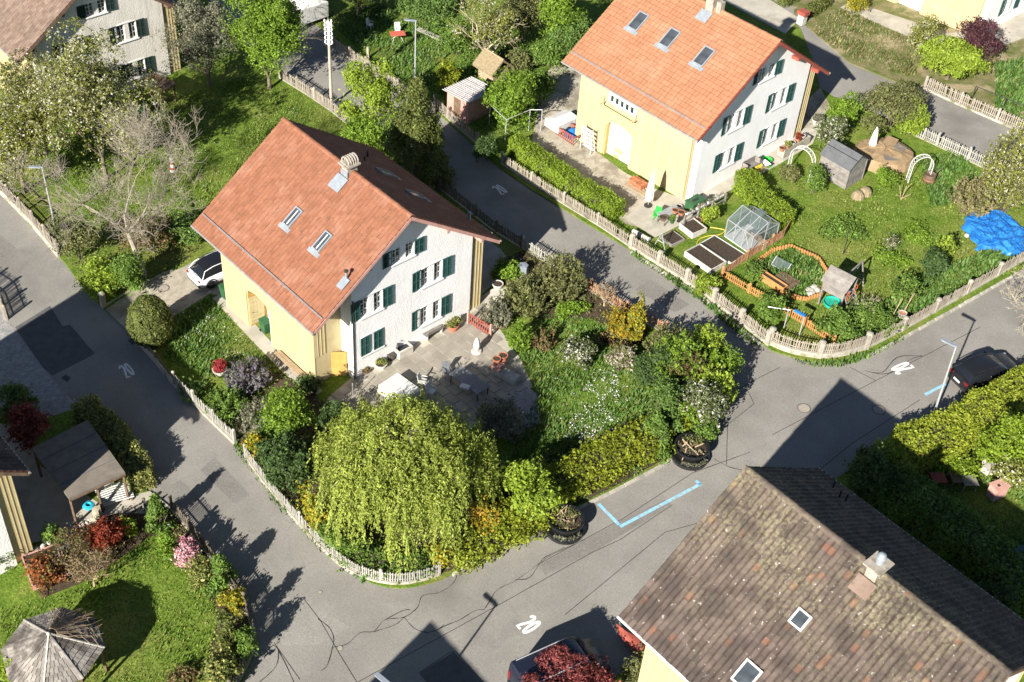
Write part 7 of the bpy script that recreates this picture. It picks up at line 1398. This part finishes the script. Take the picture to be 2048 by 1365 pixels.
for i in range(len(ob)):
    a, b = ob[i], ob[(i+1) % len(ob)]; L = (b-a).length; k = int(L/.2)
    for j in range(k):
        q = a.lerp(b, (j+.5)/k)
        if me_ is None: o = MB().lathe([(.095, -.1), (.095, .28), (.05, .31), (0, .315)], 7).build('log', picket_o, t, smooth=True); me_ = o.data
        else: o = link('log', me_, t)
        o.location = q+Vector((0, 0, random.uniform(-.02, .02)))
grass('weeds and herbs inside the octagonal bed', [(1515, 530), (1550, 575), (1610, 597), (1640, 588), (1648, 548), (1632, 523), (1580, 500)], 120, .22, LM['longgrass'], seed=40, name='weeds')
t = thing('cold_frame', 'small glazed cold frame in the octagonal bed', 'cold frame', G(1565, 532, .12), GRID+.1)
for s in (-1, 1): MB().add([(-.6, s*.5, .05), (.6, s*.5, .05), (.6, 0, .5), (-.6, 0, .5)], [(0,1,2,3)]).build('pane', gh_glass, t); MB().beam((-.6, s*.5, .05), (.6, s*.5, .05), .04, .04).build('frame', galv, t)
for x in (-.6, .6):
    for s in (-1, 1): MB().beam((x, s*.5, .05), (x, 0, .5), .04, .04).build('frame', galv, t)
single('cover_board', MB().box(-.75, .75, -.55, .55, .22, .28).box(-.7, -.62, -.5, .5, 0, .22).box(.62, .7, -.5, .5, 0, .22), wood_dark, 'flat dark brown board table in the octagonal bed', 'board', G(1572, 566, .12), GRID); single('rust_tray', MB().lathe([(.3, 0), (.33, .1), (.3, .1), (.28, .04), (0, .04)], 16), terracotta, 'round terracotta saucer in the octagonal bed', 'saucer', G(1603, 549, .13))
t = thing('planter_trough', 'brown wooden planting trough at the left of the octagonal bed', 'trough', G(1540, 568, .1), GRID); 
for y in (-.22, .22): MB().box(-1.25, 1.25, y-.03, y+.03, 0, .55).build('side', picket_o, t)
for x in (-1.22, 1.22): MB().box(x-.03, x+.03, -.19, .19, 0, .55).build('end', picket_o, t)
MB().box(-1.19, 1.19, -.19, .19, 0, .45).build('soil', soil_pot, t)
for k, (x, y) in enumerate(((1618, 582), (1627, 577), (1624, 586), (1633, 582), (1621, 590))): single('boulder', MB().lathe([(.24, 0), (.28, .1), (.2, .2), (0, .24)], 8, sx=1+.2*(k % 3), sy=.9), stone_pale, 'pale boulder of the small pile inside the octagonal bed', 'stone', G(x, y, .1), k*.7, 'boulder pile')
# play tower
t = thing('play_tower', 'grey wooden play tower with plank roof and ladder on the lawn', 'play tower', G(1668, 608, .1), GRID+.12); s_ = .75
for x in (-s_, s_):
    for y in (-s_, s_): MB().box(x-.05, x+.05, y-.05, y+.05, 0, 2.1).build('post', grey_wood, t)
for k in range(7): MB().box(-s_+k*.215, -s_+.2+k*.215, -s_, s_, 1.2, 1.25).build('deck_board', grey_wood, t)
for k in range(4): MB().box(-s_, s_, -s_-.06, -s_-.02, 1.28+.17*k, 1.43+.17*k).build('wall_board', grey_wood, t); MB().box(-s_-.06, -s_-.02, -s_, s_, 1.28+.17*k, 1.43+.17*k).build('wall_board', grey_wood, t)
for s in (-1, 1):
    for k in range(6):
        u0, u1 = k/6, (k+1)/6-.012; y0_, y1_ = s*(s_+.25)*(1-u0), s*(s_+.25)*(1-u1); z0_, z1_ = 2.0+.75*u0, 2.0+.75*u1; MB().add([(-s_-.2, y0_, z0_), (s_+.2, y0_, z0_), (s_+.2, y1_, z1_), (-s_-.2, y1_, z1_), (-s_-.2, y0_, z0_+.03), (s_+.2, y0_, z0_+.03), (s_+.2, y1_, z1_+.03), (-s_-.2, y1_, z1_+.03)], [(0,1,2,3), (7,6,5,4), (0,4,5,1), (1,5,6,2), (2,6,7,3), (3,7,4,0)]).build('roof_board', grey_wood, t)
for y in (-.6, .6): MB().beam((s_+.8, y, 0), (s_+.02, y, 1.5), .07, .07).build('ladder_rail', grey_wood, t)
for k in range(5): u = (k+.6)/5.6; MB().beam((s_+.8-.78*u, -.6, 1.5*u), (s_+.8-.78*u, .6, 1.5*u), .07, .05).build('rung', grey_wood, t)
for y, z in ((-.55, 1.55), (.55, 1.55), (-.5, 1.1), (.5, 1.1)): MB().tube([(s_+.1, y, z), (s_+.25, y, z+.05), (s_+.25, y, z+.25), (s_+.1, y, z+.3)], .03, 6).build('grip', orange_c, t)
MB().lathe([(.6, 0), (.62, .18), (.56, .18), (.54, .05), (0, .05)], 20).build('sand_shell', teal, t, loc=(-.1, -.1, 0))
MB().beam((0, s_+.1, 2.0), (0, s_+2.1, 2.0), .09, .09).build('swing_beam', grey_wood, t); MB().beam((.6, s_+2.1, 0), (0, s_+2.1, 2.0), .08, .08, (1, 0, 0)).build('swing_leg', grey_wood, t); MB().beam((-.6, s_+2.1, 0), (0, s_+2.1, 2.0), .08, .08, (1, 0, 0)).build('swing_leg', grey_wood, t)
for px, py, lab in ((1779, 645, 'cream pot with tripod stakes at the right-hand fence, left of the pair'), (1803, 634, 'cream pot with tripod stakes at the right-hand fence, right of the pair')):
    t = thing('tripod_pot', lab, 'flower pot', G(px, py, .1)); MB().lathe([(.22, 0), (.28, .34), (.3, .36), (.25, .36), (.24, .28), (0, .27)], 14).build('pot', stone_pale, t, smooth=True)
    MB().lathe([(.245, .29), (0, .3)], 10).build('soil', terracotta, t)
    for k in range(2): MB().tube([(.1*(k-.5), 0, .2), (.55-.1*k, .55, 1.6)], .02, 5).build('stake', bark_tan, t)
t = thing('clothes_post', 'metal post with blue bar by the corner fence', 'post', G(1598, 672, .1), 2.5); MB().tube([(0, 0, 0), (0, 0, 1.7)], .04, 8).build('post', galv, t); MB().box(-.05, .75, -.07, .07, 1.65, 1.78).build('bar', blue_tarp, t)
t = thing('clothes_post', 'plain metal T post by the orange stick fence', 'post', G(1568, 655, .1), 2.9); MB().tube([(0, 0, 0), (0, 0, 1.5)], .035, 8).build('post', galv, t); MB().tube([(-.1, 0, 1.5), (1.3, 0, 1.35)], .025, 6).build('bar', galv, t)
t = thing('tether_pole', 'thin black pole standing on the right lawn', 'pole', G(1686, 508, .1)); MB().tube([(0, 0, 0), (.02, .02, 1.1), (-.08, .05, 2.1)], .03, 6).build('pole', dark_metal, t); MB().tube([(0, 0, .05), (.25, .2, .02)], .03, 5).build('foot', dark_metal, t)
for k, (x, y) in enumerate(((1715, 395), (1730, 388))): single('straw_heap', MB().lathe([(.5, 0), (.45, .3), (.25, .5), (0, .55)], 10), thatch, ('tan straw heap at the front of the grey shed', 'smaller straw heap right of the grey shed front')[k], 'straw', G(x, y, .1))
single('dry_stalks', MB().tube([(0, 0, 0), (.1, 0, 1.2)], .03, 5).tube([(0, 0, 0), (-.35, .2, 1.1)], .03, 5).tube([(0, 0, .1), (.5, -.2, .7)], .025, 5).tube([(0, 0, .2), (-.5, -.3, .6)], .025, 5).tube([(.05, 0, .8), (.5, .3, 1.3)], .02, 5), bark_tan, 'dry pale flower stalks beside the lattice arch', 'stalks', G(1802, 400, .1))
# ---- the garden at the top
t = thing('corrugated_shed', 'small shed with corrugated white roof at the middle lane', 'shed', G(938, 225, .1), GRID+.05)
MB().box(-1.2, 1.2, -1.3, 1.3, -.2, 1.9).build('wall', wood_pink, t); MB().box(-.4, .35, -1.34, -1.3, 0, 1.75).build('door', wood_dark, t); cr_ = MB(); n = 40
for k in range(n+1): y_ = -1.6+3.2*k/n; z_ = .03*math.cos(k*math.pi*.5*1.0); cr_.v += [(-1.5, y_, 1.95+z_), (1.5, y_, 2.15+z_)]
cr_.f = [(2*k, 2*k+1, 2*k+3, 2*k+2) for k in range(n)]; cr_.build('roof', corr, t); 
for k in range(15): MB().beam((-1.5, -1.55+k*.22, 1.99), (1.5, -1.55+k*.22, 2.19), .06, .05).build('roof_rib', corr, t)
t = thing('thatched_hut', 'little thatched hut behind the corrugated shed', 'hut', G(985, 158, .1), GRID); MB().box(-.9, .9, -.8, .8, 0, 1.4).build('wall', bark_tan, t)
for s in (-1, 1): MB().add([(-1.2, s*1.2, 1.1), (1.2, s*1.2, 1.1), (1.2, 0, 2.1), (-1.2, 0, 2.1), (-1.2, s*1.2, 1.3), (1.2, s*1.2, 1.3), (1.2, 0, 2.3), (-1.2, 0, 2.3)], [(0,1,2,3), (7,6,5,4), (0,4,5,1), (1,5,6,2), (2,6,7,3), (3,7,4,0)]).build('roof', thatch, t)
MB().tube([(-1.2, 0, 2.3), (1.2, 0, 2.3)], .07, 6).build('ridge_pole', bark_tan, t)
t = thing('garden_table', 'red folding table on the top lawn', 'table', G(795, 82, .1), .3); MB().box(-.65, .65, -.4, .4, .68, .72).build('table_top', mat('red_table', (0.50, 0.12, 0.075), rough=.7), t)
for s in (-1, 1): MB().tube([(s*.5, -.35, 0), (s*.1, .35, .68)], .02, 5).build('leg', white_m, t); MB().tube([(s*.5, .35, 0), (s*.1, -.35, .68)], .02, 5).build('leg', white_m, t)
garden_chair('white plastic chair behind the red folding table', 795, 68, .2, white_m); garden_chair('white garden chair under the blossom at the top edge', 740, 58, 1.2, white_m)
t = thing('party_tent', 'white tent canopy at the top edge beside the lane', 'tent', G(608, 38, .05), GRID); MB().add([(-1.8, -1.4, 2.0), (1.8, -1.4, 2.0), (1.8, 1.4, 2.0), (-1.8, 1.4, 2.0), (-1.4, 0, 2.6), (1.4, 0, 2.6), (-1.8, -1.4, .6), (1.8, -1.4, .6), (1.8, 1.4, .6), (-1.8, 1.4, .6)], [(0,1,5,4), (2,3,4,5), (1,2,5), (3,0,4), (6,7,1,0), (7,8,2,1), (8,9,3,2), (9,6,0,3)]).build('canopy', cloth_w, t)
for x in (-1.75, 1.75):
    for y in (-1.35, 1.35): MB().tube([(x, y, 0), (x, y, 2.0)], .03, 6).build('pole', galv, t)
single('tree_stump', MB().lathe([(.16, 0), (.12, .5), (.11, 1.1), (0, 1.12)], 8), bark_pale, 'pale upright log beside the fence at the top lane', 'log', G(736, 118, .1)); single('concrete_path', MB().box(-4, 4, -.3, .3, 0, .03), concrete, 'narrow concrete path across the top garden', 'path', G(905, 90, .105), -.62)
for i, (x, y) in enumerate(((895, 78), (930, 82))): single('garden_boulder', MB().lathe([(.3, 0), (.32, .15), (.18, .3), (0, .33)], 7, sx=1.3), stone_pale if i == 0 else wood_pink, ('grey boulder beside the narrow concrete path', 'reddish stone slab right of the grey boulder')[i], 'stone', G(x, y, .1), i)
# ---- upper left garden
t = thing('lighthouse_ornament', 'red and white striped lighthouse ornament on the lawn', 'ornament', G(346, 343, .1)); 
for k in range(4): MB().lathe([(.24-.03*k, .22*k), (.21-.03*k, .22*k+.22)], 14).build('tower_band', white_m if k % 2 == 0 else orange_c, t)
MB().lathe([(.19, .88), (.19, .93), (.10, .93), (.10, 1.1), (.15, 1.1), (0, 1.28)], 12).build('lantern', white_m, t)
t = thing('grill_shelter', 'low wooden shelter with plank roof beside the old house', 'shelter', G(318, 205, .1), GRID+.25)
for x in (-1.1, 1.1):
    for y in (-.8, .8): MB().box(x-.05, x+.05, y-.05, y+.05, 0, 1.7).build('post', wood_dark, t)
for k in range(9): MB().box(-1.35+.3*k, -1.07+.3*k, -1.1, 1.1, 1.7, 1.76).build('roof_board', wood_dark, t)
MB().box(-.9, .2, -1.0, .0, 1.77, 1.82).build('roof_panel', felt_tan, t); MB().box(-.8, .8, -.4, .4, .5, .58).build('shelf', wood_dark, t)
single('garden_box', MB().box(-.35, .35, -.3, .3, 0, .95).box(-.38, .38, -.33, .33, .95, 1.0), bin_green, 'dark green box beside the plank shelter', 'box', G(283, 235, .1), .2)
single('kettle_grill', MB().lathe([(.06, 0), (.1, .3), (.3, .5), (.32, .7), (.2, .88), (0, .92)], 14), black_gloss, 'black kettle grill on the upper lawn', 'grill', G(310, 282, .1)); single('dark_ball', MB().lathe([(.0, 0), (.25, .08), (.34, .3), (.25, .52), (0, .6)], 14), bin_green, 'dark green ball beside the kettle grill', 'ball', G(340, 275, .1))
# ---- lower left garden
t = thing('carport', 'open timber shelter with tan felt flat roof at lower left', 'carport', G(160, 950, .1)); q = [G(x, y, 2.45)-Vector(t.location) for x, y in ((63, 897), (175, 840), (250, 945), (138, 997))]; rf = MB(); rf.v = [tuple(p) for p in q]+[tuple(p-Vector((0, 0, .14))) for p in q]; rf.f = [(3,2,1,0), (4,5,6,7)]+[(i, (i+1) % 4, 4+(i+1) % 4, 4+i) for i in range(4)]; ro = rf.build('roof', felt_tan, t)
for k in range(1, 4):
    a, b = q[1].lerp(q[2], k/4), q[0].lerp(q[3], k/4); MB().beam(b+Vector((0, 0, .012)), a+Vector((0, 0, .012)), .05, .02).build('seam', felt, ro)
cq = sum(q, Vector())/4
for p in q+[q[2].lerp(q[3], .5)]: p = p.lerp(cq, .05); MB().box(p.x-.06, p.x+.06, p.y-.06, p.y+.06, -.2, p.z-.13).build('post', wood_dark, t)
MB().beam(q[2]-Vector((0, 0, .2)), q[3]-Vector((0, 0, .2)), .08, .12).build('beam', wood_dark, t)
t = thing('birch_rail', 'stack of white birch poles under the carport edge', 'poles', G(232, 1000, .1), .55)
for k in range(9): MB().tube([(-.95, .1*k-.4, .25+.07*k), (0, .1*k-.4+.05, .27+.07*k), (.95, .1*k-.4, .25+.07*k)], .045, 6).build('pole', white_m, t)
for x in (-.8, .8): MB().box(x-.05, x+.05, -.5, .5, 0, .22).build('support', wood_dark, t)
single('swim_ring', MB().lathe([(.16, .0), (.3, .05), (.34, .14), (.3, .22), (.16, .26), (.12, .13), (.16, .0)], 16), mat('ring_blue', (0.03, 0.36, 0.5), rough=.4), 'turquoise swim ring under the carport', 'swim ring', G(178, 1015, .9)); garden_chair('white folding chair under the carport', 214, 975, .9, white_m)
single('log_stump', MB().lathe([(.28, 0), (.24, .4), (.22, .95), (0, .97)], 9), bark_pale, 'thick weathered log in front of the carport', 'log', G(197, 1040, .1))
gc = G(122, 1350); t = thing('shingled_gazebo', 'octagonal gazebo with grey wooden shingle roof at lower left', 'gazebo', gc+Vector((0, 0, .1)), .12); R_, He, Hr = 2.45, 2.1, 3.35
for k in range(8):
    a0, a1 = 2*math.pi*k/8, 2*math.pi*(k+1)/8; p0, p1 = Vector((R_*math.cos(a0), R_*math.sin(a0), He)), Vector((R_*math.cos(a1), R_*math.sin(a1), He)); ap = Vector((0, 0, Hr)); MB().ngon([p0, p1, ap]).build('roof_panel', wood_dark, t); nrm = (p1-p0).cross(ap-p0).normalized()
    rows = 8
    for r_ in range(rows):
        f0, f1 = r_/rows, min(1, (r_+1.25)/rows); A0, A1 = p0.lerp(ap, f0), p1.lerp(ap, f0); B0, B1 = p0.lerp(ap, f1), p1.lerp(ap, f1); nn = max(1, int(round((A1-A0).length/.25)))
        for j in range(nn):
            g = .06; u0, u1 = (j+g)/nn, (j+1-g)/nn; l1, l2 = .045+random.uniform(0, .02), .012; vs_ = [A0.lerp(A1, u0)+nrm*l1, A0.lerp(A1, u1)+nrm*l1, B0.lerp(B1, u1)+nrm*l2, B0.lerp(B1, u0)+nrm*l2]; vs_ += [vs_[0]-nrm*.035, vs_[1]-nrm*.035]; MB().add(vs_, [(0,1,2,3), (4,5,1,0), (4,0,3), (1,5,2)]).build('shingle', shingle_m, t)
    MB().beam(p0+nrm*.05, ap+nrm*.05, .07, .05).build('hip_board', shingle_m if k % 3 else stone_pale, t); MB().box(p0.x*.92-.06, p0.x*.92+.06, p0.y*.92-.06, p0.y*.92+.06, -.2, He+.05).build('post', wood_dark, t); MB().beam(p0*.92*1.0+Vector((0, 0, -.02)), p1*.92+Vector((0, 0, -.02)), .08, .14).build('eave_beam', wood_dark, t)
MB().lathe([(.12, Hr-.02), (.08, Hr+.1), (0, Hr+.16)], 8).build('finial', stone_pale, t)
vn = MB(); rng = np.random.default_rng(4)
for k in range(40):
    a = rng.uniform(.1, 1.7); pr_ = [Vector((math.cos(a+rng.uniform(-.25, .25)*f)*R_*f, math.sin(a+rng.uniform(-.25, .25)*f)*R_*f, Hr+(He-Hr)*f+.12+rng.uniform(0, .06))) for f in (.15, .35, .55, .75, .95)]; vn.tube(pr_, .012, 4)
vn.build('vine', bark_tan, t)
t = thing('globe_lamp', 'pair of small white globe lamps by the juniper', 'garden lamp', G(327, 1068, .1)); 
for x, y in ((0, 0), (.28, .18)): MB().tube([(x, y, 0), (x, y, .4)], .02, 6).build('stem', dark_metal, t); MB().lathe([(0, .36), (.11, .41), (.14, .5), (.11, .59), (0, .64)], 12, (x, y, 0)).build('globe', white_m, t, smooth=True)
t = thing('wall_lamp', 'small lamp on the yellow strip of the corner house', 'wall lamp', hF.matrix_basis @ Vector((4.75, 6.2, 2.0)), GRID); MB().box(0, .22, -.08, .08, -.12, .12).build('housing', stone_pale, t); MB().box(-.14, 0, -.02, .02, -.03, .03).build('bracket', dark_metal, t)
rng = np.random.default_rng(9)
for k in range(26):
    u = k/25; x = 52+u*150+rng.uniform(-6, 6); y = 1112-u*82+rng.uniform(-7, 7); single('edging_stone', MB().lathe([(.13, 0), (.15, .08), (.09, .16), (0, .18)], 7, sx=rng.uniform(.8, 1.4), sy=rng.uniform(.8, 1.2)), stone_pale, 'white edging stone of the row beside the lower left path', 'stone', G(x, y, .11), rng.uniform(0, 6), 'edging stones')
t = thing('bamboo_handrail', 'wooden handrail along the lower left garden path', 'handrail', G(150, 1105, .1)); h0, h1 = G(122, 1120, .1)-Vector(t.location), G(290, 1030, .1)-Vector(t.location)
MB().tube([h0+Vector((0, 0, .9)), h1+Vector((0, 0, .9))], .045, 6).build('rail', grey_wood, t)
for u in (0, .5, 1): p = h0.lerp(h1, u); MB().tube([p, p+Vector((0, 0, .95))], .05, 6).build('post', grey_wood, t)
raised_bed('low stone-edged bed round the rust-orange shrub', (48, 1128), (70, 1190), (140, 1150), .3, wood_pink)
# ---- shady garden at lower right, bottom edge
for px, py, lab, m_ in ((1870, 972, 'dark red folding table in the shade behind the hedge', wood_red), (1908, 972, 'brown slatted table in the shade, right of the red one', wood_dark), (1932, 978, 'grey slatted table at the right of the shaded row', grey_wood)):
    t = thing('garden_table', lab, 'table', G(px, py, .1), .1)
    for k in range(5): MB().box(-.42, .42, -.4+.16*k, -.26+.16*k, .7, .74).build('slat', m_, t)
    for x in (-.35, .35):
        for y in (-.32, .32): MB().box(x-.025, x+.025, y-.025, y+.025, 0, .7).build('leg', m_, t)
t = thing('garden_cabinet', 'brown weathered cabinet in the sunny patch at the right edge', 'cabinet', G(1990, 992, .1), .5); MB().box(-.45, .45, -.3, .3, 0, .9).build('body', wood_pink, t); MB().box(-.5, .5, -.35, .35, .9, .95).build('top', wood_pink, t); MB().box(-.2, -.05, -.1, .05, .95, .97).build('hole', plast, t)
single('paddling_pool', MB().lathe([(1.0, 0), (1.05, .35), (.95, .35), (.93, .08), (0, .07)], 20), blue_tarp, 'blue tub cut by the right edge in the shade', 'tub', G(2055, 1130, .1)); single('stone_trough', MB().box(-.5, .5, -.25, .25, 0, .4).box(-.1, .3, .3, .5, 0, .7), stone_pale, 'pale stone blocks in the sunny patch behind the hedge', 'stone', G(1978, 940, .1), .7)
t = thing('canoe', 'upturned dark red canoe beside the weathered house', 'canoe', G(1284, 1300, .25), GRID-.02); cn = MB(); n = 9
for i in range(n): u = -1+2*i/(n-1); w_ = .42*(1-u*u)**.6+.01; cn.v += [(u*1.9, -w_, 0), (u*1.9, -w_*.7, .25*(1-u*u)+.02), (u*1.9, 0, .36*(1-u*u*.6)), (u*1.9, w_*.7, .25*(1-u*u)+.02), (u*1.9, w_, 0)]
cn.f = [(i*5+j, i*5+j+1, (i+1)*5+j+1, (i+1)*5+j) for i in range(n-1) for j in range(4)]; cn.build('hull', wood_red, t, smooth=True)
t = thing('mail_post', 'dark red box on a pale stone pillar at the far lane', 'box', G(1602, 48, .1), GRID); MB().box(-.3, .3, -.3, .3, 0, .9).build('pillar', stone_pale, t); MB().box(-.42, .42, -.38, .38, .9, 1.25).build('box', wood_red, t)
hedge('low_hedge', 'short clipped hedge at the top edge beside the far lane', [(1560, 14), (1592, 0)], .9, .8, 'yew'); hedge('low_hedge', 'short dark hedge beside the dark red box', [(1615, 35), (1652, 12)], .9, .8, 'yew')
t = thing('clothes_line', 'horizontal pole on stakes by the green field, upper right', 'pole', G(2010, 215, .1), 0); pa, pb = G(1945, 195, .1)-Vector(t.location), G(2080, 250, .1)-Vector(t.location); MB().tube([pa+Vector((0, 0, 1)), pb+Vector((0, 0, 1))], .035, 6).build('pole', dark_metal, t)
for u in (.0, .45, .9): p = pa.lerp(pb, u); MB().tube([p, p+Vector((0, 0, 1.05))], .04, 6).build('stake', dark_metal, t)
